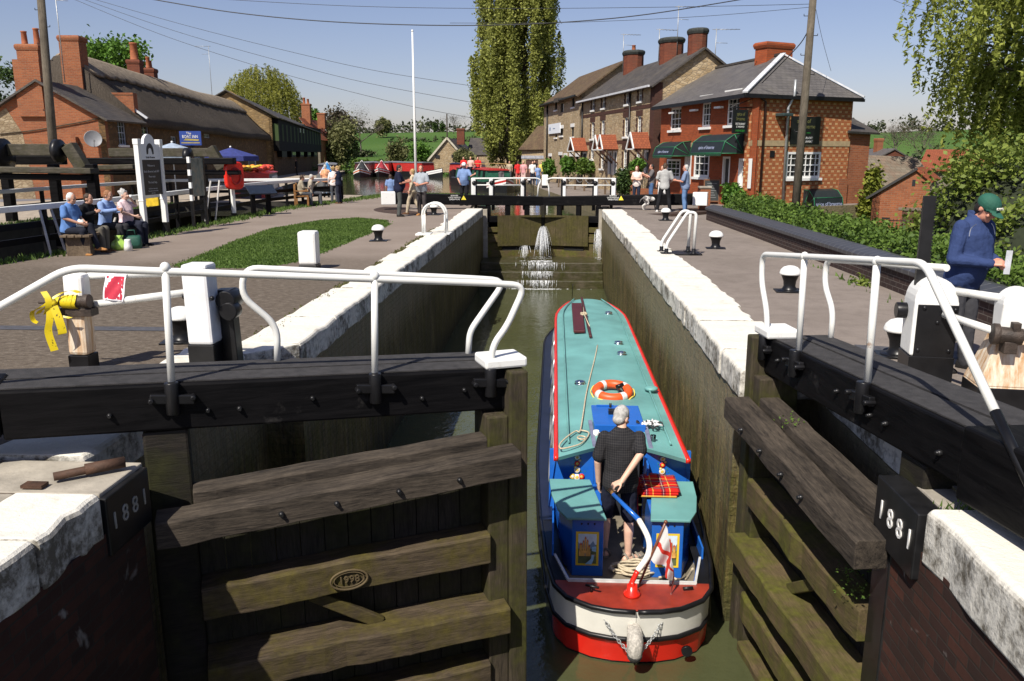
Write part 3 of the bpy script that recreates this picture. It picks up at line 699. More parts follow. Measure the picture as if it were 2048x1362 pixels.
def band(mb, z0, z1, off0, off1, mi, yfilter=None, smooth=True):
 a = outline(z0, off0); c = outline(z1, off1); n = len(a); o = len(mb.v); fs = []; mis = []
 for i in range(n - 1):
  y = (a[i][1] + a[i + 1][1]) / 2
  if yfilter is None or yfilter(y): fs.append((i, i + 1, n + i + 1, n + i))
 mb.add(a + c, fs, mi, smooth)
# hull skin: black bottom, red and cream bands wrapped round the counter, navy sides
b = MB(); ST = lambda y: y < .80; SD = lambda y: y >= .80
band(b, -.5, .02, -.02, .0, 0); band(b, .02, .30, 0, .005, 2, ST); band(b, .02, .30, 0, .005, 0, SD)
band(b, .34, .66, .005, .0, 3, ST); band(b, .34, .66, .005, 0, 1, SD)
b.build('hull', [BLACK, NAVY, RED, CREAM], boat)
b = MB()
for z, ys in ((.32, yy), (.665, yy)):
 for s in (-1, 1): b.tube([(s * (hw(y) + .012), y - (.012 if y < .2 else 0) + .24 * (.66 - z) * max(0, 1 - y / 2.0), z) for y in ys], .026, 6)
b.build('rubbing_strake', BLACK, boat)
b = MB(); ys = [y for y in yy if .0 <= y <= .63] + [.56]
ys = sorted(set([y for y in yy if y <= .46] + [.56]))
P = [(-hw(y) + .0, y, .67) for y in ys] + [(hw(y), y, .67) for y in ys[::-1]]
b.add(P, [tuple(range(len(P)))[::-1]]); b.build('counter_deck', REDOX, boat)
b = MB()
for s in (-1, 1):                                      # side decks (gunwales) along the cabin
 g = [(s * (hw(y) - .0), y, .67) for y in yy if 1.9 <= y <= 14.9]; g2 = [(s * min(.80, max(0, hw(y) - .12)), y, .675) for y in yy if 1.9 <= y <= 14.9]
 n = len(g); b.add(g + g2, [(i, i + 1, n + i + 1, n + i) if s < 0 else (n + i, n + i + 1, i + 1, i) for i in range(n - 1)])
 g = [(s * hw(y), y, .67) for y in yy if .46 <= y <= 2.0]; g2 = [(s * (hw(y) - .10 - .08 * min(1, y / 1.5)), y + .05, .66) for y in yy if .46 <= y <= 2.0]
 n = len(g); b.add(g + g2, [(i, i + 1, n + i + 1, n + i) if s < 0 else (n + i, n + i + 1, i + 1, i) for i in range(n - 1)], 1)
b.build('gunwale', [NAVY, BLACK], boat)
# aft well
b = MB(); b.box(-.66, .66, .57, 2.7, .36, .42); b.box(-.82, .82, 1.0, 2.7, .34, .40); b.build('well_floor', TANDECK, boat)
b = MB(); b.box(-.65, .65, .53, .565, .40, .68); b.bar((-.65, .565, .67), (-.79, 1.12, .67), .025, .025); b.bar((.65, .565, .67), (.79, 1.12, .67), .025, .025); b.bar((-.66, .55, .685), (.66, .55, .685), .03, .02); b.build('deck_edge', flat('worn_white_edge', (.5, .5, .48), .5, .2), boat)
for s in (-1, 1): b = MB(); b.prism([(s * .63, .57, .42), (s * .77, 1.1, .42), (s * .77, 1.1, .68), (s * .63, .57, .68)], (s * .015, 0, 0)); b.box(min(s * .80, s * .82), max(s * .80, s * .82), 1.1, 2.7, .4, .80); b.build('well_side', BLUE, boat)
PAINTS = [flat('p_yellow', (.75, .52, .03), .4, .05), flat('p_sky', (.55, .66, .74), .5, .15, 12), flat('p_hill', (.16, .26, .36), .5, .2, 10), flat('p_tower', (.62, .33, .08), .5, .3, 20), flat('p_roof', (.45, .10, .04), .5), flat('p_meadow', (.10, .12, .05), .6, .4, 15), flat('p_stream', (.28, .50, .68), .5, .2, 20), flat('p_bridge', (.30, .22, .14), .6)]
def castle_panel(x0, x1, z0, z1, y, mirror):
 b = MB(); w = x1 - x0; h = z1 - z0; k = [0.0]
 def sh(pts, mi):
  k[0] += .0012
  P = [(x0 + w * ((1 - u) if mirror else u), y - k[0], z0 + h * v) for u, v in pts]
  b.add(P, [tuple(range(len(P))) if not mirror else tuple(range(len(P)))[::-1]], mi)
 sh([(0, 0), (1, 0), (1, 1), (0, 1)], 0); sh([(.1, .06), (.9, .06), (.9, .94), (.1, .94)], 5)
 sh([(.1, .62), (.9, .62), (.9, .94), (.1, .94)], 1); sh([(.1, .55), (.25, .74), (.4, .6), (.6, .76), (.8, .62), (.9, .7), (.9, .5), (.1, .5)], 2)
 for (a, c, t) in ((.45, .52, .72), (.54, .62, .80), (.64, .70, .70), (.72, .84, .62), (.38, .46, .56)):
  sh([(a, .38), (c, .38), (c, t), (a, t)], 3); sh([(a - .01, t), (c + .01, t), ((a + c) / 2, t + .08)], 4)
 sh([(.36, .30), (.86, .30), (.86, .46), (.36, .46)], 3); sh([(.55, .30), (.62, .30), (.62, .38), (.55, .38)], 7)
 sh([(.14, .30), (.34, .30), (.34, .36), (.14, .36)], 7); sh([(.2, .34), (.3, .34), (.34, .22), (.6, .06), (.3, .06), (.22, .2)], 6); sh([(.12, .44), (.3, .46), (.3, .58), (.12, .6)], 6)
 return b.build('painted_panel', PAINTS, None)
for s in (-1, 1):                                      # seat lockers with teal lids
 lk = MB(); P = [(s * .26, 1.12, .42), (s * .60, 1.12, .42), (s * .74, 1.55, .42), (s * .79, 2.1, .42), (s * .26, 2.1, .42)]
 lk.prism(P if s > 0 else P[::-1], (0, 0, .68)); lo = lk.build('seat_locker', BLUE, boat, .008)
 lid = MB(); P = [(s * .235, 1.07, 1.10), (s * .66, 1.07, 1.10), (s * .76, 1.3, 1.10), (s * .83, 1.7, 1.10), (s * .86, 2.16, 1.10), (s * .37, 2.16, 1.10)]
 lid.prism(P if s > 0 else P[::-1], (0, 0, .032)); lid.build('lid', TEAL, lo, .008)
 cp = castle_panel(*((-.56, -.31) if s < 0 else (.31, .56)), .55, .95, 1.115, s < 0); cp.parent = lo
 h = MB()
 for q in (.36, .43, .50): h.lathe([(.011, -.003), (.011, .003)], 8, (s * q, 1.118, 1.04), axis='y')
 h.build('vent_hole', flat('dark_hole', (.004, .004, .006), .9), lo)
# cabin
def cab_hw(y): return 1.0 if y < 10.6 else max(.1, 1 - ((y - 10.6) / 3.3) ** 2 * .55)
cy = [2.35, 3, 4.5, 6, 8, 9.6, 10.6, 11.3, 12.0, 12.5]
b = MB()
for s in (-1, 1):
 lo_ = [(s * .87 * cab_hw(y), y, .67) for y in cy]; up = [(s * .775 * cab_hw(y), y, 1.40) for y in cy]; n = len(cy)
 b.add(lo_ + up, [(i, i + 1, n + i + 1, n + i) if s < 0 else (n + i, n + i + 1, i + 1, i) for i in range(n - 1)])
b.add([(-.87, 2.5, .42), (-.30, 2.5, .42), (-.30, 2.5, 1.44), (-.775, 2.5, 1.40)], [(0, 1, 2, 3)]); b.add([(.30, 2.5, .42), (.87, 2.5, .42), (.775, 2.5, 1.40), (.30, 2.5, 1.44)], [(0, 1, 2, 3)])
b.box(-.86, -.30, 2.38, 2.44, .40, 1.42); b.box(.30, .86, 2.38, 2.44, .40, 1.42)
b.add([(-.87 * .8, 12.5, .67), (.87 * .8, 12.5, .67), (.7 * .8, 12.5, 1.42), (-.7 * .8, 12.5, 1.42)], [(3, 2, 1, 0)])
cb = b.build('cabin', BLUE, boat)
b = MB(); b.box(-.30, .30, 2.9, 3.0, .3, 1.3); b.box(-.31, .31, 2.5, 3.0, .28, .36); b.build('cabin_doorway', flat('dark_cabin_inside', (.012, .014, .02), .8), boat)
for s in (-1, 1):
 d = MB(); d.box(min(s * .30, s * .325), max(s * .30, s * .325), 2.1, 2.38, .5, 1.36); dd = d.build('cabin_door', BLUE, boat, .005)
for s in (-1, 1):                                      # roses painted on the bulkhead
 f = MB(); n = 0
 for (dx, dz, r, m) in ((0, .33, .034, 1), (0, .25, .036, 0), (0, .165, .042, 1), (-.055, .08, .04, 2), (.055, .08, .04, 0), (0, .07, .045, 1), (-.02, .2, .02, 2), (.03, .29, .018, 2)):
  c = (s * .52 + dx, 2.373, 1.0 + dz)
  f.lathe([(r, -.003), (r * .7, -.007)], 10, c, m, axis='y'); f.lathe([(r * .5, -.007), (r * .35, -.010)], 8, c, 2 if m != 2 else 1, axis='y')
 for i in range(60):
  a = rng.uniform(0, 6.28); z = rng.uniform(0, .38); wdt = .13 * (1 - z / .5); x = rng.uniform(-wdt, wdt) + s * .52
  f.add([(x, 2.374, 1.0 + z), (x + .02 * math.cos(a), 2.374, 1.0 + z + .02 * math.sin(a)), (x + .008 * math.cos(a + 1.2), 2.373, 1.0 + z + .012 * math.sin(a + 1.2))], [(0, 1, 2)], 3)
 f.build('rose_painting', [RED, flat('p_rosewhite', (.75, .72, .66), .5), flat('p_roseyellow', (.75, .5, .08), .5), flat('p_leafgreen', (.06, .28, .08), .5)], boat)
for k, y in enumerate((3.3, 4.9, 6.5, 8.3, 9.9)):      # side windows on both sides
 for s in (-1, 1):
  w = MB(); L = .55; q = .003
  def sp(yv, zv, o): return (s * ((.87 - (zv - .67) / .73 * .095) * cab_hw(yv) + o), yv, zv)
  P = [sp(y - L, .86, .008), sp(y + L, .86, .008), sp(y + L, 1.24, .008), sp(y - L, 1.24, .008)]
  for i in range(4): w.tube([P[i], P[(i + 1) % 4]], .022, 6)
  wi = w.build('cabin_window', flat('pale_window_trim', (.42, .43, .44), .35, .1, 4, .5), boat)
  g = MB(); g.add(P, [(0, 1, 2, 3) if s > 0 else (3, 2, 1, 0)]); g.build('pane', GLASS, wi)
# roof: teal, gently cambered, with red edges and a curved aft lip
b = MB(); rings = []
ry = [2.10, 2.22, 2.35, 2.6, 3, 4, 6, 8, 9.6, 10.6, 11.2, 11.8, 12.3, 12.75, 12.95]
NC = 13
def roofpt(u, y, dz=0.0):
 w = .755 * cab_hw(y) * (1.0 if y < 11 else max(.62, 1 - ((y - 11) / 2.3) ** 2 * .38)); return (u * w, y, 1.43 + .055 * (1 - u * u) + dz)
def afty(u, y): return y + (.42 * (1 - abs(u)) ** 1.1 * max(0, 1 - (y - 2.1) / .9) if y < 3 else 0)
ov = set(); vs = []; us = np.linspace(-1, 1, NC)
for y in ry:
 for u in us: p = roofpt(u, y); vs.append((p[0], afty(u, y), p[2]))
fs = [(j * NC + i, j * NC + i + 1, (j + 1) * NC + i + 1, (j + 1) * NC + i) for j in range(len(ry) - 1) for i in range(NC - 1) if not (ry[j + 1] <= 3.0 and 3 < i < 8)]
b.add(vs, fs, 0, True)
lip = [vs[i] for i in range(NC)]; b.add(lip + [(x, y + .02, z - .05) for x, y, z in lip], [(i, NC + i, NC + i + 1, i + 1) for i in range(NC - 1) if not 3 < i < 8], 0)
b.build('roof', TEAL, boat)
b = MB()
for s in (-1, 1):
 pts = []
 for y in ry: p = roofpt(s, y); pts.append((p[0] + s * .0, y, p[2]))
 L = [];
 for (x, y, z) in pts: L.append([(x + s * .002, y, z + .012), (x + s * .055, y, z + .004), (x + s * .055, y, z - .05), (x + s * .002, y, z - .05)][:: s])
 b.loft(L, 0, True)
b.build('roof_edge', RED, boat)
b = MB()
for s in (-1, 1):
 pts = [(roofpt(s * .83, y)[0], y, roofpt(s * .83, y)[2] + .035) for y in (2.5, 3, 4, 6, 8, 9.6, 10.6, 11.3, 12, 12.5)] + [(s * .33, 12.85, 1.50)]
 b.tube(smooth_path(pts, 3), .014, 6)
 for y in (3, 4.8, 6.6, 8.4, 10.2): p = roofpt(s * .83, y); b.tube([p, (p[0], p[1], p[2] + .035)], .012, 6)
b.build('grab_rail', TEAL, boat)
for (px, py) in ((1217, 628), (1237, 688), (1243, 709), (1160, 768)):
 p = atZ(px, py, -1.38); v = MB(); v.lathe([(.085, 0), (.09, .012), (.05, .02), (.05, .03), (.088, .035), (.07, .052), (.03, .062), (.004, .064)], 20, (p[0] - BX, p[1] - BY, p[2] - BZ)); v.build('mushroom_vent', CHROME, boat)
p = atZ(1302, 786, -1.42); v = MB(); v.lathe([(.06, 0), (.06, .05), (.10, .055), (.10, .085), (.07, .10), (.004, .108)], 20, (p[0] - BX, p[1] - BY, p[2] - BZ)); v.build('mushroom_vent', TEAL, boat)
b = MB(); b.box(-.29, .37, 2.98, 3.95, 1.47, 1.52); b.box(-.29, .37, 2.95, 3.0, 1.44, 1.56); b.bar((-.22, 3.9, 1.53), (.02, 3.9, 1.53), .02, .02)
hatch = b.build('sliding_hatch', BLUE, boat, .012)
b = MB()
for s in (-1, 1): b.bar((s * .34 + .03, 2.35, 1.46), (s * .36 + .03, 3.3, 1.49), .05, .04)
b.build('hatch_runner', flat('grey_lilac_paint', (.16, .17, .25), .5), boat, .005)
# tiller: red neck, cream bend, blue arm, wooden grip
ph = atY(1218, 978, 8.47); pj = atY(1278, 1040, 8.02); pk = atY(1297, 1078, 7.80); pb_ = atY(1296, 1110, 7.68); pr_ = atY(1262, 1168, 7.56)
rel = lambda p: (p[0] - BX, p[1] - BY, p[2] - BZ)
b = MB(); base = (-.02, .30, .67); b.lathe([(.085, 0), (.085, .03), (.055, .05), (.05, .11)], 16, base); pts = [(base[0], base[1], base[2] + .08), (base[0], .30, .80), rel(pr_), rel(atY(1275, 1142, 7.6))]
b.tube(smooth_path(pts, 4), .026, 10); b.build('tiller_neck', RED, boat)
b = MB(); b.tube(smooth_path([rel(atY(1275, 1142, 7.6)), rel(pb_), rel(pk), rel(pj)], 5), .03, 10); b.build('tiller_bend', CREAM, boat)
b = MB(); b.tube([rel(pj), rel(atY(1226, 988, 8.44))], [.028, .022], 10); b.build('tiller_arm', BLUE, boat)
b = MB(); b.tube([rel(atY(1226, 988, 8.44)), rel(ph)], [.021, .027], 10); b.build('tiller_grip', flat('varnished_wood', (.32, .17, .06), .3), boat)
b = MB()
for (x, y) in ((-.42, .34),):
 b.tube([(x, y, .67), (x, y, .75)], .014, 6); b.tube([(x - .06, y, .745), (x + .07, y - .05, .745)], .013, 6)
b.tube([(.50, .40, .70), (.60, .42, .70)], .015, 6); b.build('mooring_dolly', IRON, boat)
b = MB(); b.lathe([(.055, 0), (.055, .03)], 12, (.52, .12, .17), axis='y'); b.build('exhaust_outlet', BLACK, boat)
b = MB(); b.tube([(-.0, 15.15, .2), (0, 15.2, .75)], .04, 8); P = [(-hw(y) * .9, y, .70) for y in yy if y > 12.6] + [(hw(y) * .9, y, .70) for y in yy[::-1] if y > 12.6]; b.add(P, [tuple(range(len(P)))[::-1]]); b.build('foredeck', REDOX, boat)
b = MB(); b.tube([rel(atZ(1144, 597, -1.4)), rel(atY(1146, 568, 20.3))], .008, 5); b.build('mast', BLACK, boat)

# things lying on the boat
def on_boat(px, py, z=-1.37): return atZ(px, py, z)
p = on_boat(1225, 784, -1.33)
ringo = thing('lifebuoy', 'orange lifebuoy with white bands lying on the teal boat roof', 'lifebuoy', (p[0], p[1], -1.315)); ringo.rotation_euler = (R_(10), 0, 0)
def torus_seg(mb, R, r, a0, a1, n, mi, ns=12, oval=1.0):
 P = [(R * math.cos(a), R * oval * math.sin(a), 0) for a in np.linspace(a0, a1, n)]
 mb.tube(P, r, ns, mi, caps=True)
b = MB(); torus = [(.235 * math.cos(a), .235 * math.sin(a), 0) for a in np.linspace(0, 2 * math.pi, 41)[:-1]]; b.tube(torus, .068, 12, closed=True); b.build('ring_body', flat('lifebuoy_orange', (.72, .09, .015), .45, .08), ringo)
for a in (35, 125, 215, 305):
 b = MB(); torus_seg(b, .235, .0715, R_(a - 9), R_(a + 9), 6, 0); b.build('reflective_band', flat('reflective_white', (.62, .62, .6), .4), ringo)
b = MB(); b.tube([(.325 * math.cos(a), .325 * math.sin(a), -.02 + .015 * math.sin(a * 8)) for a in np.linspace(0, 2 * math.pi, 60)[:-1]], .009, 6, closed=True); b.build('grab_line', flat('yellow_line', (.72, .55, .08), .7), ringo)
p = on_boat(1240, 775, -1.27); b = MB(); b.tube([(p[0] - .05, p[1] + .02, p[2]), (p[0] + .05, p[1] + .06, p[2] + .03)], .035, 8).tube([(p[0] + .03, p[1], p[2]), (p[0] + .06, p[1] - .18, p[2] - .06)], .01, 6); tag(b.build('hand_torch', BLACK), 'small black torch resting on the orange lifebuoy', 'torch')
plank = MB(); A = on_boat(1143, 612); B2 = on_boat(1163, 612); C2 = on_boat(1170, 668); D = on_boat(1147, 668)
plank.prism([(q[0], q[1], -1.345) for q in (D, C2, B2, A)], (0, 0, .05)); tag(plank.build('gangplank', flat('maroon_board', (.075, .012, .014), .5, .2), None, .008), 'flat maroon gangplank lying on the front of the boat roof', 'gangplank')
b = MB(); A = on_boat(1163, 600); D = on_boat(1181, 678); b.bar((A[0], A[1], -1.32), (D[0], D[1], -1.32), .05, .05); bp = b.build('boat_pole', flat('dark_maroon_pole', (.07, .018, .016), .5, .2), None, .008); tag(bp, 'long dark red boat pole beside the gangplank on the roof', 'boat pole')
b = MB(); c = on_boat(1168, 629, -1.3)
for i in range(40): a = rng.uniform(0, 6.28); e = rng.uniform(.03, .075); pts = [(c[0] + e * math.cos(a + t) * 1.1, c[1] + e * math.sin(a + t) * 1.5, -1.31 + .05 * rng.random()) for t in (0, .6, 1.2)]; b.tube(pts, .008, 5)
A2 = on_boat(1168, 612); D2 = on_boat(1179, 660); b.tube([(A2[0] - .03, A2[1], -1.31), (c[0], c[1], -1.29), (D2[0] + .0, D2[1], -1.29)], .009, 5); tag(b.build('rope_bundle', ROPE), 'knotted bundle of pale rope tied round the boat pole', 'rope')
b = MB(); pts = [on_boat(*q, -1.355) for q in ((1195, 690), (1190, 715), (1180, 755), (1172, 790), (1166, 830), (1160, 862), (1152, 862), (1135, 873), (1120, 888), (1122, 897), (1145, 893), (1165, 885), (1178, 866), (1160, 860))]
b.tube(smooth_path(pts, 5), .010, 6); c = on_boat(1163, 876, -1.35)
b.tube([(c[0] + .05 * math.cos(a), c[1] + .06 * math.sin(a), -1.345) for a in np.linspace(0, 6.28, 20)], .010, 6); tag(b.build('centre_line_rope', ROPE), 'pale centre line rope stretched along the teal roof', 'rope')
b = MB(); c = on_boat(1302, 853, -1.35)
for i in range(26):
 a = rng.uniform(0, 6.28); u = rng.normal(0, .055); v = rng.normal(0, .06); pts = [(c[0] + u + .05 * math.cos(a + t), c[1] + v + .05 * math.sin(a + t), -1.34 + .05 * rng.random()) for t in (0, .7, 1.4, 2.1)]; b.tube(smooth_path(pts, 2), .012, 6, rng.integers(0, 2) if i % 3 == 0 else 0)
tag(b.build('patterned_cloth', [flat('cloth_white', (.62, .62, .62), .8), flat('cloth_black', (.02, .02, .022), .8)]), 'crumpled black and white cloth heap on the roof beside the man', 'cloth')
b = MB(); c = on_boat(1306, 884, -1.39); b.lathe([(.028, 0), (.036, .10), (.034, .10), (.026, .006)], 14, (c[0], c[1], -1.40)); gm = NT('drinking_glass'); gm.base((.95, .97, .97)); gm.set(.02); gm.b.inputs['Transmission Weight'].default_value = 1.0
tag(b.build('drinking_glass', gm.m), 'clear drinking glass standing on the boat roof', 'glass')
b = MB(); c = on_boat(1192, 873, -1.39); b.lathe([(.035, 0), (.038, .09), (.034, .09), (.03, .01)], 14, (c[0], c[1], -1.40)); b.tube([(c[0] + .035, c[1], -1.33), (c[0] + .06, c[1], -1.345), (c[0] + .035, c[1], -1.38)], .006, 6); tag(b.build('mug', flat('white_china', (.8, .79, .75), .2)), 'white mug on the left rear corner of the boat roof', 'mug')
b = MB(); c = on_boat(1227, 823, -1.30); b.box(c[0] - .07, c[0] + .07, c[1] - .05, c[1] + .05, -1.335, -1.27); b.tube([(c[0] - .04, c[1] + .04, -1.26), (c[0] - .04, c[1] + .06, -1.20)], .018, 8); tag(b.build('navigation_lamp', flat('black_plastic', (.012, .012, .013), .35), None, .006), 'small black box lamp on the blue hatch before the man', 'lamp')
# tartan blanket folded over the right locker
def m_tartan():
 t = NT('red_tartan'); sp = t.n('SeparateXYZ'); t.l(t.co(), sp.inputs[0])
 col = (.50, .018, .014)
 for ax in (0, 1):
  w = t.math('FRACT', t.math('MULTIPLY', sp.outputs[ax], 5.2 if ax == 0 else 5.2))
  d = t.ramp(w, [(0, 0.0), (.3, 0.0), (.31, 1.0), (.55, 1.0), (.56, 0.0)], 'CONSTANT')
  y = t.ramp(w, [(0, 0.0), (.78, 0.0), (.79, 1.0), (.84, 1.0), (.85, 0.0)], 'CONSTANT')
  wl = t.ramp(w, [(0, 0.0), (.42, 0.0), (.425, 1.0), (.45, 0.0)], 'CONSTANT')
  col = t.mix(t.math('MULTIPLY', d, .62), col, (.012, .012, .035)); col = t.mix(t.math('MULTIPLY', y, .7), col, (.65, .45, .08)); col = t.mix(t.math('MULTIPLY', wl, .6), col, (.6, .55, .5))
 t.base(col); t.set(.95, spec=.1); t.bump(t.noise(90, 3), .4, .004); return t.m
b = MB(); cx, cyy = BX + .36, BY + 1.86
for lay in range(3):
 nx_, rings = 12, []
 for j in range(8):
  v = j / 7; row = []
  for i in range(nx_):
   u = i / (nx_ - 1); x = -.17 + .40 * u + .02 * lay; y = -.22 + .50 * v + .012 * lay
   z = .03 + .026 * lay + .012 * math.sin(u * 7 + lay) * math.sin(v * 5)
   row.append((x, y, z))
  rings.append(row)
 b.loft(rings, 0, True, False, False)
 b.loft([[(x, y, z - .022) for x, y, z in r] for r in rings], 0, True, False, False)
 edge = [r for r in rings[0]]; b.loft([edge, [(x, y - .008, z - .012) for x, y, z in edge], [(x, y, z - .022) for x, y, z in edge]], 0, True, False, False)
 edge = [r[-1] for r in rings]; b.loft([edge, [(x + .008, y, z - .012) for x, y, z in edge], [(x, y, z - .022) for x, y, z in edge]], 0, True, False, False)
rings = []
for j in range(12):
 v = j / 11; rings.append([(-.17 - .03 * math.sin(min(1, v * 3) * 1.57) - .015 * math.sin(i * 1.1 + v * 4), -.22 + .42 * i / 9 + .01 * math.sin(v * 6), .085 - .40 * v) for i in range(10)])
b.loft(rings, 0, True, False, False)
for i in range(40): y = -.22 + .42 * rng.random(); b.tube([(-.2, y, -.31), (-.2 + rng.normal(0, .006), y + rng.normal(0, .006), -.345)], .003, 4)
tag(b.build('tartan_blanket', m_tartan(), None, 0, (cx, cyy, -1.717)), 'red tartan blanket folded over the right teal locker lid', 'blanket')
# rope heap on the after deck
b = MB(); c = (BX + .10, BY + 1.22, -2.43)
for i in range(9):
 a0 = rng.uniform(0, 6.28); rx, ry_ = rng.uniform(.1, .3), rng.uniform(.06, .16); ox, oy = rng.normal(0, .07), rng.normal(0, .05)
 pts = [(c[0] + ox + rx * math.cos(a0 + t), c[1] + oy + ry_ * math.sin(a0 + t), c[2] + .018 + .02 * rng.random() + .006 * i) for t in np.linspace(0, 5.2, 14)]
 b.tube(smooth_path(pts, 3), .0125, 7)
b.tube(smooth_path([(c[0] + .2, c[1], -2.40), (c[0] + .38, c[1] - .1, -2.41), (c[0] + .50, c[1] - .25, -2.38), (c[0] + .56, c[1] - .42, -2.14)], 6), .0125, 7)
tag(b.build('mooring_rope', ROPE), 'heap of cream mooring rope on the boat after deck by the feet', 'rope')
# ensign on a raked staff
q0 = np.array([BX + .08, BY + .52, -2.13]); q1 = atY(1331, 1045, 7.62)
fl = thing('ensign', 'red and white flag drooping from a wooden staff at the boat stern', 'flag', tuple(q0)); qq = q1 - q0
b = MB(); b.tube([(0, 0, -.03), tuple(qq)], .013, 8); b.ball(tuple(qq * 1.01), .02); b.build('staff', flat('dark_varnish', (.16, .055, .025), .35), fl)
fm = NT('flag_cloth'); at = fm.n('Attribute', attribute_name='flaguv'); s2 = fm.n('SeparateXYZ'); fm.l(at.outputs['Vector'], s2.inputs[0])
fw = fm.n('Vectormath' if False else 'VectorMath', operation='MULTIPLY_ADD'); fw.inputs[1].default_value = (.35, .35, 0); nz = fm.n('TexNoise'); nz.inputs['Scale'].default_value = 4.0; fm.l(fm.co(), nz.inputs[0]); fm.l(nz.outputs['Color'], fw.inputs[0]); fm.l(at.outputs['Vector'], fw.inputs[2]); fm.l(fw.outputs[0], s2.inputs[0])
bu = fm.ramp(s2.outputs[0], [(0, 0.0), (.56, 0.0), (.561, 1.0), (.78, 1.0), (.781, 0.0)], 'CONSTANT'); bv = fm.ramp(s2.outputs[1], [(0, 0.0), (.62, 0.0), (.621, 1.0), (.78, 1.0), (.781, 0.0)], 'CONSTANT')
fm.base(fm.mix(fm.math('MAXIMUM', bu, bv), (.60, .59, .58), (.52, .045, .03))); fm.set(.85, spec=.1)
b = MB(); rows_, uvs = [], []; n1, n2 = 22, 16
for j in range(n2):
 v = j / (n2 - 1); row = []
 p0 = qq * (.97 - .60 * v)
 for i in range(n1):
  u = i / (n1 - 1); fold = .035 * math.sin(u * 15 + v * 3) * min(1, u * 4) * (.5 + v)
  dx = .24 * (1 - (1 - u) ** 2) * (.35 + .65 * v) + fold * .6; dy = -.10 * u + fold; dz = -.42 * u ** 1.3 * (1 - .35 * v) - .05 * u
  row.append((p0[0] + dx, p0[1] + dy, p0[2] + dz)); uvs.append((u, v, 0))
 rows_.append(row)
b.loft(rows_, 0, True, False, False); fo = b.build('flag_cloth', fm.m, fl); at_ = fo.data.attributes.new('flaguv', 'FLOAT_VECTOR', 'POINT'); at_.data.foreach_set('vector', [c for u in uvs for c in u])
# rope stern fender with its two chains
fd = thing('rope_fender', 'grey rope stern fender hung by two chains below the boat counter', 'fender', (BX - .02, BY - .02, -2.5))
b = MB(); pth = smooth_path([(0, .05, .14), (0, -.06, .13), (0, -.13, .05), (0, -.13, -.05), (0, -.10, -.10)], 8)
nP = len(pth); b.tube(pth, [.068 + .018 * math.sin(i / nP * 3.1) for i in range(nP)], 14)
for i in range(0, nP, 1): q = pth[i]; r = .070 + .018 * math.sin(i / nP * 3.1); b.tube([(q.x + r * math.cos(a), q.y + r * .35 * math.sin(a) + .0 - .0, q.z + r * .9 * math.sin(a)) for a in np.linspace(.2, 2.94, 9)], .008, 5)
b.build('rope_core', flat('grey_rope', (.48, .45, .40), .95, .35, 40, bump=.8), fd)
b = MB(); b.tube(pth[-9:-1], [.086] * 8, 14); b.build('worn_end', flat('worn_black_rope', (.05, .048, .045), .9, .5, 40, bump=.8), fd)
def chain(parent, p, q, n, r=.018, t=.005):
 b = MB(); p = Vector(p); q = Vector(q)
 for i in range(n):
  c = p.lerp(q, (i + .5) / n); c.z -= .03 * math.sin(math.pi * (i + .5) / n); d = (q - p).normalized(); L = (q - p).length / n * .72
  up = Vector((0, -1, 0)) if i % 2 else d.cross(Vector((0, -1, 0))).normalized()
  b.tube([c + d * L * math.cos(a) + up * r * math.sin(a) for a in np.linspace(0, 2 * math.pi, 11)[:-1]], t, 5, closed=True)
 return b.build('chain', GALV, parent)
fd.scale = (.86, .9, .84)
chain(fd, (-.07, -.10, -.05), (-.33, .11, .21), 12); chain(fd, (.07, -.10, -.05), (.33, .11, .21), 12)
# ---------------------------------------------------------------- lockside furniture
def mooring_bollard():
 t = thing('bollard', '', 'bollard', (0, 0, 0), 0, 'white capped mooring bollards')
 b = MB(); b.lathe([(.20, 0), (.20, .03), (.13, .04), (.10, .10), (.11, .19), (.155, .30), (.165, .315)], 20); b.box(-.24, .24, -.19, .19, -.01, .022); b.build('stem', BLACK, t, .004)
 b = MB(); b.lathe([(.172, .30), (.185, .312), (.183, .335), (.165, .385), (.12, .43), (.06, .452), (.004, .458)], 20); b.build('cap', WHITE, t)
 return t
b0 = mooring_bollard()
BL = [((757, 482), 'white capped black bollard beside the grass patch on the left'), ((365, 683), 'white capped black bollard close behind the big white paddle post at lower left'), ((1431, 497), 'white capped black bollard standing alone right of the lock ladder rail'),
  ((1578, 583), 'white capped black bollard behind the right gate handrail uprights'), ((1331, 441), 'white capped black bollard in front of the grey shirted man'), ((1795, 712), 'white capped black bollard half hidden by the rounded white paddle gear'),
  ((868, 430), 'white capped black bollard seen through the left ladder hoop'), ((1039, 366), 'small distant bollard on the right towpath nearest the moored boats'), ((1059, 368), 'small distant bollard just behind the upper gate handrail')]
for i, ((px, py), lb) in enumerate(BL):
 p = atZ(px, py); o = b0 if i == 0 else copy_tree(b0); o.location = (p[0], p[1], 0); o['label'] = lb; o.rotation_euler.z = rng.uniform(-.2, .2); o.scale = (.9, .9, .9)
p = atZ(617, 540); t = thing('bollard_post', 'square white wooden strapping post with a black foot beside the lawn', 'post', (p[0], p[1] + .1, 0), .05)
b = MB(); b.box(-.17, .17, -.17, .17, .10, .72); b.build('post', WHITE, t, .045); b = MB(); b.box(-.172, .172, -.172, .172, -.01, .10); b.build('foot', BLACK, t, .02)
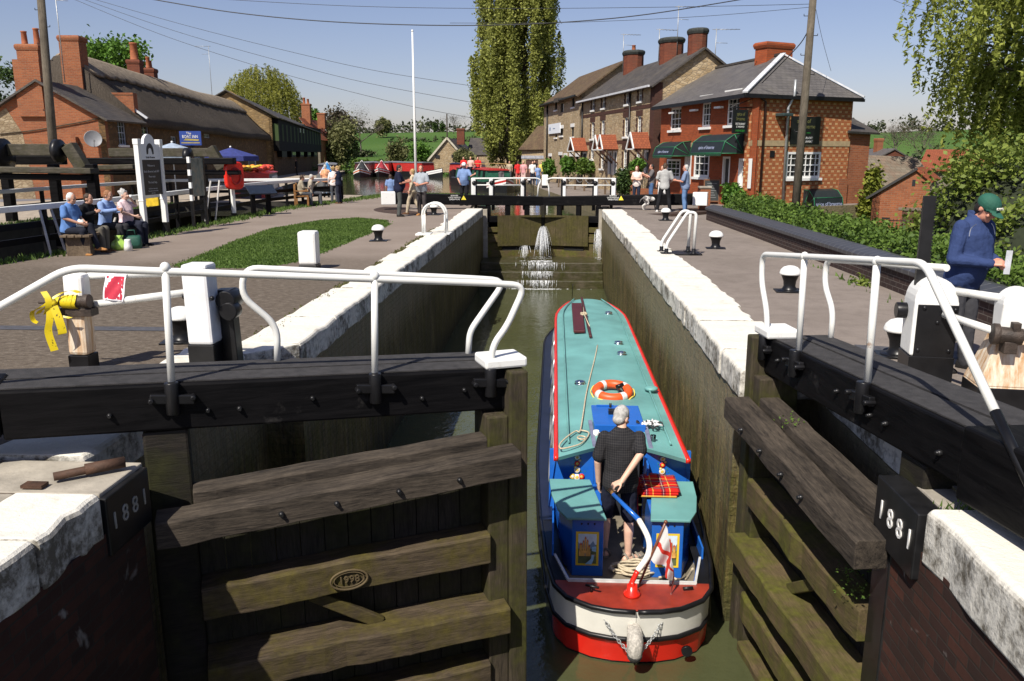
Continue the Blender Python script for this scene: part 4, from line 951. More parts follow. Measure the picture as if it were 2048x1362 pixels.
# ladder hand hoops
t = thing('ladder_rail', 'pair of round topped white hoops over the left lock ladder', 'handrail', tuple(atZ(870, 470)))
for dy in (-.14, .22):
 b = MB(); x0, x1 = -.31, .30; pts = [(x0, dy, 0), (x0, dy, .55)] + [(-.005 + .305 * math.cos(a), dy, .55 + .30 * math.sin(a)) for a in np.linspace(math.pi, 0, 12)] + [(x1, dy, .55), (x1, dy, 0)]
 b.tube(pts, .031, 10); b.build('hoop', TUBE, t)
b = MB(); b.box(-.5, -.1, -.22, .3, .0, .05); b.box(.22, .42, -.2, .28, .03, .05); b.build('base_plate', WHITE, t, .005)
b = MB()
for k in range(9): b.tube([(.31, -.14, -.28 - k * .28), (.31, .22, -.28 - k * .28)], .015, 6)
b.build('rung', IRON, t)
q = atZ(1352, 508); t = thing('ladder_rail', 'pair of sloping white ladder rails on the right coping with black feet', 'handrail', (q[0], q[1], 0))
for (dx, dy) in ((0.02, -.22), (-.03, .22)):
 b = MB(); b.tube(round_path([(-.26 + dx, dy, .05), (-.26 + dx, dy, .24), (.16 + dx, dy, .92), (.34 + dx, dy, .90), (.32 + dx, dy, .05)], .13, 7), .034, 10); b.build('hoop', TUBE, t)
 for x in (-.26, .32): b = MB(); b.lathe([(.06, 0), (.06, .02), (.042, .025), (.042, .11)], 12, (x + dx, dy, .035)); b.box(x + dx - .09, x + dx + .09, dy - .07, dy + .07, .025, .045); b.build('foot', BLACK, t)
b = MB(); b.box(-.35, .52, -.27, .30, .0, .034); b.build('base_plate', IRON, t, .004)
# left paddle gear: a slim stained post with tape on its spindle, and a square white post, joined by two tubes
def m_stained():
 t = NT('rust_stained_white'); sp = t.n('SeparateXYZ'); t.l(t.co(), sp.inputs[0])
 g = t.noise(3, 6, .7, t.mapped((7, 7, .7))); h = t.n('MapRange'); h.inputs[1].default_value = .80; h.inputs[2].default_value = .62; t.l(sp.outputs[2], h.inputs[0])
 st = t.math('MULTIPLY', t.ramp(g, [(.34, 0.0), (.66, 1.0)]), h.outputs[0])
 t.base(t.mix(st, t.mix(t.math('MULTIPLY', h.outputs[0], .6), (.78, .77, .73), (.70, .60, .42)), (.42, .22, .08))); t.set(.55); t.bump(g, .25, .01); return t.m
STAINED = m_stained()
pB = atZ(170, 738); pA = atZ(398, 735)
t = thing('paddle_gear', 'left paddle gear with two white posts joined by tubes and yellow tape on its spindle', 'paddle gear', (pB[0], pB[1], 0))
b = MB(); b.bar((0, 0, .16), (.02, .0, .97), .20, .19, up=(0, 1, 0), w2=.20, h2=.17); b.build('slim_post', STAINED, t, .035)
b = MB(); b.bar((0, 0, -.02), (.0, 0, .16), .204, .195, up=(0, 1, 0)); b.build('post_foot', BLACK, t, .006)
ax, ay = pA[0] - pB[0] + .09, pA[1] - pB[1]
b = MB(); b.prism([(ax - .13, ay - .12, .26), (ax + .13, ay - .12, .26), (ax + .13, ay + .14, .26), (ax - .13, ay + .14, .26)], (-.015, .0, .80)); b.build('square_post', flat('grey_white_paint', (.70, .70, .70), .5, .1, 6), t, .03)
b = MB(); b.prism([(ax - .133, ay - .124, -.02), (ax + .133, ay - .124, -.02), (ax + .133, ay + .144, -.02), (ax - .133, ay + .144, -.02)], (0, 0, .28)); b.bar((ax + .20, ay + .18, -.02), (ax + .17, ay + .18, .78), .16, .16, up=(0, 1, 0)); b.tube([(ax + .22, ay + .02, .68), (ax + .22, ay + .30, .68)], .10, 14); b.tube([(ax + .26, ay - .02, .58), (ax + .26, ay + .14, .58)], .09, 14)
b.ball((ax - .155, ay - .02, .73), .035).ball((ax + .145, ay - .1, .73), .025); b.build('gear_case', BLACK, t, .008)
b = MB(); b.tube([(.09, .08, .93), (.30, .12, .935), (ax - .13, ay + .02, .965)], .035, 10); b.tube([(.12, .0, .655), (ax - .13, ay + .02, .77)], .037, 10); b.build('tie_tube', TUBE, t)
b = MB(); b.tube([(-.10, -.10, .70), (.15, -.10, .71)], .055, 14).tube([(.13, -.10, .71), (.19, -.10, .712)], .068, 14).tube([(-.33, -.10, .695), (-.10, -.10, .70)], .016, 8); b.box(-.12, .2, -.12, .02, .56, .64); b.build('spindle', flat('oily_iron', (.045, .032, .024), .55, .5, 12, .2, .5), t, .006)
tape = thing('hazard_tape', 'knotted yellow and black hazard tape tied round the left paddle spindle', 'tape', (pB[0], pB[1], 0))
def m_tape():
 t = NT('yellow_tape'); n = t.noise(30, 4); t.base(t.mix(t.ramp(n, [(.62, 0.0), (.66, .85)]), (.60, .46, .01), (.03, .025, .01))); t.set(.35); return t.m
TAPE = m_tape()
def ribbon(mb, pts, w, tw=0.0):
 P = smooth_path(pts, 5); L = []
 for i, p in enumerate(P):
  a = tw * i / len(P) + .3; d = Vector((math.cos(a), math.sin(a) * .5, .15)).normalized() * w / 2
  L.append([p - d, p + d])
 mb.loft(L, 0, True, False, False)
b = MB()
ribbon(b, [(-.15, -.2, .70), (-.16, -.22, .55), (-.19, -.22, .42), (-.15, -.22, .24)], .07, .5); ribbon(b, [(-.12, -.2, .68), (-.07, -.22, .55), (-.05, -.22, .42), (-.08, -.22, .40)], .08, .4); ribbon(b, [(-.16, -.2, .72), (-.25, -.22, .66), (-.33, -.21, .62), (-.34, -.2, .54), (-.30, -.2, .51)], .045, 1.4)
ribbon(b, [(-.2, -.2, .82), (-.15, -.22, .74), (-.16, -.22, .66), (-.2, -.2, .6)], .06, .8); ribbon(b, [(-.14, -.21, .6), (-.05, -.2, .58), (.03, -.19, .56)], .04, .7); ribbon(b, [(-.12, -.2, .70), (-.24, -.21, .64), (-.28, -.2, .6)], .05, .9)
for (x, r) in ((-.15, .04), (-.13, .045), (-.05, .062), (-.0, .064), (.04, .063)):
 L = []
 for a in np.linspace(0, 2 * math.pi, 14): L.append([(x - .03, -.10 + r * math.cos(a), .70 + r * math.sin(a)), (x + .035 + .01 * math.sin(a * 3), -.10 + r * 1.06 * math.cos(a), .705 + r * 1.1 * math.sin(a))])
 b.loft(L, 0, True, False, False)
ribbon(b, [(-.14, -.2, .74), (-.05, -.16, .80), (.05, -.15, .825), (.12, -.14, .80)], .05, .2)
for q in range(7): a = rng.uniform(0, 6.28); b.ball((-.15 + .03 * math.cos(a), -.19, .69 + .04 * math.sin(a)), (.03, .025, .028), 0, 7, 5)
b.build('tape_strip', TAPE, tape)
nb = thing('notice', 'red notice in a clear plastic sleeve hanging on the left paddle gear tubes', 'notice', (pB[0], pB[1], 0))
S0 = [atY(211, 545, 7.86), atY(253, 547, 7.88), atY(246, 603, 7.80), atY(205, 598, 7.78)]; S0 = [np.array(q) - np.array([pB[0], pB[1], 0]) for q in S0]
def quadmesh(mb, Q, n=8, amp=.008, mi=0, off=0.0):
 L = []
 for j in range(n):
  v = j / (n - 1); L.append([tuple(Q[0] * (1 - u) * (1 - v) + Q[1] * u * (1 - v) + Q[2] * u * v + Q[3] * (1 - u) * v + np.array([0, amp * math.sin(u * 9 + v * 7) - off, 0])) for u in np.linspace(0, 1, n)])
 mb.loft(L, mi, True, False, False)
b = MB(); quadmesh(b, S0); sl_ = NT('plastic_sleeve'); sl_.base((.75, .72, .74)); sl_.set(.15); b.build('sleeve', sl_.m, nb)
cc = sum(S0) / 4; b = MB(); quadmesh(b, [cc + (q - cc) * (.84 if True else 1) + np.array([0, 0, -.01]) for q in S0], 8, .008, 0, .006)
rp = NT('red_paper'); rp.base(rp.mix(rp.ramp(rp.noise(14, 6, .7), [(.55, 0.0), (.75, .5)]), (.46, .03, .05), (.50, .12, .14))); rp.set(.2); b.build('red_sheet', rp.m, nb)
# right paddle gear: a round topped housing with a raised rack, and a tapering post, joined by tubes
pA = atZ(1845, 768); pB = atZ(2012, 812)
t = thing('paddle_gear', 'right paddle gear with a rounded white housing, raised black rack and tapering stained post', 'paddle gear', (pA[0], pA[1], 0), R_(-8))
b = MB(); w = .185; n = 14
arch = [(-w, z) for z in (.30, .80)] + [(w * math.cos(a), .80 + .22 * math.sin(a)) for a in np.linspace(math.pi, 0, n)] + [(w, .80), (w, .30)]
b.prism([(x, -.15, z) for x, z in arch], (0, .34, 0)); b.build('housing', WHITE, t, .02)
b = MB(); b.box(-w + .03, w + .004, -.158, -.14, .28, .78); b.box(-w - .005, w + .012, -.165, .2, -.02, .30); b.box(w - .01, w + .006, -.15, .19, .28, .78)
for (x, z) in ((-.12, .36), (.14, .36), (.02, .62), (.16, .74), (-.1, .75)): b.ball((x, -.16, z), (.02, .015, .02), 0, 8, 5)
b.tube([(-w - .09, .1, .68), (-w + .05, .1, .68)], .075, 12); b.build('front_panel', BLACK, t, .006)
b = MB(); b.bar((-.10, .05, .85), (-.10, .06, 1.74), .10, .05, up=(0, 1, 0))
for i in range(24): b.box(-.054, -.04, .03, .08, .98 + i * .031, .995 + i * .031)
b.build('rack', IRON, t)
bx_, by_ = (pB[0] - pA[0]), (pB[1] - pA[1]) + .1
b = MB(); b.prism([(bx_ - .20, by_ - .18, .18), (bx_ + .22, by_ - .18, .18), (bx_ + .22, by_ + .2, .18), (bx_ - .20, by_ + .2, .18)], (0, 0, .02))
lo_ = [(bx_ - .20, by_ - .18, .2), (bx_ + .24, by_ - .18, .2), (bx_ + .24, by_ + .2, .2), (bx_ - .20, by_ + .2, .2)]; up_ = [(bx_ - .06, by_ - .10, .62), (bx_ + .24, by_ - .10, .62), (bx_ + .24, by_ + .14, .62), (bx_ - .06, by_ + .14, .62)]; b.loft([lo_, up_], 0, False); b.build('tapering_foot', STAINED, t, .015)
b = MB(); w2 = .15; cx2 = bx_ + .10
arch = [(-w2, z) for z in (.60, .88)] + [(w2 * math.cos(a), .88 + .14 * math.sin(a)) for a in np.linspace(math.pi, 0, n)] + [(w2, .88), (w2, .60)]
b.prism([(cx2 + x, by_ - .08, z) for x, z in arch], (0, .2, 0)); b.build('round_post', WHITE, t, .02)
b = MB(); b.box(bx_ - .205, bx_ + .245, by_ - .185, by_ + .205, -.02, .19); b.build('post_foot', BLACK, t, .008)
b = MB(); b.tube([(.1, 0, .90), (cx2 - .1, by_ + .02, .92)], .035, 10); b.tube([(w - .12, -.18, .70), (bx_ - .08, by_ - .16, .66)], .033, 10); b.build('tie_tube', TUBE, t)
b = MB(); b.tube([(bx_ - .12, by_ - .17, .65), (bx_ + .08, by_ - .20, .64)], .07, 12).tube([(bx_ - .14, by_ - .16, .652), (bx_ - .09, by_ - .165, .65)], .09, 12).tube([(bx_ + .05, by_ - .2, .64), (bx_ + .45, by_ - .26, .60)], .028, 8); b.box(bx_ - .06, bx_ + .04, by_ - .24, by_ - .12, .50, .60); b.box(bx_ - .01, bx_ + .05, by_ - .24, by_ - .16, .66, .76); b.build('spindle', flat('oily_iron', (.045, .032, .024)), t, .006)
# signs
sg = thing('welcome_sign', 'tall white framed lock sign with an arched white head and a black text board', 'sign', (-10.6, 21.56, 0), R_(86))
b = MB()
for x in (-.52, .52): b.bar((x, 0, .32), (x, 0, 2.42), .13, .13, up=(0, 1, 0)); b.box(x - .075, x + .075, -.075, .075, 2.36, 2.50); b.box(x - .072, x + .072, -.072, .072, .93, .97)
b.build('post', WHITE, sg, .01); b = MB()
for x in (-.52, .52): b.box(x - .068, x + .068, -.068, .068, -.02, .32)
b.build('post_foot', BLACK, sg)
b = MB(); b.box(-.455, .455, -.03, .03, 1.08, 1.98); b.build('text_board', flat('black_sign_board', (.010, .011, .013), .4), sg)
b = MB(); n = 16; arch = [(-.455, 1.98), (-.455, 2.38), (-.27, 2.38)] + [(.26 * math.cos(a), 2.38 + .25 * math.sin(a)) for a in np.linspace(math.pi * .95, .05 * math.pi, n)] + [(.27, 2.38), (.455, 2.38), (.455, 1.98)]
b.prism([(x, -.035, z) for x, z in arch][::-1], (0, .07, 0)); b.build('head_board', flat('sign_white', (.74, .75, .76), .5, .05), sg)
b = MB(); mk = flat('sign_black_mark', (.02, .02, .025), .5)
arch = [(.17 * math.cos(a), 2.20 + .20 * math.sin(a)) for a in np.linspace(math.pi, 0, 14)] + [(.17, 2.12), (.10, 2.12), (.10, 2.18)] + [(.08 * math.cos(a), 2.2 + .08 * math.sin(a)) for a in np.linspace(0, math.pi, 9)] + [(-.10, 2.12), (-.17, 2.12)]
b.prism([(x, -.037, z) for x, z in arch], (0, -.003, 0)); b.build('emblem', mk, sg)
text('lettering', 'Stoke Bruerne', .075, mk, sg, (0, -.039, 2.04), (R_(90), 0, 0), .002)
sl2 = flat('sign_lettering', (.48, .49, .50), .5)
for z, s, tx in ((1.83, .075, 'Welcome to'), (1.68, .082, 'Stoke Bruerne Lock XIV'), (1.55, .07, 'Please enjoy'), (1.40, .08, 'The Lock Stop'), (1.24, .04, 'Grand Union Canal towpath'), (1.18, .04, 'Please take care at the lock side'), (1.12, .035, 'SAFETY FIRST')): text('lettering', tx, s, sl2, sg, (0, -.033, z), (R_(90), 0, 0), .002, sx=.9)
sg = thing('information_panel', 'narrow glass fronted information panel on thin black posts behind the welcome sign', 'sign', (-10.52, 24.2, 0), R_(87))
b = MB()
for x in (-.42, .42): b.bar((x, 0, -.02), (x, 0, 2.05), .075, .075, up=(0, 1, 0), mi=0)
for x in (-.42,):
 for z in (.80, 1.16, 1.52, 1.88): b.box(x - .04, x + .04, -.04, .04, z, z + .17, 1)
b.build('post', [BLACK, WHITE], sg)
ip = NT('faded_print'); nn = ip.noise(3.5, 4); ip.base(ip.ramp(nn, [(.3, (.05, .08, .08)), (.5, (.14, .18, .16)), (.7, (.25, .20, .14))])); ip.set(.25)
b = MB(); b.box(-.38, .38, -.03, .03, .92, 2.0); b.build('panel', ip.m, sg)
t = thing('lifebuoy_housing', 'bright red lifebuoy housing on a white post beside the fence', 'lifebuoy', (-10.92, 28.0, 0), R_(58))
b = MB(); b.bar((0, .08, .1), (0, .08, 1.8), .12, .10, up=(0, 1, 0)); b.build('post', WHITE, t, .01); b = MB(); b.box(-.062, .062, .028, .132, -.02, .16); b.build('post_foot', BLACK, t)
b = MB(); arch = [(.36 * math.copysign(abs(math.cos(a)) ** .45, math.cos(a)), 1.42 + .46 * math.copysign(abs(math.sin(a)) ** .5, math.sin(a))) for a in np.linspace(0, 2 * math.pi, 33)[:-1]]
b.prism([(x, -.14, z) for x, z in arch][::-1], (0, .17, 0)); b.build('cover', RED, t, .04)
b = MB(); b.tube([(.2 * math.cos(a), -.15, 1.40 + .26 * math.sin(a)) for a in np.linspace(0, 6.283, 25)[:-1]], .035, 8, closed=True); b.build('raised_ring', flat('darker_red', (.38, .012, .01), .3), t)
t = thing('lectern_sign', 'low black lectern sign with two thick legs beside the fence', 'sign', (-10.45, 29.4, 0), R_(40))
b = MB(); b.bar((-.28, .2, -.02), (-.28, .2, .85), .14, .14, up=(0, 1, 0)); b.bar((.28, .2, -.02), (.28, .2, .85), .14, .14, up=(0, 1, 0)); b.build('leg', BLACKWOOD, t)
b = MB(); b.prism([(-.5, -.18, .72), (.5, -.18, .72), (.5, .32, 1.0), (-.5, .32, 1.0)], (0, -.02, .05)); b.build('board', flat('dark_blue_board', (.010, .016, .03), .5), t, .01)
# benches
def bench(label, loc, rz, plain):
 t = thing('bench', label, 'bench', loc, rz)
 W_ = wood('bench_oak_%d' % plain, (.10, .07, .045), (.28, .21, .14), .8) if plain else wood('bench_teak', (.16, .07, .02), (.40, .20, .07), .6)
 b = MB(); L = 1.25 if plain else .85
 for i in range(4): b.box(-L, L, -.30 + i * .15, -.30 + i * .15 + .135, .40, .45)
 b.build('seat', W_, t, .008)
 if plain:
  for x in (-1, 1): b = MB(); b.box(x * L * .8 - .12, x * L * .8 + .12, -.24, .24, -.02, .40); b.build('leg', W_, t, .01)
 else:
  for x in (-1, 1):
   for y in (-.26, .26): b = MB(); b.box(x * L - .04, x * L + .04, y - .04, y + .04, -.02, .40 if y > 0 else .92); b.build('leg', W_, t, .008)
  b = MB()
  for i in range(3): b.box(-L, L, -.30, -.26, .52 + i * .13, .62 + i * .13)
  b.build('backrest', W_, t, .008)
  for x in (-1, 1): b = MB(); b.box(x * L - .05, x * L + .05, -.28, .3, .62, .67); b.build('armrest', W_, t, .008)
 return t
bench('plain backless oak bench under four seated people', (-10.35, 18.15, 0), R_(-90 + 12), 1)
bench('brown wooden bench with arms where two people sit by the fence', (-10.72, 35.0, 0), R_(-75), 0)
# flag pole
t = thing('flagpole', 'tall thin white flagpole by the water', 'flagpole', (-7.2, 43.2, 0)); b = MB(); b.tube([(0, 0, -.1), (0, 0, 4), (0, 0, 8.1)], [.075, .062, .04], 12); b.build('pole', WHITE, t); b = MB(); b.ball((0, 0, 8.14), .06); b.build('finial', WHITE, t)
# bags on the ground by the near bench
p = atZ(265, 497); b = MB()
rings = []
for z, w_, d_ in ((0, .20, .12), (.10, .22, .13), (.24, .21, .12), (.30, .18, .06)): rings.append([(w_ * math.copysign(abs(math.cos(a)) ** .6, math.cos(a)), d_ * math.copysign(abs(math.sin(a)) ** .6, math.sin(a)), z) for a in np.linspace(0, 6.283, 17)[:-1]])
b.loft(rings); o = thing('shopping_bag', 'dark green shopping bag standing by the seated people', 'bag', (p[0], p[1], 0), .4); b.build('bag_body', flat('green_bag', (.012, .075, .05), .6, .3, 6), o); b = MB()
for y in (-.05, .05): b.tube([(-.09, y, .29), (-.07, y, .42), (.07, y, .42), (.09, y, .29)], .008, 6)
b.build('handle', flat('green_bag', ''), o)
p = atZ(240, 500); b = MB(); rings = []
for z, w_ in ((0, .16), (.08, .19), (.18, .15), (.26, .07), (.33, .10)): rings.append([((w_ + .02 * math.sin(a * 5 + z * 20)) * math.cos(a), (w_ * .7 + .02 * math.cos(a * 4)) * math.sin(a), z) for a in np.linspace(0, 6.283, 19)[:-1]])
b.loft(rings); tag(b.build('carrier_bag', flat('lime_plastic', (.35, .55, .10), .3, .2, 6), None, 0, (p[0], p[1], 0)), 'pale lime carrier bag tied at the neck beside the green bag', 'bag')
p = atZ(257, 502); b = MB(); b.lathe([(.095, 0), (.085, .12), (.065, .22), (.065, .26)], 14); tag(b.build('flask', WHITE, None, 0, (p[0], p[1], 0)), 'white flask cup on the ground in front of the green bag', 'flask')
p = atZ(612, 412); b = MB(); rings = []
for z, w_ in ((0, .22), (.1, .25), (.2, .2), (.27, .1)): rings.append([((w_ + .03 * math.sin(a * 3)) * math.cos(a), w_ * .6 * math.sin(a), z) for a in np.linspace(0, 6.283, 15)[:-1]])
b.loft(rings); tag(b.build('rucksack', flat('black_bag', (.015, .015, .018), .7, .3, 8), None, 0, (p[0], p[1], 0)), 'black rucksack lying on the ground at the teak bench', 'bag')
# ---------------------------------------------------------------- people
SKIN = flat('skin', (.50, .27, .18), .55, .12, 9); SKIN2 = flat('pale_skin', (.60, .37, .27), .55, .12, 9); SKIN3 = flat('ruddy_skin', (.52, .24, .16), .5, .15, 9)
def cloth(name, col, bump=.25):
 return flat('cloth_' + name, col, .9, .18, 5, bump=bump, spec=.15)
DTEX = bpy.data.textures.new('fold_noise', 'CLOUDS'); DTEX.noise_scale = .13; DTEX.noise_depth = 2
def remesh(o, vox, disp=0.0):
 m = o.modifiers.new('remesh', 'REMESH'); m.mode = 'VOXEL'; m.voxel_size = vox; m.use_smooth_shade = True
 s = o.modifiers.new('smooth', 'SMOOTH'); s.factor = .5; s.iterations = 3
 if disp:
  d = o.modifiers.new('folds', 'DISPLACE'); d.texture = DTEX; d.strength = disp; d.mid_level = .5; d.texture_coords = 'LOCAL'
 return o
def limb(mb, pts, rad, n=10):
 for i in range(len(pts) - 1): mb.tube([pts[i], pts[i + 1]], [rad[i], rad[i + 1]], n)
 for p, r in zip(pts, rad): mb.ball(tuple(p), r, 0, n, 7)
def rotm(yaw=0, pitch=0, roll=0):
 return Matrix.Rotation(yaw, 3, 'Z') @ Matrix.Rotation(-pitch, 3, 'X') @ Matrix.Rotation(roll, 3, 'Y')
def hand(mb, wrist, d, nrm, side, curl=.35, k=1.0):
 """palm plus five fingers; d points along the hand, nrm out of the palm, side is towards the thumb"""
 W_ = Vector(wrist); d = Vector(d).normalized(); n = Vector(nrm); n = (n - d * n.dot(d)).normalized(); t = Vector(side); t = (t - d * t.dot(d) - n * t.dot(n)).normalized()
 pa = [W_ + d * .0, W_ + d * .05 * k, W_ + d * .095 * k]
 for off in (-.028, -.01, .01, .028): limb(mb, [p + t * off * k * (.6 + .4 * i / 2) for i, p in enumerate(pa)], [.017 * k, .016 * k, .0125 * k], 8)
 for off, L in ((.031, .072), (.011, .082), (-.010, .076), (-.030, .060)):
  p = W_ + d * .095 * k + t * off * k; a = 0.0; pts = [p]
  for j, f in enumerate((.45, .32, .23)):
   a += curl * (1.0 + .15 * j); dd = (d * math.cos(a) + n * math.sin(a)); p = p + dd * L * f * k; pts.append(p)
  limb(mb, pts, [.0105 * k, .0098 * k, .009 * k, .0075 * k], 7)
 p = W_ + d * .025 * k + t * .032 * k; d1 = (d * .6 + t * .75 + n * .25).normalized(); d2 = (d * .85 + t * .25 + n * .45).normalized(); q = p + d1 * .042 * k; limb(mb, [p, q, q + d2 * .032 * k, q + d2 * .056 * k], [.014 * k, .0115 * k, .0105 * k, .008 * k], 7)
def person(label, loc, face, h=1.72, shirt=None, legs=None, shoe=None, hair=None, skin=SKIN, sleeve='short', shorts=False, sit=None, lean=0.0, headyaw=0.0, headpitch=0.0, arms=None, feet=None, vox=.014, hairstyle='short', belly=0.0, girth=1.0, cap=None, group=None, female=False, knees=None, fold=0.012, skirt=False, curl=.4, far=False, hands=None):
 """built facing +Y; face = heading in degrees (0 away from the camera, 180 towards it)"""
 k = h / 1.75
 root = thing('person', label, 'person', loc, R_(face), group)
 V = Vector
 pel = V((0, 0, .93)) if sit is None else V((0, 0, sit / k + .10))
 U3 = rotm(0, lean)
 def up(p): return pel + U3 @ (V(p) - V((0, 0, .93)))
 g = girth; sw = .185 if not female else .165
 SPX = [(.80, .135, .10, -.01), (.86, .165 * (1.06 if female else 1), .115, -.01), (.93, .165 * (1.06 if female else 1), .118 + belly * .5, 0), (1.03, .150 * (.93 if female else 1), .105 + belly, belly * .6), (1.13, .150 * (.95 if female else 1), .108 + belly, belly * .7), (1.24, .165, .115 + belly * .3 + (.02 if female else 0), .01), (1.34, .178, .108, .0), (1.40, .165, .085, -.01), (1.445, .105, .065, -.015), (1.49, .055, .055, -.01)]
 def torso(mb, inf, z0=0.0, z1=9.0):
  rings = []
  for z, rx, ry, oy in SPX:
   if z < z0 or z > z1: continue
   rings.append([up(((rx * g + inf) * math.cos(a) * (1.0), oy + (ry * g + inf) * math.sin(a), z)) for a in np.linspace(0, 6.283, 17)[:-1]])
  mb.loft(rings)
 hipL, hipR = pel + V((-.09, 0, -.03)), pel + V((.09, 0, -.03))
 if sit is None:
  kn = knees or [(-.10, .02, .50), (.10, .02, .50)]; fe = feet or [(-.11, -.03, 0.0), (.11, -.03, 0.0)]
 else:
  kn = knees or [(-.11, .44, sit / k + .06), (.11, .44, sit / k + .06)]; fe = feet or [(-.11, .42, 0.0), (.11, .46, 0.0)]
 kn = [V(q) for q in kn]; fe = [V(q[:3]) for q in fe]; an = [q + V((0, 0, .085)) for q in fe]
 shl = [up((-sw, -.01, 1.395)), up((sw, -.01, 1.395))]
 A = arms or {}
 def arm(i):
  s = -1 if i == 0 else 1; a = A.get('L' if i == 0 else 'R')
  if a is None: return [shl[i], up((s * .235, -.03, 1.13)), up((s * .235, .06, .90))]
  return [shl[i], V(a[0]), V(a[1])]
 AR = [arm(0), arm(1)]
 nb, hc = up((0, -.005, 1.46)), up((0, .02 + .09 * max(0, headpitch), 1.60 - .03 * max(0, headpitch)))
 HM = rotm(headyaw, lean * .3 + headpitch)
 def H(p): return hc + HM @ V(p)
 def hball(mb, c, r, n=12, m=9):
  mb2 = MB(); mb2.ball((0, 0, 0), r, 0, n, m); mb.add([H(V(c) + V(v)) for v in mb2.v], mb2.f, 0, True)
 b = MB(); torso(b, -.012)
 limb(b, [nb, hc + V((0, -.01, -.05))], [.056, .052])
 hball(b, (0, -.005, .02), (.076, .094, .10)); hball(b, (0, .022, -.055), (.058, .068, .068)); hball(b, (0, .08, -.085), (.026, .02, .02), 8, 6); hball(b, (0, .094, -.018), (.013, .022, .026), 8, 6); hball(b, (0, .104, -.03), (.016, .012, .011), 8, 6)
 for s in (-1, 1): hball(b, (s * .077, -.012, -.012), (.012, .022, .033), 8, 6); hball(b, (s * .034, .078, .018), (.022, .014, .008), 8, 6); hball(b, (s * .042, .07, -.03), (.022, .016, .018), 8, 6)
 hball(b, (0, .088, -.062), (.024, .010, .007), 8, 6)
 for i in (0, 1):
  sh, el, wr = AR[i]; limb(b, [sh, el, wr], [.052, .041, .029] if not female else [.045, .036, .025])
  s = -1 if i == 0 else 1
  hd_ = (hands or {}).get('L' if i == 0 else 'R')
  if hd_: hand(b, wr, hd_[0], hd_[1], hd_[2], hd_[3])
  else:
   d = (wr - el).normalized(); inw = V((-s, .2, 0)); hand(b, wr, d, inw, (V((0, 1, .3)) if abs(d.z) > .5 else V((0, 0, 1))), curl)
  limb(b, [(hipL, hipR)[i], kn[i], an[i]], [.082, .056, .038]); c = (kn[i] * .62 + an[i] * .38); limb(b, [kn[i], c + V((0, -.015, 0)), an[i]], [.054, .055, .036])
 def foot(mb, i, inf, top):
  d = V((A.get('toe', [(-.12, 1), (.12, 1)])[i] + (0,))).normalized(); sd = V((d.y, -d.x, 0)); rings = []
  for t, w_, hh in ((-.075, .026, .06), (-.05, .036, .075), (0, .038, .085), (.06, .042, .062), (.12, .046, .042), (.17, .040, .032), (.195, .022, .02)):
   c = fe[i] + d * t; ww = w_ + inf; ht = (hh + inf) * top
   rings.append([c + sd * ww * x + V((0, 0, max(.0, ht * z))) for x, z in ((-1, 0), (-1, .5), (-.6, .95), (0, 1.05), (.6, .95), (1, .5), (1, 0))])
  mb.loft(rings)
 for i in (0, 1): foot(b, i, 0, .85)
 b.v = [tuple(V(v) * k) for v in b.v]; remesh(b.build('body', skin, root), vox)
 def done(mb, nm, m, vx=vox, ds=fold):
  mb.v = [tuple(V(v) * k) for v in mb.v]; return remesh(mb.build(nm, m, root), vx, 0 if far else ds)
 if shirt is not None:
  b = MB(); torso(b, .016, .80 if sit is None else .84, 1.5)
  for i in (0, 1):
   sh, el, wr = AR[i]; r = .045 if female else .052
   if sleeve == 'long': limb(b, [sh, el, wr], [r + .022, r + .010, r - .008])
   elif sleeve == 'short': limb(b, [sh, sh.lerp(el, .5), sh.lerp(el, .78)], [r + .016, r + .020, r + .022])
   else: limb(b, [sh, sh.lerp(el, .12)], [r + .010, r + .008])
  rings = [[up(((.066) * math.cos(a), -.012 + .064 * math.sin(a), z)) for a in np.linspace(0, 6.283, 13)[:-1]] for z in (1.43, 1.50)]; b.loft(rings)
  done(b, 'shirt', shirt)
 if legs is not None:
  b = MB()
  rings = [[up(((rx * g + .009) * math.cos(a), oy + (ry * g + .009) * math.sin(a), z)) for a in np.linspace(0, 6.283, 17)[:-1]] for z, rx, ry, oy in SPX[:3]]; b.loft(rings)
  for i in (0, 1):
   hp = (hipL, hipR)[i]
   if skirt: limb(b, [hp, kn[i], kn[i].lerp(an[i], .35)], [.10, .12, .13])
   elif shorts: limb(b, [hp, hp.lerp(kn[i], .6), hp.lerp(kn[i], .98)], [.098, .088, .088])
   else: limb(b, [hp, kn[i], an[i] + V((0, 0, -.02))], [.096, .074, .062]); limb(b, [kn[i], kn[i].lerp(an[i], .4) + V((0, -.015, 0)), an[i]], [.072, .07, .06])
  done(b, 'shorts' if shorts else ('skirt' if skirt else 'trousers'), legs)
 if shoe is not None:
  for i in (0, 1):
   b = MB(); foot(b, i, .008, 1.0); done(b, 'shoe', shoe, min(vox, .012), 0)
 if hair is not None:
  b = MB(); e = 1.0 if cap is None else .93; hball(b, (0, -.022, .03 if cap is None else .01), (.085 * e, .092 * e, .104 * (e if cap is None else .8)), 14, 10); hball(b, (0, -.05, -.03), (.072 * e, .06 * e, .06))
  if hairstyle == 'long': hball(b, (0, -.06, -.11), (.085, .055, .14)); hball(b, (-.06, -.0, -.09), (.03, .05, .12)); hball(b, (.06, -.0, -.09), (.03, .05, .12))
  if hairstyle == 'curly': [hball(b, (rng.normal(0, .055), -.03 + rng.normal(0, .045), .045 + rng.normal(0, .05)), (.038, .038, .036), 8, 6) for _ in range(16)]
  done(b, 'hair', hair, min(vox, .012), .018 if not far else 0)
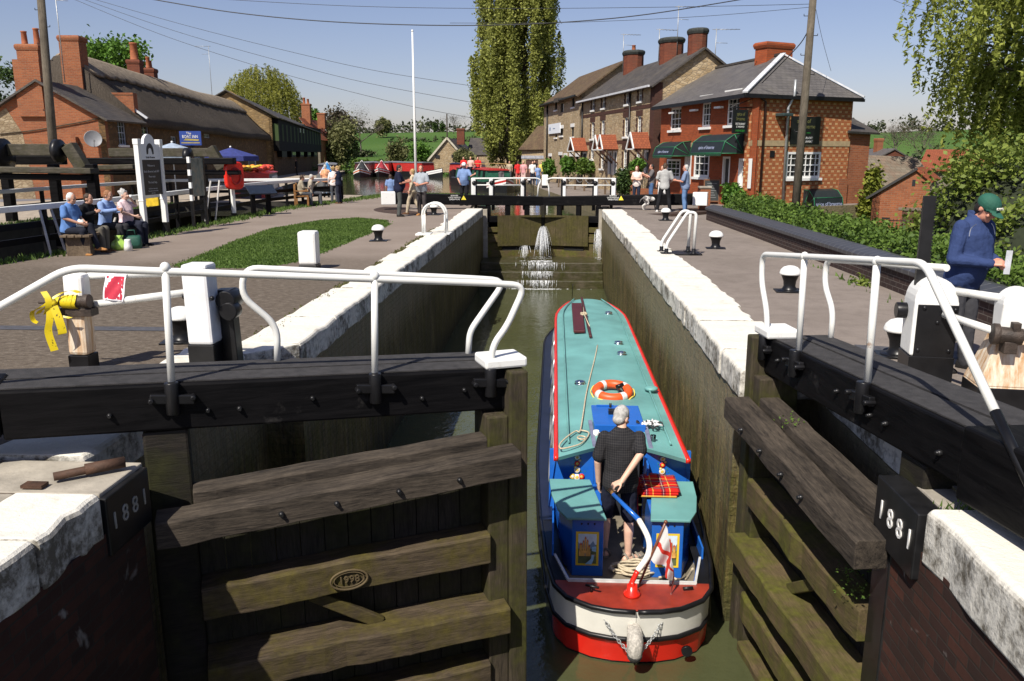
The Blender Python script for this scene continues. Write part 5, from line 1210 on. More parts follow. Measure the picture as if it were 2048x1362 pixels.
 if cap is not None:
  b = MB(); hball(b, (0, -.012, .045), (.094, .112, .090), 16, 10); b2 = MB(); L = []
  for u in np.linspace(-1, 1, 11):
   x = .082 * u; y0 = .085 * math.sqrt(max(0, 1 - u * u * .8)); L.append([H((x, y0 - .02, .045)), H((x, y0 + .085 * math.sqrt(max(.0, 1 - u * u)) + .008, .022 - .02 * u * u)), H((x, y0 + .085 * math.sqrt(max(.0, 1 - u * u)) + .006, .012 - .02 * u * u)), H((x, y0 - .02, .030))])
  b.loft(L, 0, True); done(b, 'cap', cap, .006, 0)
 if not far:
  for s in (-1, 1):
   b = MB(); c = H((s * .033, .083, .004)); b.ball(tuple(c), .009, 0, 8, 6); b.v = [tuple(V(v) * k) for v in b.v]; b.build('eye', flat('eye_dark', (.02, .015, .012), .2), root)
 root['_k'] = k
 return root, H, up, k
def W2L(root_loc, face, k, p):
 """a world point in a person's own unscaled frame"""
 v = Matrix.Rotation(-R_(face), 3, 'Z') @ (Vector(p) - Vector(root_loc)); return v / k
GREYH = flat('grey_hair', (.40, .39, .37), .8, .3, 30, bump=.5); WHITEH = flat('white_hair', (.62, .60, .57), .8, .25, 30, bump=.5); BROWNH = flat('brown_hair', (.05, .028, .014), .7, .35, 30, bump=.5); DARKH = flat('dark_hair', (.015, .011, .009), .6, .3, 30, bump=.5); AUBURNH = flat('auburn_hair', (.11, .03, .012), .6, .35, 30, bump=.5); FAIRH = flat('fair_hair', (.38, .25, .10), .7, .3, 30, bump=.5); GINGERH = flat('sandy_hair', (.25, .11, .045), .7, .3, 30, bump=.5)
SH_BLACK = cloth('black_shoe', (.015, .014, .014)); SH_TAN = cloth('tan_shoe', (.35, .17, .06)); SH_WHITE = cloth('white_shoe', (.70, .69, .66)); SH_BROWN = cloth('brown_shoe', (.12, .06, .03))
# the steerer
def m_check():
 t = NT('dark_check_shirt'); sp = t.n('SeparateXYZ'); t.l(t.co(), sp.inputs[0]); col = (.018, .018, .021)
 for ax, f in ((0, 42), (2, 36)):
  w = t.math('FRACT', t.math('MULTIPLY', sp.outputs[ax], f)); col = t.mix(t.math('MULTIPLY', t.ramp(w, [(0, 0.0), (.80, 0.0), (.86, 1.0), (.94, 1.0), (1, 0.0)]), .4), col, (.085, .08, .075))
 t.base(col); t.set(.9, spec=.15); t.bump(t.noise(6, 5), .35, .02); return t.m
mloc = (.775, 8.80, -2.43); mh = 1.83; kk = mh / 1.75
wr = W2L(mloc, 0, kk, atY(1244, 962, 8.52)); gr = W2L(mloc, 0, kk, ph)
el = W2L(mloc, 0, kk, atY(1281, 908, 8.66))
pr, H_, up_, k_ = person('grey haired man in a dark checked shirt and navy shorts steering the blue boat', mloc, 0, mh, m_check(), cloth('navy_shorts', (.012, .014, .028)), None, GREYH, SKIN2, 'short', True, belly=.02, girth=1.10, headyaw=R_(-38), headpitch=R_(22), lean=R_(3),
 arms={'R': (tuple(el), tuple(wr)), 'L': ((-.25, -.01, 1.12), (-.235, .05, .86)), 'toe': [(-.25, 1), (.75, .65)]}, feet=[(-.15, .05, 0), (.10, -.08, 0)], knees=[(-.14, .08, .50), (.10, -.02, .50)], vox=.008, fold=.022,
 hands={'R': (tuple(gr - wr + Vector((-.02, 0, .01))), (0, .2, -1), (-.3, -.6, .6), .75)})
for i, (fx, fy, d) in enumerate(((-.15, .05, (-.25, 1)), (.10, -.08, (.75, .65)))):
 b = MB(); dd = Vector((d[0], d[1], 0)).normalized(); sd = Vector((dd.y, -dd.x, 0)); c = Vector((fx, fy, 0))
 rings = []
 for t_, w_ in ((-.085, .03), (-.04, .044), (.05, .048), (.13, .054), (.19, .045), (.215, .025)): q = c + dd * t_; rings.append([q - sd * w_ + Vector((0, 0, .0)), q + sd * w_, q + sd * w_ + Vector((0, 0, .022)), q - sd * w_ + Vector((0, 0, .022))])
 b.loft(rings, 0, False)
 for t_, hh in ((.12, .055), (.04, .085), (-.05, .09)): q = c + dd * t_; b.tube([q - sd * .05 + Vector((0, 0, .01)), q - sd * .045 + Vector((0, 0, hh * .7)), q + Vector((0, 0, hh + .006)), q + sd * .045 + Vector((0, 0, hh * .7)), q + sd * .05 + Vector((0, 0, .01))], .013, 6)
 b.v = [tuple(Vector(v) * k_) for v in b.v]; b.build('sandal', cloth('grey_sandal', (.20, .18, .15)), pr)
# the man in the green cap
cl = (4.02, 8.25, 0); cf = -150
pr, H_, up_, k_ = person('man in a green cap and blue fleece standing by the right paddle gear', cl, cf, 1.79, cloth('blue_fleece', (.032, .052, .135), .5), cloth('charcoal_trousers', (.050, .050, .056)), SH_BLACK, DARKH, SKIN3, 'long', belly=.035, girth=1.14, lean=R_(6), headpitch=R_(34), headyaw=R_(6), cap=flat('green_cap', (.012, .085, .055), .8, .15, 8), vox=.009, fold=.022,
 arms={'L': ((-.26, .03, 1.10), (-.075, .30, 1.06)), 'R': ((.26, .04, 1.10), (.085, .29, 1.08)), 'toe': [(-.3, 1), (.2, 1)]}, feet=[(-.13, .02, 0), (.12, -.06, 0)], hands={'L': ((.55, .75, .1), (.5, -.2, -.6), (.1, .3, 1), .8), 'R': ((-.5, .8, .1), (-.5, -.2, -.6), (-.1, .3, 1), .8)})
b = MB(); c = Vector((.01, .40, 1.09)); b.bar(c + Vector((-.01, 0, -.10)), c + Vector((.03, .03, .12)), .05, .006); b.v = [tuple(Vector(v) * k_) for v in b.v]; o = b.build('folded_leaflet', flat('leaflet_paper', (.62, .64, .68), .5)); o.location = cl; o.rotation_euler.z = R_(cf); tag(o, 'folded white leaflet held by the man in the green cap', 'leaflet')
txm = flat('cap_lettering', (.75, .72, .62), .7)
q = H_((0, .098, .066)) * k_; rot = (rotm(R_(6), R_(6) * .3 + R_(34)) @ Matrix.Rotation(R_(180), 3, 'Z') @ Matrix.Rotation(R_(62), 3, 'X')).to_euler(); text('cap_lettering', 'ESKIMO', .034, txm, pr, q, rot, .004)
b = MB(); b.loft([[up_((.072 * math.cos(a), -.02 + .075 * math.sin(a), z + .02 * math.sin(a + math.pi))) for a in np.linspace(0, 6.283, 17)[:-1]] for z in (1.43, 1.47, 1.52)], 0, True, False); b.v = [tuple(Vector(v) * k_) for v in b.v]; o = b.build('collar', cloth('blue_fleece', ''), pr); so_ = o.modifiers.new('thick', 'SOLIDIFY'); so_.thickness = .012
b = MB()
for s in (-1, 1): ribbon(b, [up_((s * .11, .075, 1.44)), up_((s * .165, .07, 1.40)), up_((s * .19, .085, 1.33))], .02, .2)
b.v = [tuple(Vector(v) * k_) for v in b.v]; b.build('shoulder_piping', flat('pale_piping', (.55, .58, .65), .7), pr)
# four people on the near bench
sitx = dict(sit=.45, vox=.013)
person('white haired man in a blue short sleeved shirt seated nearest on the bench', (-10.42, 17.30, 0), -98, 1.74, cloth('mid_blue_shirt', (.10, .20, .44)), cloth('dark_navy_trousers', (.015, .017, .026)), SH_TAN, WHITEH, SKIN, 'short', belly=.05, girth=1.08, lean=R_(10), headpitch=R_(8), arms={'L': ((-.24, .10, .80), (-.10, .34, .68)), 'R': ((.25, .12, .80), (.08, .36, .68))}, feet=[(-.06, .62, .10), (.10, .40, 0)], knees=[(-.08, .46, .62), (.12, .44, .53)], **sitx)
person('person in black with glasses seated hidden between the two blue shirted men', (-10.38, 17.86, 0), -92, 1.66, cloth('black_top', (.012, .012, .014)), cloth('tweed_skirt', (.12, .11, .09)), SH_BROWN, BROWNH, SKIN, 'long', lean=R_(12), arms={'R': ((.24, .08, .82), (.06, .30, .92))}, **sitx)
person('sandy haired man in a pale blue shirt eating on the bench', (-10.28, 18.50, 0), -95, 1.76, cloth('pale_blue_shirt', (.22, .32, .56)), cloth('dark_grey_trousers', (.03, .03, .034)), SH_BROWN, GINGERH, SKIN, 'long', lean=R_(10), headpitch=R_(12), arms={'L': ((-.25, .14, .84), (-.08, .36, .84)), 'R': ((.24, .12, .84), (.08, .36, .88))}, **sitx)
person('grey haired woman in a pink top drinking at the far end of the bench', (-10.12, 19.15, 0), -98, 1.66, cloth('pink_white_top', (.66, .50, .52)), cloth('navy_trousers', (.02, .022, .035)), SH_BLACK, GREYH, SKIN2, 'short', female=True, girth=1.1, belly=.03, hairstyle='curly', arms={'L': ((-.26, .14, .98), (-.06, .15, 1.16)), 'R': ((.24, .10, .84), (.10, .34, .74))}, **sitx)
b = MB(); b.lathe([(.028, 0), (.038, .07), (.034, .07), (.02, .005)], 12); tag(b.build('cup', WHITE, None, 0, (-9.92, 19.1, 1.12)), 'white cup raised to the mouth of the woman in pink', 'cup')
b = MB(); rings = [[(.09 * math.cos(a) * s, .07 * math.sin(a) * s, z + .01 * math.sin(a * 3)) for a in np.linspace(0, 6.283, 13)[:-1]] for z, s in ((0, 1), (.02, 1.1), (.10, .9), (.16, .5))]
b.loft(rings); tag(b.build('sandwich_bag', flat('white_plastic', (.66, .70, .66), .35, .2, 8), None, 0, (-10.12, 17.25, .60)), 'crumpled white food bag on the lap of the white haired man', 'bag')
# two people on the teak bench
person('brown haired woman in a checked beige shirt seated on the teak bench', (-10.68, 34.65, 0), -68, 1.64, cloth('beige_check', (.30, .26, .19)), cloth('grey_trousers', (.07, .075, .085)), SH_BLACK, BROWNH, SKIN, 'long', female=True, belly=.04, girth=1.1, hairstyle='curly', lean=R_(8), arms={'R': ((.22, .12, .82), (.10, .34, .78))}, sit=.45, vox=.016)
person('second person on the teak bench half hidden and holding food', (-10.45, 35.25, 0), -68, 1.68, cloth('pale_beige', (.38, .33, .26)), cloth('grey_trousers', ''), SH_BLACK, GREYH, SKIN, 'long', lean=R_(8), arms={'L': ((-.22, .14, .84), (-.05, .36, .98))}, sit=.45, vox=.016)
# walkers and talkers on the left
person('woman in a dark navy body warmer leaning at the fence corner', (-9.55, 36.6, 0), 80, 1.66, cloth('navy_gilet', (.014, .018, .036)), cloth('navy_trousers', ''), SH_BROWN, FAIRH, SKIN2, 'none', female=True, girth=1.12, hairstyle='curly', arms={'L': ((-.22, .10, 1.16), (-.10, .34, 1.12)), 'R': ((.22, .06, 1.12), (.18, .28, 1.02))}, vox=.016)
person('fair haired woman in white standing at the fence corner facing away', (-9.95, 37.3, 0), 20, 1.62, cloth('white_blouse', (.66, .60, .58)), cloth('grey_trousers', ''), SH_BLACK, FAIRH, SKIN2, 'long', female=True, hairstyle='curly', vox=.018)
person('grey haired woman in an orange patterned blouse beyond the fence', (-11.6, 42.0, 0), 10, 1.66, flat('orange_floral', (.62, .30, .16), .9, .5, 14), cloth('grey_trousers', ''), SH_BLACK, GREYH, SKIN, 'short', female=True, girth=1.15, vox=.018)
person('man in a navy polo shirt and grey cargo trousers holding food', (-5.42, 28.9, 0), -78, 1.80, cloth('navy_polo', (.012, .014, .032)), cloth('grey_cargo', (.075, .080, .075)), SH_BLACK, DARKH, SKIN3, 'short', belly=.05, girth=1.14, arms={'L': ((-.26, .02, 1.14), (-.06, .30, 1.20)), 'R': ((.27, .04, 1.12), (.10, .32, 1.16))}, vox=.015, headpitch=R_(10))
person('woman in beige walking behind the two standing men', (-5.15, 30.2, 0), 80, 1.64, cloth('beige_jacket', (.50, .42, .30)), cloth('beige_trousers', (.42, .35, .25)), SH_BROWN, FAIRH, SKIN, 'long', female=True, feet=[(-.08, .24, 0), (.08, -.28, .03)], knees=[(-.09, .16, .50), (.09, -.05, .48)], vox=.016)
person('man in a light grey polo shirt with his hands clasped in front', (-4.72, 29.45, 0), 165, 1.78, cloth('light_grey_polo', (.30, .33, .36)), cloth('brown_grey_trousers', (.055, .048, .048)), SH_TAN, BROWNH, SKIN3, 'short', belly=.06, girth=1.12, headyaw=R_(18), arms={'L': ((-.26, .03, 1.13), (-.04, .26, 1.06)), 'R': ((.26, .03, 1.13), (.05, .27, 1.08))}, vox=.015)
pr, H_, up_, k_ = person('man in a blue T-shirt and white cap resting a hand on the upper gate rail', (-3.85, 35.4, 0), 172, 1.82, cloth('faded_blue_tee', (.16, .24, .42)), cloth('black_shorts', (.014, .014, .017)), SH_BLACK, DARKH, SKIN, 'short', True, girth=1.14, belly=.04, cap=flat('white_cap', (.74, .74, .74), .8), arms={'L': ((-.30, .08, 1.18), (-.48, .22, 1.26)), 'R': ((.26, .0, 1.10), (.14, .18, .92))}, vox=.015)
person('person in faded blue seen from behind sitting by the water', (-8.3, 42.0, 0), 5, 1.7, cloth('faded_blue_tee', ''), cloth('navy_trousers', ''), SH_BLACK, BROWNH, SKIN, 'short', sit=.28, vox=.018)
# group on the right
person('red haired woman in a cream top with folded arms', (3.49, 36.2, 0), 165, 1.68, cloth('cream_top', (.66, .58, .52)), cloth('dark_jeans', (.02, .026, .045)), SH_WHITE, AUBURNH, SKIN2, 'none', female=True, hairstyle='long', arms={'L': ((-.23, .06, 1.14), (.06, .20, 1.16)), 'R': ((.23, .06, 1.14), (-.06, .22, 1.12))}, vox=.016, headyaw=R_(-20))
person('dark haired man in a grey vest raising one hand to eat', (4.2, 36.9, 0), 95, 1.74, cloth('grey_vest', (.12, .11, .11)), cloth('blue_jeans', (.07, .13, .26)), SH_WHITE, DARKH, SKIN3, 'short', arms={'L': ((-.26, .14, 1.18), (-.12, .38, 1.30)), 'R': ((.24, .12, 1.12), (.12, .36, 1.24))}, vox=.016)
person('man in a grey T-shirt and black jeans seen from behind', (4.1, 31.7, 0), -8, 1.84, cloth('grey_tee', (.36, .36, .35)), cloth('black_jeans', (.014, .014, .016)), SH_WHITE, BROWNH, SKIN2, 'short', feet=[(-.24, -.02, 0), (.22, -.02, 0)], knees=[(-.17, .02, .50), (.16, .02, .50)], headpitch=R_(18), headyaw=R_(-20), arms={'L': ((-.27, .02, 1.14), (-.14, .22, 1.05)), 'R': ((.27, .02, 1.12), (.16, .20, 1.0))}, vox=.014)
person('person in white shirt and shorts half hidden behind the grey T-shirt', (4.55, 36.0, 0), 150, 1.70, cloth('white_shirt', (.74, .74, .72)), cloth('white_shorts', (.66, .66, .64)), SH_WHITE, DARKH, SKIN, 'short', True, vox=.016, girth=1.1)
person('grey haired man in a faded blue shirt and blue jeans eating', (4.84, 31.5, 0), 72, 1.78, cloth('faded_denim_shirt', (.16, .21, .32)), cloth('light_jeans', (.12, .21, .38)), SH_TAN, GREYH, SKIN3, 'short', belly=.04, girth=1.1, arms={'L': ((-.27, .06, 1.12), (-.10, .34, 1.16)), 'R': ((.26, .06, 1.12), (.06, .34, 1.14))}, vox=.015)
# people further off
FARP = [('person in a red shirt and shorts on the right towpath', (1036, 370), 20, cloth('red_shirt', (.60, .03, .03)), cloth('red_shorts', (.5, .16, .14)), BROWNH, True, 1.72), ('person in pink standing beside the person in red', (1047, 371), 160, cloth('pink_shirt', (.60, .30, .30)), cloth('pink_shorts', (.6, .42, .38)), FAIRH, True, 1.74),
  ('person in a white shirt and dark jeans on the towpath', (1065, 369), 190, cloth('white_shirt', ''), cloth('dark_jeans', ''), DARKH, False, 1.7), ('person in black behind the white shirted one on the towpath', (1069, 362), 180, cloth('black_top', ''), cloth('black_jeans', ''), DARKH, False, 1.7),
  ('small person in pale blue near the upper gate handrail', (1076, 371), 200, cloth('pale_blue_shirt', ''), cloth('light_jeans', ''), BROWNH, False, 1.45), ('person in yellow by the bushes of the mill', (1083, 362), 180, cloth('yellow_top', (.62, .52, .12)), cloth('grey_trousers', ''), BROWNH, False, 1.6),
  ('person in sandy clothes beside the towpath trees', (1019, 363), 180, cloth('beige_trousers', ''), cloth('grey_trousers', ''), BROWNH, False, 1.66)]
for lb, (px, py), fa, sh, lg_, hr, st, hh in FARP:
 p = atZ(px, py); person(lb, (p[0], p[1], 0), fa, hh, sh, lg_, SH_BLACK, hr, SKIN, 'short', st, vox=.024, far=True)
pq = [('person in dark clothes sitting outside the thatched pub', (250, 386), 60, cloth('black_top', ''), BROWNH, .45), ('person in a white top sitting at the pub tables', (268, 385), 30, cloth('white_blouse', ''), BROWNH, .45), ('bald person in grey brown sitting at the pub tables', (286, 383), 120, cloth('grey_vest', ''), GREYH, .45)]
for lb, (px, py), fa, sh, hr, st in pq:
 p = atZ(px, py); person(lb, (p[0], p[1], 0), fa, 1.72, sh, cloth('navy_trousers', ''), SH_BLACK, hr, SKIN, 'short', sit=st, vox=.02, far=True)
p = atZ(594, 351); person('person in dark clothes walking past the black barn', (p[0], p[1], 0), 100, 1.76, cloth('black_top', ''), cloth('black_jeans', ''), SH_BLACK, DARKH, SKIN, 'long', vox=.024, far=True)
# a dog between the talkers
dg = thing('dog', 'white and grey dog standing behind the legs of the grey shirted man', 'dog', (3.75, 32.9, 0), R_(-65))
b = MB(); V = Vector
limb(b, [V((0, -.26, .46)), V((0, -.05, .43)), V((0, .18, .42)), V((0, .30, .47))], [.095, .09, .125, .10]); limb(b, [V((0, .30, .48)), V((0, .42, .62))], [.075, .06]); limb(b, [V((0, .42, .64)), V((0, .50, .64)), V((0, .62, .60))], [.075, .06, .03])
for s in (-1, 1):
 limb(b, [V((s * .07, .24, .40)), V((s * .075, .22, .22)), V((s * .075, .24, .03))], [.055, .03, .024]); b.ball((s * .075, .27, .02), (.028, .045, .02))
 limb(b, [V((s * .07, -.24, .42)), V((s * .08, -.16, .26)), V((s * .08, -.33, .16)), V((s * .08, -.30, .03))], [.075, .048, .026, .022]); b.ball((s * .08, -.27, .02), (.028, .045, .02)); b.ball((s * .06, .40, .70), (.02, .025, .045))
limb(b, [V((0, -.34, .48)), V((0, -.46, .40)), V((0, -.52, .28))], [.03, .022, .012])
dm = NT('dog_coat'); dm.base(dm.ramp(dm.noise(4.2, 2), [(.46, (.62, .60, .56)), (.52, (.13, .12, .12))])); dm.set(.9); remesh(b.build('body', dm.m, dg), .014)
# ---------------------------------------------------------------- buildings: helpers
ORBRICK = brick('orange_brick', (.34, .115, .048), (.24, .075, .034), (.26, .18, .12), .23, .078, .014, .28, patch=(.16, .11, .07))
RBRICK = brick('red_brick', (.38, .085, .028), (.28, .062, .022), (.17, .10, .06), .23, .078, .012, .2)
CHBRICK = brick('chimney_brick', (.20, .055, .028), (.12, .035, .022), (.14, .09, .06), .23, .078, .012, .35)
DKBRICK = brick('dark_brick_dressing', (.085, .035, .026), (.06, .026, .02), (.08, .055, .04), .23, .078, .012, .3)
STONE = rubble('cream_rubble_stone', [(.42, .31, .18), (.32, .23, .125), (.48, .38, .24), (.37, .265, .145)], (.26, .21, .15), 3.6)
MILLSTONE = rubble('mill_stone', [(.43, .33, .20), (.35, .26, .15), (.48, .39, .26)], (.25, .20, .14), 4.2)
IRONSTONE = rubble('ironstone_rubble', [(.15, .085, .035), (.10, .058, .026), (.19, .115, .05)], (.08, .055, .035), 3.2)
GREYSTONE = rubble('grey_stone', [(.25, .22, .17), (.18, .155, .12), (.30, .27, .21)], (.17, .15, .11), 3.4)
SLATE = rows('grey_slate', (.095, .088, .084), (.13, .12, .115), .17, .28, .6, (.17, .155, .13), .45)
OLDSLATE = rows('dark_slate', (.055, .049, .046), (.085, .076, .07), .17, .28, .7, (.13, .11, .08), .5)
MILLTILE = rows('brown_mill_tile', (.085, .055, .035), (.13, .085, .05), .16, .2, .9, (.16, .13, .06), .45)
ORTILE = rows('orange_tile', (.30, .085, .036), (.22, .06, .028), .11, .17, .8)
STONETILE = rows('mossy_stone_tile', (.20, .17, .13), (.14, .12, .09), .22, .3, .9, (.22, .10, .06), .55)
CHPOT = flat('terracotta_pot', (.32, .10, .04), .8, .2, 6)
LEAD = flat('pale_lead', (.52, .53, .55), .5, .2, 6)
CHBLACK = flat('sooty_cap', (.030, .034, .030), .8, .4, 8, bump=.4)
DARKIN = flat('dark_interior', (.012, .012, .013), .5)
def brickcheck():
 t = NT('checkered_brick'); uv = t.wallco(); sp = t.n('SeparateXYZ'); t.l(uv, sp.inputs[0])
 u = t.math('DIVIDE', sp.outputs[0], .36); v = t.math('DIVIDE', sp.outputs[1], .165)
 row = t.math('FLOOR', v); sh = t.math('MULTIPLY', t.math('MODULO', row, 2.0), .5)
 fu = t.math('FRACT', t.math('ADD', u, t.math('ADD', sh, 100.0))); fv = t.math('FRACT', t.math('ADD', v, 100.0))
 m = t.math('MULTIPLY', t.math('LESS_THAN', fu, .46), t.math('LESS_THAN', fv, .52))
 n = t.noise(2.2, 4); m = t.math('MULTIPLY', m, t.ramp(n, [(.3, .5), (.5, 1.0)]))
 bk = t.n('TexBrick'); bk.offset = .5; t.l(uv, bk.inputs['Vector']); bk.inputs['Scale'].default_value = 1
 bk.inputs['Brick Width'].default_value = .18; bk.inputs['Row Height'].default_value = .0825; bk.inputs['Mortar Size'].default_value = .005
 bk.inputs['Color1'].default_value = (.36, .11, .036, 1); bk.inputs['Color2'].default_value = (.26, .075, .028, 1); bk.inputs['Mortar'].default_value = (.26, .17, .10, 1)
 t.base(t.mix(m, bk.outputs[0], t.ramp(t.noise(7, 2), [(.3, (.40, .23, .105)), (.7, (.50, .33, .17))]))); t.set(.88, spec=.15); t.bump(bk.outputs[1], .3, -.01); return t.m
CHECK = brickcheck()
def wb(b, name, m, root, ang=0.0, bevel=0.0, parent=None):
 """mesh given in world points -> object whose local x runs at angle ang"""
 o = Vector(b.v[0]); Rm = Matrix.Rotation(-ang, 3, 'Z'); b.v = [tuple(Rm @ (Vector(v) - o)) for v in b.v]
 ob = b.build(name, m, parent or root, bevel); ob.location = o - Vector(root.location); ob.rotation_euler.z = ang; return ob
class Panel:
 """an upright wall from P to Q, outward on the right hand side of P->Q"""
 def __init__(s, root, P, Q, z0=0.0):
  s.root = root; s.P = Vector((P[0], P[1], z0)); d = Vector((Q[0] - P[0], Q[1] - P[1], 0)); s.L = d.length; s.a = math.atan2(d.y, d.x); s.d = d.normalized(); s.nrm = Vector((math.sin(s.a), -math.cos(s.a), 0))
 def put(s, mb, name, m, parent=None, bevel=0.0):
  o = mb.build(name, m, parent or s.root, bevel)
  if parent is None: o.location = s.P - Vector(s.root.location); o.rotation_euler.z = s.a
  return o
 def hit(s, px, py):
  D = Vector(ray(px, py)); C_ = Vector(cC); t = (s.P - C_).dot(s.nrm) / D.dot(s.nrm); p = C_ + D * t; return ((p - s.P).dot(s.d), p.z - s.P.z)
 def wall(s, H, m, openings=(), top=None, th=.3, name='wall', depth=.14):
  xs = sorted({0.0, s.L} | {x for o in openings for x in o[:2]}); zs = sorted({0.0, H} | {z for o in openings for z in o[2:4]})
  b = MB()
  for i in range(len(xs) - 1):
   for j in range(len(zs) - 1):
    cx, cz = (xs[i] + xs[i + 1]) / 2, (zs[j] + zs[j + 1]) / 2
    if any(o[0] < cx < o[1] and o[2] < cz < o[3] for o in openings): continue
    b.add([(xs[i], 0, zs[j]), (xs[i + 1], 0, zs[j]), (xs[i + 1], 0, zs[j + 1]), (xs[i], 0, zs[j + 1])], [(0, 1, 2, 3)])
  for x0, x1, z0, z1 in [o[:4] for o in openings]:
   for A, B2 in (((x0, z0), (x1, z0)), ((x1, z0), (x1, z1)), ((x1, z1), (x0, z1)), ((x0, z1), (x0, z0))): b.add([(A[0], 0, A[1]), (A[0], depth, A[1]), (B2[0], depth, B2[1]), (B2[0], 0, B2[1])], [(0, 1, 2, 3)])
  if top: P = [(0, 0, H)] + [(x, 0, z) for x, z in top] + [(s.L, 0, H)]; b.add(P, [tuple(range(len(P)))[::-1]])
  b.add([(0, 0, 0), (0, th, 0), (0, th, H), (0, 0, H)], [(0, 1, 2, 3)]); b.add([(s.L, 0, 0), (s.L, th, 0), (s.L, th, H), (s.L, 0, H)], [(3, 2, 1, 0)])
  return s.put(b, name, m)
 def window(s, o, nx=2, ny=3, frame=None, sill=None, lintel=None, bar=.022, fr=.055, depth=.10, name='window', glass=None, dark=False):
  x0, x1, z0, z1 = o[:4]; frame = frame or WHITE; b = MB(); y0, y1 = depth - .04, depth
  b.box(x0, x0 + fr, y0, y1, z0, z1).box(x1 - fr, x1, y0, y1, z0, z1).box(x0 + fr, x1 - fr, y0, y1, z0, z0 + fr).box(x0 + fr, x1 - fr, y0, y1, z1 - fr, z1)
  for i in range(1, nx): x = x0 + (x1 - x0) * i / nx; b.box(x - bar / 2, x + bar / 2, y0 + .01, y1, z0 + fr, z1 - fr)
  for j in range(1, ny): z = z0 + (z1 - z0) * j / ny; h = bar * (1.8 if ny % 2 == 0 and j == ny // 2 else 1); b.box(x0 + fr, x1 - fr, y0 + .008, y1 - .002, z - h / 2, z + h / 2)
  w = s.put(b, name, frame)
  g = MB(); g.add([(x0, depth + .012, z0), (x1, depth + .012, z0), (x1, depth + .012, z1), (x0, depth + .012, z1)], [(0, 1, 2, 3)]); g.build('pane', glass or GLASS, w)
  if sill: q = MB(); q.box(x0 - .10, x1 + .10, -.09, .05, z0 - .11, z0 - .003); q.build('sill', sill, w)
  if lintel: q = MB(); q.prism([(x0 - .12, -.03, z1 + .003), (x1 + .12, -.03, z1 + .003), (x1 + .2, -.03, z1 + .30), (x0 - .2, -.03, z1 + .30)], (0, .06, 0)); q.build('lintel', lintel, w)
  return w
 def door(s, o, m, glazed=False):
  x0, x1, z0, z1 = o[:4]; b = MB(); b.box(x0, x1, .09, .13, z0, z1); d = s.put(b, 'door', m)
  q = MB(); q.box(x0 - .06, x0 + .03, -.01, .10, z0, z1 + .06).box(x1 - .03, x1 + .06, -.01, .10, z0, z1 + .06).box(x0 + .03, x1 - .03, -.01, .10, z1 - .03, z1 + .06); q.build('door_frame', WHITE, d)
  if glazed:
   q = MB()
   for i in range(2):
    for j in range(3): xa = x0 + (x1 - x0) * (.16 + i * .36); za = z0 + (z1 - z0) * (.42 + j * .18); q.add([(xa, .086, za), (xa + (x1 - x0) * .3, .086, za), (xa + (x1 - x0) * .3, .086, za + (z1 - z0) * .15), (xa, .086, za + (z1 - z0) * .15)], [(0, 1, 2, 3)])
   q.build('pane', GLASS, d)
  return d
def rect(pn, px0, px1, py0, py1):
 """pixel box -> opening (x0,x1,z0,z1) on a panel"""
 mx, my = (px0 + px1) / 2, (py0 + py1) / 2; a = pn.hit(px0, my)[0]; c = pn.hit(px1, my)[0]; z1 = pn.hit(mx, py0)[1]; z0 = pn.hit(mx, py1)[1]
 return (min(a, c), max(a, c), z0, z1)
def slope(root, pts, m, ang, name='roof', th=.09):
 b = MB(); n = len(pts); P = [Vector(p) for p in pts]; nr = (P[1] - P[0]).cross(P[2] - P[0]).normalized()
 if nr.z < 0: P = P[::-1]; nr = -nr
 Q = [p - nr * th for p in P]; b.add(P + Q, [tuple(range(n)), tuple(range(n, 2 * n))[::-1]] + [(i, n + i, n + (i + 1) % n, (i + 1) % n) for i in range(n)])
 return wb(b, name, m, root, ang)
def chimney(root, c, w, d, z0, z1, ang, m=CHBRICK, capm=None, pots=(), octo=False, name='chimney'):
 b = MB(); c = Vector((c[0], c[1], 0)) - Vector((root.location.x, root.location.y, 0)); zz = -root.location.z
 def ring(s_, z):
  if octo: return [(w / 2 * s_ * math.cos(a) * 1.05, d / 2 * s_ * math.sin(a) * 1.05, z + zz) for a in np.linspace(0, 2 * math.pi, 13)[:-1]]
  return [(-w / 2 * s_, -d / 2 * s_, z + zz), (w / 2 * s_, -d / 2 * s_, z + zz), (w / 2 * s_, d / 2 * s_, z + zz), (-w / 2 * s_, d / 2 * s_, z + zz)]
 b.loft([ring(1, z0), ring(1, z1 - .28)], 0, False)
 o = b.build(name, m, root); o.location = c; o.rotation_euler.z = ang
 q = MB(); q.loft([ring(1.06, z1 - .28), ring(1.14, z1 - .16), ring(1.14, z1 - .08), ring(1.04, z1)], 0, False); q.build('chimney_cap', capm or m, o, .01)
 for (px_, py_, h, r) in pots: q = MB(); q.lathe([(r * 1.1, 0), (r, .06), (r * .85, h * .9), (r * 1.0, h * .93), (r, h)], 14, (px_, py_, z1 + zz)); q.build('chimney_pot', CHPOT, o)
 return o
def aerial(label, base, h, yaw, n=5):
 t = thing('television_aerial', label, 'aerial', tuple(base), yaw); b = MB(); b.tube([(0, 0, -.3), (0, 0, h)], .022, 6); b.build('mast', GALV, t)
 b = MB(); b.tube([(-.2, 0, h - .05), (1.2, 0, h - .05)], .016, 5)
 for i in range(n): x = .1 + i * .22; b.tube([(x, -.22, h - .05), (x, .22, h - .05)], .01, 4)
 b.tube([(0, 0, h - .7), (.6, 0, h - .72)], .012, 4); b.build('antenna', GALV, t); return t
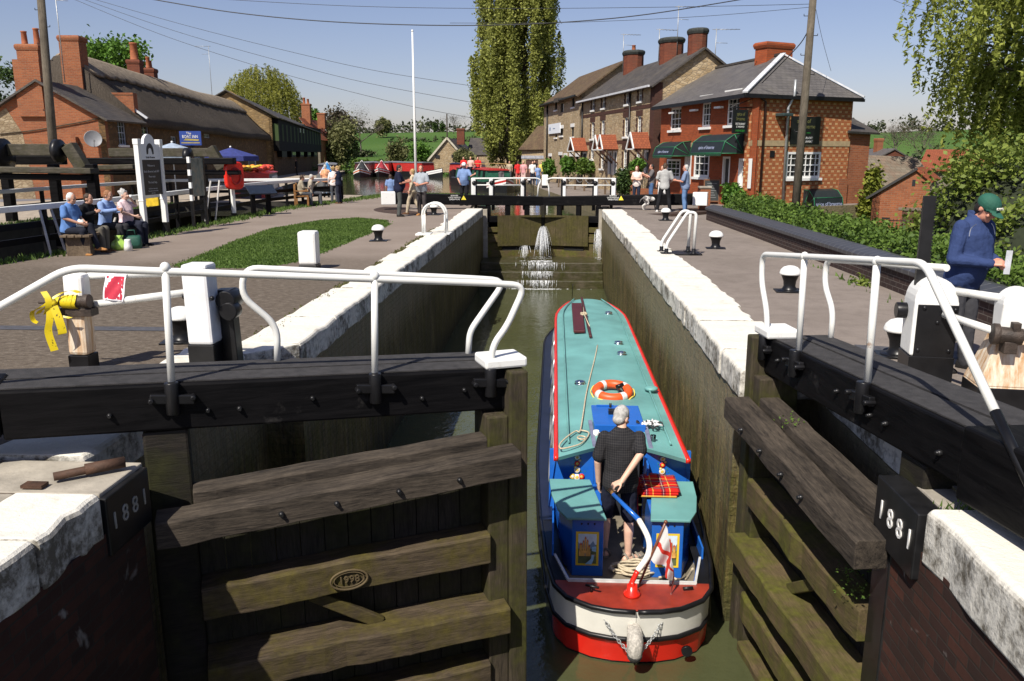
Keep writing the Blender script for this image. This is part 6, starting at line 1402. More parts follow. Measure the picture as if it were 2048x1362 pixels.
# ---------------------------------------------------------------- right: the brick restaurant
RA, RB_, RC = (7.84, 34.65), (5.29, 43.3), (12.74, 37.5)
rs = thing('restaurant', 'red brick restaurant with hipped slate roof, dark green awnings and a chequered end wall', 'building', (RA[0], RA[1], 0))
fp_ = Panel(rs, RB_, RA, -.2); EV = 4.72
ups = [rect(fp_, 1340, 1362, 215, 260), rect(fp_, 1403, 1421, 204, 254), rect(fp_, 1453, 1478, 194, 250)]
low = [rect(fp_, 1389, 1419, 300, 354), rect(fp_, 1334, 1361, 318, 356), rect(fp_, 1370, 1381, 312, 368), rect(fp_, 1446, 1458, 316, 372), rect(fp_, 1478, 1497, 320, 376)]
fp_.wall(EV, RBRICK, ups + low)
for o in ups: fp_.window(o, 3, 4, sill=WHITE, lintel=WHITE, fr=.10)
for o in low[:2]: fp_.window(o, 3, 4, sill=WHITE, fr=.10, depth=.02)
fp_.door(low[2], flat('white_door', (.66, .66, .64), .4)); fp_.door(low[3], flat('dark_porch', (.03, .028, .026), .5)); fp_.door(low[4], flat('white_door', ''), True)
b = MB(); b.box(-.01, fp_.L + .01, -.025, .01, 2.66, 2.86); fp_.put(b, 'string_course', flat('buff_band', (.33, .25, .14), .85, .2, 5))
gp = Panel(rs, RA, RC, -1.6); gw = rect(gp, 1572, 1640, 304, 356)
gp.wall(EV + 1.4, CHECK, [gw]); gp.window(gw, 7, 4, sill=WHITE, fr=.09, bar=.03, depth=.03)
b = MB(); zb = 1.4 + 2.66; b.box(.01, gp.L, -.02, .01, zb, zb + .22); gp.put(b, 'string_course', flat('buff_band', ''))
b = MB(); b.box(-.0, .46, -.012, .02, 0, EV + 1.4); gp.put(b, 'corner_brickwork', RBRICK)
b = MB(); b.box(gp.L - .5, gp.L + .04, -.05, .2, 0, 1.4 + 1.3); gp.put(b, 'buttress', ORBRICK)
RP1, RP2 = Vector((10.0, 38.9, 6.42)), Vector((8.1, 46.2, 6.5))
def off(p, d, z): return Vector((p[0] + d[0], p[1] + d[1], z))
A_ = off(RA, (-.42, -.42), 4.47); B_ = off(RB_, (-.45, .3), 4.47); C_ = off(RC, (.40, -.15), 4.47); D_ = Vector((RC[0] - 2.6, RC[1] + 9, 4.47))
slope(rs, [B_, A_, RP1, RP2], SLATE, fp_.a); slope(rs, [A_, C_, RP1], SLATE, gp.a); slope(rs, [C_, D_, RP2, RP1], SLATE, fp_.a)
for (p, q) in ((A_, RP1), (C_, RP1)): b = MB(); b.bar(p + Vector((0, 0, .05)), q + Vector((0, 0, .05)), .22, .06); wb(b, 'hip_flashing', LEAD, rs)
b = MB(); b.bar(RP1 + Vector((0, 0, .04)), RP2 + Vector((0, 0, .04)), .2, .1); wb(b, 'ridge', OLDSLATE, rs)
b = MB(); b.bar(B_ + Vector((0, 0, -.10)), A_ + Vector((0, 0, -.10)), .1, .12); b.bar(A_ + Vector((0, 0, -.10)), C_ + Vector((0, 0, -.10)), .1, .12); wb(b, 'gutter', BLACK, rs)
for u in (1.6, 3.9, 6.3): b = MB(); b.box(u, u + .55, -.32, -.14, EV - .48, EV - .40); fp_.put(b, 'eaves_light', WHITE)
chimney(rs, (9.86, 40.0), 1.55, .75, 5.2, 7.05, gp.a, RBRICK)
chimney(rs, (7.65, 46.0), 1.2, .9, 5.2, 6.95, fp_.a, RBRICK, None, pots=((-.2, 0, .4, .13),))
ann = Panel(rs, (12.70, 37.6), (13.85, 38.2), -1.8); ann.wall(4.9, ORBRICK); ar = ann.nrm
slope(rs, [Vector((12.6, 37.25, 3.1)), Vector((14.2, 38.05, 3.05)), Vector((13.6, 41, 4.0)), Vector((12.1, 40.4, 4.0))], OLDSLATE, ann.a)
x, z = gp.hit(1523, 300); b = MB(); b.tube([(x, -.06, z - 2.6), (x, -.06, z + 1.9), (x - .4, -.06, z + 2.1)], .045, 8); gp.put(b, 'drainpipe', flat('dark_pipe', (.035, .014, .012), .4))
b = MB(); q0 = [gp.hit(*q) for q in ((1562, 400), (1573, 215), (1582, 190), (1584, 160))]; b.tube([(q[0], -.10 - .1 * (i > 1), q[1]) for i, q in enumerate(q0)], .06, 8); gp.put(b, 'flue_pipe', GALV)
b = MB(); q0 = [gp.hit(*q) for q in ((1668, 392), (1674, 392), (1668, 440))]; b.tube([(q0[0][0] - .02, -.06, q0[0][1]), (q0[1][0], -.06, q0[1][1]), (q0[2][0], -.06, q0[2][1])], .05, 8); gp.put(b, 'waste_pipe', WHITE)
q = gp.hit(1557, 232); b = MB(); b.box(q[0] - .2, q[0] + .32, -.5, -.02, q[1] - .02, q[1] + .10); gp.put(b, 'floodlight', flat('dark_teal_metal', (.03, .05, .05), .4), None, .02)
q = gp.hit(1544, 308); b = MB(); b.box(q[0] - .12, q[0] + .12, -.03, .0, q[1] - .13, q[1] + .13); gp.put(b, 'air_vent', BLACK)
SIGNB = flat('sign_black', (.006, .007, .007), .35, .1); GOLDL = flat('sign_olive_letters', (.13, .13, .04), .6); GREENL = flat('sign_green_letters', (.02, .22, .03), .6); WHL = flat('sign_white_letters', (.62, .62, .6), .6); LILL = flat('awning_letters', (.30, .34, .48), .7)
def board(pn, r, lines, y=-.06):
 x0, x1, z0, z1 = r; w, h = x1 - x0, z1 - z0
 b = MB(); b.box(x0, x1, y, y + .05, z0, z1); o = pn.put(b, 'sign_board', SIGNB)
 for (u, v, s_, tx, m) in lines: text('lettering', tx, s_ * h, m, o, (x0 + w * u, y - .004, z0 + h * v), (R_(90), 0, 0), .002, sx=min(1.0, w * .86 / max(.01, s_ * h * .56 * len(tx)) ))
 return o
board(gp, rect(gp, 1580, 1638, 233, 289), [(.42, .83, .22, 'spice of', GOLDL), (.58, .64, .22, 'bruerne', GOLDL), (.5, .42, .07, 'fine Indian cuisine', GREENL), (.5, .23, .12, 'RESTAURANT', WHL), (.5, .10, .12, '& TAKEAWAY', WHL)])
hs = thing('hanging_sign', 'black hanging restaurant sign on a bracket at the corner of the brick restaurant', 'sign', tuple(fp_.P + fp_.d * (fp_.L - .05) + Vector((0, 0, 0))), gp.a + R_(4))
cx_ = -.62; b = MB(); b.box(cx_ - .40, cx_ + .40, -.03, .03, 3.14, 4.05); b.build('sign_board', SIGNB, hs)
for (v, s_, tx, m) in ((3.88, .20, 'spice of', GOLDL), (3.70, .20, 'bruerne', GOLDL), (3.50, .12, 'RESTAURANT', WHL), (3.39, .10, '& TAKEAWAY', WHL), (3.24, .12, '01604 863654', GREENL)): text('lettering', tx, s_, m, hs, (cx_, -.034, v), (R_(90), 0, 0), .002, sx=.72)
b = MB(); b.tube([(0, 0, 4.15), (-1.2, 0, 4.12)], .025, 6).tube([(0, 0, 4.5), (-1.15, 0, 4.14)], .015, 6);
for x in (-.32, -.92): b.tube([(cx_ + .62 + x, 0, 4.13), (cx_ + .62 + x, 0, 4.04)], .01, 5)
b.build('bracket', BLACK, hs)
AWN = flat('dark_awning_canvas', (.010, .016, .018), .6, .2, 4); AWNG = flat('green_trim', (.01, .16, .06), .5)
def awning(pn, r, label, out, txt, side_green=True):
 x0, x1, z0, z1 = r; h = z1 - z0; t = thing('awning', label, 'awning', tuple(pn.P), pn.a)
 prof = [(0, z1), (-out * .45, z1 - h * .06), (-out * .86, z1 - h * .36), (-out, z0 + h * .12)]
 b = MB(); b.loft([[(x0, y, z) for y, z in prof], [(x1, y, z) for y, z in prof]], 0, False, False, False)
 for x in (x0, x1): b.add([(x, y, z) for y, z in prof] + [(x, 0, z0 + h * .12)], [(0, 1, 2, 3, 4)])
 so_ = b.build('canopy', AWN, t); sd = so_.modifiers.new('thick', 'SOLIDIFY'); sd.thickness = .012
 b = MB(); n = max(4, int((x1 - x0) / .16))
 for i in range(n):
  xa, xb = x0 + (x1 - x0) * i / n, x0 + (x1 - x0) * (i + 1) / n; P = [(xa, -out - .004, z0 + h * .12), (xb, -out - .004, z0 + h * .12), (xb, -out - .004, z0 + h * .04), ((xa + xb) / 2, -out - .004, z0 - .02), (xa, -out - .004, z0 + h * .04)]; b.add(P, [(4, 3, 2, 1, 0)])
 b.build('valance', flat('dark_green_valance', (.008, .05, .022), .7), t)
 b = MB()
 for x in (x0 - .006, x1 + .006):
  pr_ = [(x, y, z + .004) for y, z in prof]; b.tube(pr_, .016, 5)
  for y, z in prof[1:3]: b.tube([(x, y, z), (x, 0, z0 + h * .12)], .014, 5)
  b.tube([(x, 0, z0 + h * .12), (x, -out, z0 + h * .12)], .016, 5)
 b.tube([(x0, -out, z0 + h * .13), (x1, -out, z0 + h * .13)], .016, 5); b.tube([(x0, prof[2][0], prof[2][1] + .012), (x1, prof[2][0], prof[2][1] + .012)], .012, 5); b.build('trim', AWNG, t)
 y, z = (prof[2][0] + prof[3][0]) / 2, (prof[2][1] + prof[3][1]) / 2; ang = math.atan2(prof[2][1] - prof[3][1], -(prof[3][0] - prof[2][0]))
 text('lettering', txt, h * .24, LILL, t, ((x0 + x1) / 2, y - .02, z), (ang, 0, 0), .002); return t
r = rect(fp_, 1422, 1488, 268, 312); awning(fp_, r, 'large dark green shop awning over the right hand door of the restaurant', 1.0, 'spice of bruerne')
r = rect(fp_, 1342, 1382, 283, 316); awning(fp_, r, 'smaller dark green awning over the left door of the restaurant', .95, 'spice of bruerne')
r = rect(gp, 1606, 1662, 378, 424); awning(gp, r, 'low dark green awning beneath the white window of the chequered wall', .7, 'spice of bruerne')
# ---------------------------------------------------------------- right: stone terrace and mill
TA, TB = (5.09, 44.6), (1.72, 58.2); tv = Vector((TB[0] - TA[0], TB[1] - TA[1], 0)).normalized(); tn = Vector((tv.y, -tv.x, 0))     # tn points away from the canal
tr = thing('terrace_house', 'three storey stone terrace of cottages with dark brick trim and small tiled porches', 'building', (TA[0], TA[1], 0))
tp = Panel(tr, TB, TA, -.2); TE = 5.95
pw = lambda a, c, e, f: rect(tp, 1080 + a / 6.192, 1080 + c / 6.192, 160 + e / 6.192, 160 + f / 6.192)
top_ = [pw(640, 676, 222, 372), pw(768, 806, 198, 346), pw(1058, 1098, 140, 300), pw(1218, 1262, 110, 262)]
mid_ = [pw(632, 668, 522, 728), pw(756, 796, 500, 722), pw(1042, 1086, 462, 700), pw(1204, 1250, 446, 690)]
bot_ = [pw(622, 660, 860, 978), pw(748, 784, 900, 1096), pw(1028, 1072, 860, 1098), pw(1186, 1232, 884, 1030)]
drs = [pw(520, 574, 905, 1130), pw(846, 884, 890, 1170), pw(905, 945, 890, 1180), pw(1296, 1345, 885, 1160)]
tp.wall(TE, STONE, top_ + mid_ + bot_ + drs)
for o in top_: tp.window(o, 2, 2, sill=WHITE)
for o in mid_ + bot_: tp.window(o, 2, 4, sill=WHITE)
for o in drs: tp.door(o, flat('dark_blue_door', (.03, .04, .06), .4))
for o in mid_ + bot_ + top_:
 x0, x1, z0, z1 = o; b = MB()
 for i in range(int((z1 - z0) / .16)):
  w_ = .24 if i % 2 else .14; b.box(x0 - w_, x0, -.012, .02, z0 + i * .16, z0 + i * .16 + .155).box(x1, x1 + w_, -.012, .02, z0 + i * .16, z0 + i * .16 + .155)
 if o not in top_: b.box(x0 - .24, x1 + .24, -.014, .02, z1, z1 + .30)
 tp.put(b, 'brick_dressing', DKBRICK)
for yy_ in (tp.hit(1180, 231)[1], tp.hit(1200, 286)[1]): b = MB(); b.box(.02, tp.L, -.02, .01, yy_ - .10, yy_ + .10); tp.put(b, 'brick_band', DKBRICK)
b = MB(); b.box(tp.L - .62, tp.L + .015, -.02, .02, 0, TE); tp.put(b, 'brick_quoin', DKBRICK)
for px_ in (1262, 1167): x = tp.hit(px_, 220)[0]; b = MB(); b.tube([(x, -.08, .3), (x, -.08, TE - .1)], .05, 8); tp.put(b, 'drainpipe', BLACK)
tg = Panel(tr, TA, tuple((Vector((TA[0], TA[1], 0)) + tn * 5.1)[:2]), -.2); tg.wall(TE, STONE, top=[(2.55, TE + 1.7)])
b = MB(); b.box(0, .4, -.02, .02, 0, TE); tg.put(b, 'brick_quoin', DKBRICK)
tA3, tB3 = Vector((TA[0], TA[1], 5.77)), Vector((TB[0], TB[1], 5.77)); ridge_a, ridge_b = tA3 + tn * 2.55 + Vector((0, 0, 1.75)), tB3 + tn * 2.55 + Vector((0, 0, 1.75))
slope(tr, [tB3 - tn * .3 + Vector((0, 0, -.22)), tA3 - tn * .3 - tv * .25 + Vector((0, 0, -.22)), ridge_a - tv * .25, ridge_b], OLDSLATE, tp.a); slope(tr, [tB3 + tn * 5.4 + Vector((0, 0, -.22)), tA3 + tn * 5.4 - tv * .25 + Vector((0, 0, -.22)), ridge_a - tv * .25, ridge_b], OLDSLATE, tp.a)
b = MB(); b.bar(tB3 - tn * .36 + Vector((0, 0, -.2)), tA3 - tn * .36 + Vector((0, 0, -.2)), .1, .1); wb(b, 'gutter', LEAD, tr)
def at_ridge(px):
 D = Vector(ray(px, 150)); best = min(np.linspace(0, 1, 200), key=lambda t: abs(math.atan2((ridge_a.lerp(ridge_b, t) - Vector(cC)).x, (ridge_a.lerp(ridge_b, t) - Vector(cC)).y) - math.atan2(D.x, D.y))); return ridge_a.lerp(ridge_b, best)
for px_, ptop, w_, pots in ((1392, 58, 1.15, ()), (1341, 77, 1.55, ()), (1266, 102, 1.5, ((0, 0, .35, .13),))):
 c = at_ridge(px_); chimney(tr, (c.x, c.y), w_, w_ * .8, 6.7, float(atY(px_, ptop, c.y)[2]), tp.a, CHBRICK, CHBLACK, pots, True)
for k, o in enumerate(drs):                              # little tiled gable porches
 x0, x1 = o[0] - .30, o[1] + .30; zc = o[3] + .12; pz = zc + .85
 b = MB(); mx_ = (x0 + x1) / 2
 for (xa, xb) in ((x0, mx_), (x1, mx_)): b.add([(xa, -.95, zc), (xb, -.95, pz), (xb, .0, pz), (xa, .0, zc)], [(0, 1, 2, 3)])
 o_ = tp.put(b, 'porch_roof', ORTILE); sd = o_.modifiers.new('thick', 'SOLIDIFY'); sd.thickness = .05
 q = MB(); q.bar((x0, -.97, zc), (mx_, -.97, pz), .05, .12).bar((x1, -.97, zc), (mx_, -.97, pz), .05, .12); q.bar((x0, -.96, zc), (x1, -.96, zc), .04, .06); q.build('bargeboard', WHITE, o_)
 q = MB(); q.bar((x0 + .08, 0, zc - .8), (x0 + .08, -.85, zc), .07, .07).bar((x1 - .08, 0, zc - .8), (x1 - .08, -.85, zc), .07, .07); q.build('bracket', flat('dark_bracket', (.05, .02, .012), .6), o_)
MA, MBp = (1.68, 58.45), (-.99, 70.5); mv = Vector((MBp[0] - MA[0], MBp[1] - MA[1], 0)).normalized(); mn = Vector((mv.y, -mv.x, 0))
ml = thing('mill_building', 'tall stone mill at the far end of the row with a brown tiled roof', 'building', (MA[0], MA[1], 0))
mp = Panel(ml, MBp, MA, -.2); ME = 6.42
pm = lambda a, c, e, f: rect(mp, 1080 + a / 6.192, 1080 + c / 6.192, 160 + e / 6.192, 160 + f / 6.192)
mo_ = [pm(182, 212, 268, 372), pm(394, 428, 206, 336), pm(386, 420, 582, 702), pm(184, 212, 668, 712), pm(252, 292, 286, 400), pm(248, 286, 600, 690), pm(110, 142, 946, 985), pm(300, 332, 948, 1000), pm(372, 404, 944, 1000), pm(236, 272, 930, 1000), pm(446, 486, 948, 1060)]
mp.wall(ME, MILLSTONE, mo_)
for i, o in enumerate(mo_): mp.window(o, 1, 1, frame=flat('dark_window_frame', (.05, .05, .05), .6), sill=WHITE if i in (0, 1, 2, 3, 5) else None, lintel=None)
for i in (2, 5, 6, 7, 8, 9, 10): x0, x1, z0, z1 = mo_[i]; b = MB(); b.box(x0 - .14, x1 + .14, -.03, .03, z1, z1 + .24); mp.put(b, 'white_lintel', WHITE)
b = MB(); x = pm(240, 300, 420, 900); b.box(x[0] + .1, x[1] - .1, -.5, -.0, mo_[4][3] + .05, mo_[4][3] + .35); mp.put(b, 'hoist_hood', flat('dark_hoist', (.05, .04, .03), .8))
r = pm(118, 262, 540, 662); b = MB(); b.box(r[0], r[1], -.10, -.04, r[2], r[3]); sb = mp.put(b, 'sign_board', flat('white_sign', (.70, .74, .78), .5, .04)); text('lettering', 'Canal Museum', (r[3] - r[2]) * .18, flat('sign_blue', (.06, .12, .25)), sb, ((r[0] + r[1]) / 2, -.105, (r[2] + r[3]) / 2), (R_(90), 0, 0), .002)
q = MB(); q.box(r[0] + (r[1] - r[0]) * .12, r[0] + (r[1] - r[0]) * .2, -.106, -.10, r[2] + .25, r[3] - .25); q.build('sign_emblem', flat('sign_blue', ''), sb)
mg = Panel(ml, MA, tuple((Vector((MA[0], MA[1], 0)) + mn * 6.0)[:2]), -.2); mg.wall(ME, MILLSTONE, top=[(3.0, ME + 2.1)])
mA3, mB3 = Vector((MA[0], MA[1], 6.25)), Vector((MBp[0], MBp[1], 6.25)); ra, rb = mA3 + mn * 3.0 + Vector((0, 0, 2.15)), mB3 + mn * 3.0 + Vector((0, 0, 2.15)); dz = Vector((0, 0, -.25))
slope(ml, [mB3 - mn * .35 + mv * .3 + dz, mA3 - mn * .35 - mv * .3 + dz, ra - mv * .3, rb + mv * .3], MILLTILE, mp.a); slope(ml, [mB3 + mn * 6.4 + mv * .3 + dz, mA3 + mn * 6.4 - mv * .3 + dz, ra - mv * .3, rb + mv * .3], MILLTILE, mp.a)
b = MB(); b.bar(mB3 - mn * .42 + dz * .8, mA3 - mn * .42 + dz * .8, .1, .1); wb(b, 'gutter', BLACK, ml)
for (pxa) in (1096,): x = mp.hit(pxa, 250)[0]; b = MB(); b.tube([(x, -.08, .2), (x, -.08, ME - .1)], .06, 8); mp.put(b, 'drainpipe', BLACK)
sh_ = thing('boat_shed', 'low stone shed with a brown roof and shutter at the far end of the mill', 'building', (-1.2, 72, 0)); spn = Panel(sh_, (-2.6, 74.5), (-1.05, 71.4), -.2)
spn = Panel(sh_, (-2.9, 72.6), (-.9, 71.2), -.2); spn.wall(2.9, MILLSTONE, [(.45, 1.75, 0, 1.9)]); b = MB(); b.box(.45, 1.75, .05, .09, 0, 1.9); spn.put(b, 'shutter', rows('brown_shutter', (.10, .05, .04), (.08, .04, .03), .18, 3.0)); b = MB(); b.box(0, 2.44, -.06, .0, 2.0, 2.25); spn.put(b, 'fascia', flat('grey_fascia', (.30, .31, .34), .6))
slope(sh_, [Vector((-3.2, 72.4, 2.55)), Vector((-.7, 70.8, 2.55)), Vector((.3, 73.5, 4.6)), Vector((-1.6, 75.2, 4.6))], MILLTILE, spn.a)
aerial('television aerial on the terrace roof beside the middle round chimney', at_ridge(1316) + Vector((0, 0, .2)), 1.6, R_(20)); aerial('television aerial leaning over the nearest round chimney', at_ridge(1352) + Vector((0, 0, .3)), 2.3, R_(10)); c = at_ridge(1245); aerial('television aerial above the far square chimney of the terrace', c + Vector((0, 0, .2)), 2.2, R_(15)); aerial('bent television aerial on the restaurant roof by its left chimney', RP2 + Vector((.1, -.8, .05)), 1.9, R_(0))
# ---------------------------------------------------------------- right: brick outbuilding and roofs behind
ob = thing('outbuilding', 'orange brick gabled outbuilding with a plank door below the lockside', 'building', (13.8, 34.2, -1.3))
O1, O2 = (12.85, 34.6), (14.67, 33.64); og = Panel(ob, O1, O2, -1.4); d_ = rect(og, 1804, 1846, 402, 456)
og.wall(1.85, ORBRICK, [(max(.9, d_[0]), min(1.95, d_[1]), 0, 1.35)], top=[(1.52, 2.95), (2.055, 2.45)])
b = MB()
for i in range(7): xa = max(.9, d_[0]); xw = (min(1.95, d_[1]) - xa) / 7; b.box(xa + i * xw + .005, xa + (i + 1) * xw - .005, .04, .08, 0, 1.33)
og.put(b, 'plank_door', wood('red_brown_planks', (.07, .028, .02), (.13, .055, .038), .8, axis='z')); b = MB(); b.box(max(.9, d_[0]) - .15, min(1.95, d_[1]) + .10, -.02, .05, 1.36, 1.46); og.put(b, 'door_lintel', flat('grey_oak', (.16, .12, .09), .9))
b = MB(); b.box(1.40, 1.52, -.01, .02, 2.3, 2.55); og.put(b, 'slit_vent', DARKIN); b = MB(); b.box(.42, .72, -.012, .02, .98, 1.04); og.put(b, 'slot', DARKIN)
ap = Vector((O1[0], O1[1], 0)).lerp(Vector((O2[0], O2[1], 0)), .74); bk_ = -og.nrm
slope(ob, [Vector((O1[0], O1[1], .42)) - og.d * .25 + og.nrm * .12, ap + Vector((0, 0, 1.62)) + og.nrm * .12, ap + Vector((0, 0, 1.62)) + bk_ * 4, Vector((O1[0], O1[1], .42)) - og.d * .25 + bk_ * 4], flat('dark_felt_roof', (.035, .033, .033), .85, .25, 4), og.a)
slope(ob, [Vector((O2[0], O2[1], 1.10)) + og.d * .1 + og.nrm * .1, ap + Vector((0, 0, 1.62)) + og.nrm * .1, ap + Vector((0, 0, 1.62)) + bk_ * 4, Vector((O2[0], O2[1], 1.10)) + og.d * .1 + bk_ * 4], ORTILE, og.a)
lp = Panel(ob, tuple((Vector((O1[0], O1[1], 0)) + bk_ * 4)[:2]), O1, -1.4); lp.wall(2.0, DKBRICK)
b = MB()
for i in range(12): b.tube([(13.2 + i * .12, 33.5 - i * .04, -1.3), (13.2 + i * .12, 33.5 - i * .04, -.35)], .012, 5)
b.tube([(13.1, 33.53, -.42), (14.7, 32.99, -.42)], .016, 5).tube([(13.1, 33.53, -1.0), (14.7, 32.99, -1.0)], .016, 5); tag(b.build('iron_railing', IRON), 'thin dark iron railing in front of the brick outbuilding', 'railing')
bn = thing('stone_barn', 'old barn with a mossy stone tile roof behind the brick outbuilding', 'building', (16, 44, -1.3))
h1 = Panel(bn, (14.9, 42.5), (20.2, 43.5), -1.4); h1.wall(1.6, GREYSTONE)
slope(bn, [Vector((14.30, 42.2, .2)), Vector((19.70, 43.3, .2)), Vector((19.30, 46.3, 2.0)), Vector((16.30, 45.6, 2.1))], STONETILE, h1.a); slope(bn, [Vector((14.30, 42.2, .2)), Vector((16.30, 45.6, 2.1)), Vector((16.30, 52, 2.1)), Vector((14.30, 52, .2))], OLDSLATE, R_(95))
h2 = thing('red_tiled_house', 'distant house with a bright orange tile roof right of the stone barn', 'building', (28, 62, -1.3)); h2.location.x = 28; hp = Panel(h2, (25.30, 60), (31.20, 61), -1.4); hp.wall(2.6, GREYSTONE)
slope(h2, [Vector((25.00, 59.7, 1.05)), Vector((31.50, 60.8, 1.05)), Vector((30.90, 64, 2.5)), Vector((27.10, 63.4, 2.5))], ORTILE, hp.a)
h3 = thing('gabled_house', 'distant brick gabled house with a grey roof above the stone barn', 'building', (24, 64, -1.3)); hp = Panel(h3, (23.90, 66), (28.10, 67), -1.4); hp.wall(2.9, CHBRICK, top=[(2.15, 3.9)])
slope(h3, [Vector((23.60, 65.9, 1.4)), Vector((26.00, 66.4, 2.6)), Vector((26.00, 72, 2.6)), Vector((23.60, 71.5, 1.4))], SLATE, hp.a + R_(90)); slope(h3, [Vector((28.40, 67.1, 1.4)), Vector((26.00, 66.4, 2.6)), Vector((26.00, 72, 2.6)), Vector((28.40, 72.6, 1.4))], SLATE, hp.a + R_(90)); chimney(h3, (25.7, 69), .5, .5, 2.2, 3.4, hp.a, ORBRICK)
# ---------------------------------------------------------------- left: pub, cottage, barn
ct = thing('brick_cottage', 'orange brick cottage end with a tall stepped chimney and a slate roof', 'building', (-21.7, 40, 0))
cg = Panel(ct, (-27.4, 39.6), (-21.7, 40.0), 0); cg.wall(3.9, ORBRICK, top=[(2.85, 5.5)])
b = MB(); b.add([(0, -.012, 0), (2.0, -.012, 0), (1.75, -.012, 3.1), (1.1, -.012, 4.3), (0, -.012, 3.6)], [(0, 1, 2, 3, 4)]); cg.put(b, 'rubble_patch', rubble('pale_rubble', [(.32, .25, .16), (.24, .18, .11), (.38, .31, .21)], (.22, .16, .10), 4.5))
cf_ = Panel(ct, (-21.7, 40.0), (-22.0, 44.2), 0); cw = rect(cf_, 236, 252, 241, 290); cf_.wall(3.9, IRONSTONE, [cw]); cf_.window(cw, 3, 4, frame=flat('grey_blue_frame', (.36, .40, .46), .5), sill=WHITE)
rz = 5.6; slope(ct, [Vector((-21.4, 39.7, 3.75)), Vector((-24.6, 39.5, rz)), Vector((-24.9, 44.3, rz)), Vector((-21.7, 44.3, 3.75))], OLDSLATE, R_(94)); slope(ct, [Vector((-27.7, 39.3, 3.75)), Vector((-24.6, 39.5, rz)), Vector((-24.9, 44.3, rz)), Vector((-28, 44.3, 3.75))], OLDSLATE, R_(94))
b = MB(); b.bar((-21.7, 44.35, 4.0), (-24.75, 44.35, 6.15), .12, .10); wb(b, 'flashing', LEAD, ct)
chimney(ct, (-24.95, 40.1), 1.0, .85, 4.6, 7.2, R_(4), ORBRICK, None, ((-.28, 0, .62, .14), (.3, 0, .75, .14)))
b = MB(); b.box(-.62, .62, -.5, .5, 3.9, 6.5); o = b.build('chimney_shoulder', ORBRICK, ct); o.location = (-25.05 + 21.7, .1, 0); o.rotation_euler.z = R_(4)
b = MB(); b.box(3.95, 4.45, -.35, .0, 0, 2.55).box(4.02, 4.38, -.3, 0, 2.55, 2.95); cg.put(b, 'brick_pier', ORBRICK)
b = MB(); q_ = [cg.hit(*q) for q in ((0, 268), (40, 264), (75, 260), (120, 252), (170, 243), (205, 235))]; b.tube(smooth_path([(x, -.06, z) for x, z in q_], 4), [.03] * 21, 6); cg.put(b, 'cable', flat('vine_stem', (.05, .035, .02), .9))
ds = thing('satellite_dish', 'grey satellite dish on the orange brick cottage wall', 'satellite dish', tuple(atY(186, 278, 39.6)), R_(35)); b = MB(); b.lathe([(.02, .06), (.2, .035), (.36, -.03), (.40, -.06), (.38, -.05), (.2, .02), (.02, .04)], 24, (0, 0, 0), axis='y'); b.build('dish', flat('dish_grey', (.20, .205, .215), .5, .1, 4), ds).rotation_euler.x = R_(-14); b = MB(); b.tube([(0, .05, -.05), (0, .45, -.12)], .03, 6).tube([(0, -.06, -.38), (0, -.42, -.1)], .014, 6); b.box(-.04, .04, -.48, -.38, -.14, -.04); b.build('bracket_arm', flat('dish_grey', ''), ds)
def m_thatch():
 t = NT('weathered_thatch'); g = t.noise(3.2, 6, .7, t.mapped((1.2, 4, 1.2))); h = t.noise(30, 4, .7); big = t.noise(.35, 4)
 t.base(t.mix(t.math('MULTIPLY', t.ramp(h, [(.35, 1.0), (.65, 0.0)]), .5), t.mix(t.ramp(big, [(.35, 0.0), (.7, .6)]), t.ramp(g, [(.3, (.080, .066, .052)), (.7, (.160, .135, .110))]), (.065, .055, .045)), (.035, .029, .023))); t.set(.95, spec=.05); t.bump(t.math('ADD', g, h), .8, .08); return t.m
THATCH = m_thatch(); RIDGET = flat('ridge_thatch', (.22, .18, .135), .95, .4, 4, bump=.8, spec=.05)
pb = thing('thatched_pub', 'long stone pub under a sagging grey thatched roof with a scalloped ridge', 'building', (-22.3, 44, 0))
PA, PB = Vector((-22.45, 44.3, 0)), Vector((-28.9, 83.5, 0)); pv = (PB - PA).normalized(); pn_ = Vector((-pv.y, pv.x, 0))
if pn_.x > 0: pn_ = -pn_
pf = Panel(pb, PA[:2], PB[:2], 0); pws = [rect(pf, 282, 298, 252, 275), rect(pf, 342, 353, 273, 288), rect(pf, 498, 512, 316, 350), rect(pf, 408, 420, 268, 276)]; pws[2] = (pws[2][0], pws[2][1], 0, 2.1)
pf.wall(3.9, IRONSTONE, pws)
for o in (pws[0], pws[1], pws[3]): pf.window(o, 2, 3, frame=flat('grey_blue_frame', ''))
pf.door(pws[2], DARKIN)
pgn = Panel(pb, (PA + pn_ * 6.2)[:2], PA[:2], 0); pgn.wall(3.9, ORBRICK, top=[(2.9, 7.3), (3.3, 7.3)])
b = MB(); b.box(5.1, 6.35, -.15, .5, 3.2, 5.2).box(5.1, 6.35, -.18, .5, 5.2, 5.3); pgn.put(b, 'parapet_stub', ORBRICK)
chimney(pb, tuple((PA + pn_ * 2.7)[:2] + np.array([0, .1])), 1.0, .9, 5.4, 8.1, R_(5), ORBRICK)
b = MB(); rings = []; NU = 15                           # thatch: rounded section, edge thickness, gentle sag
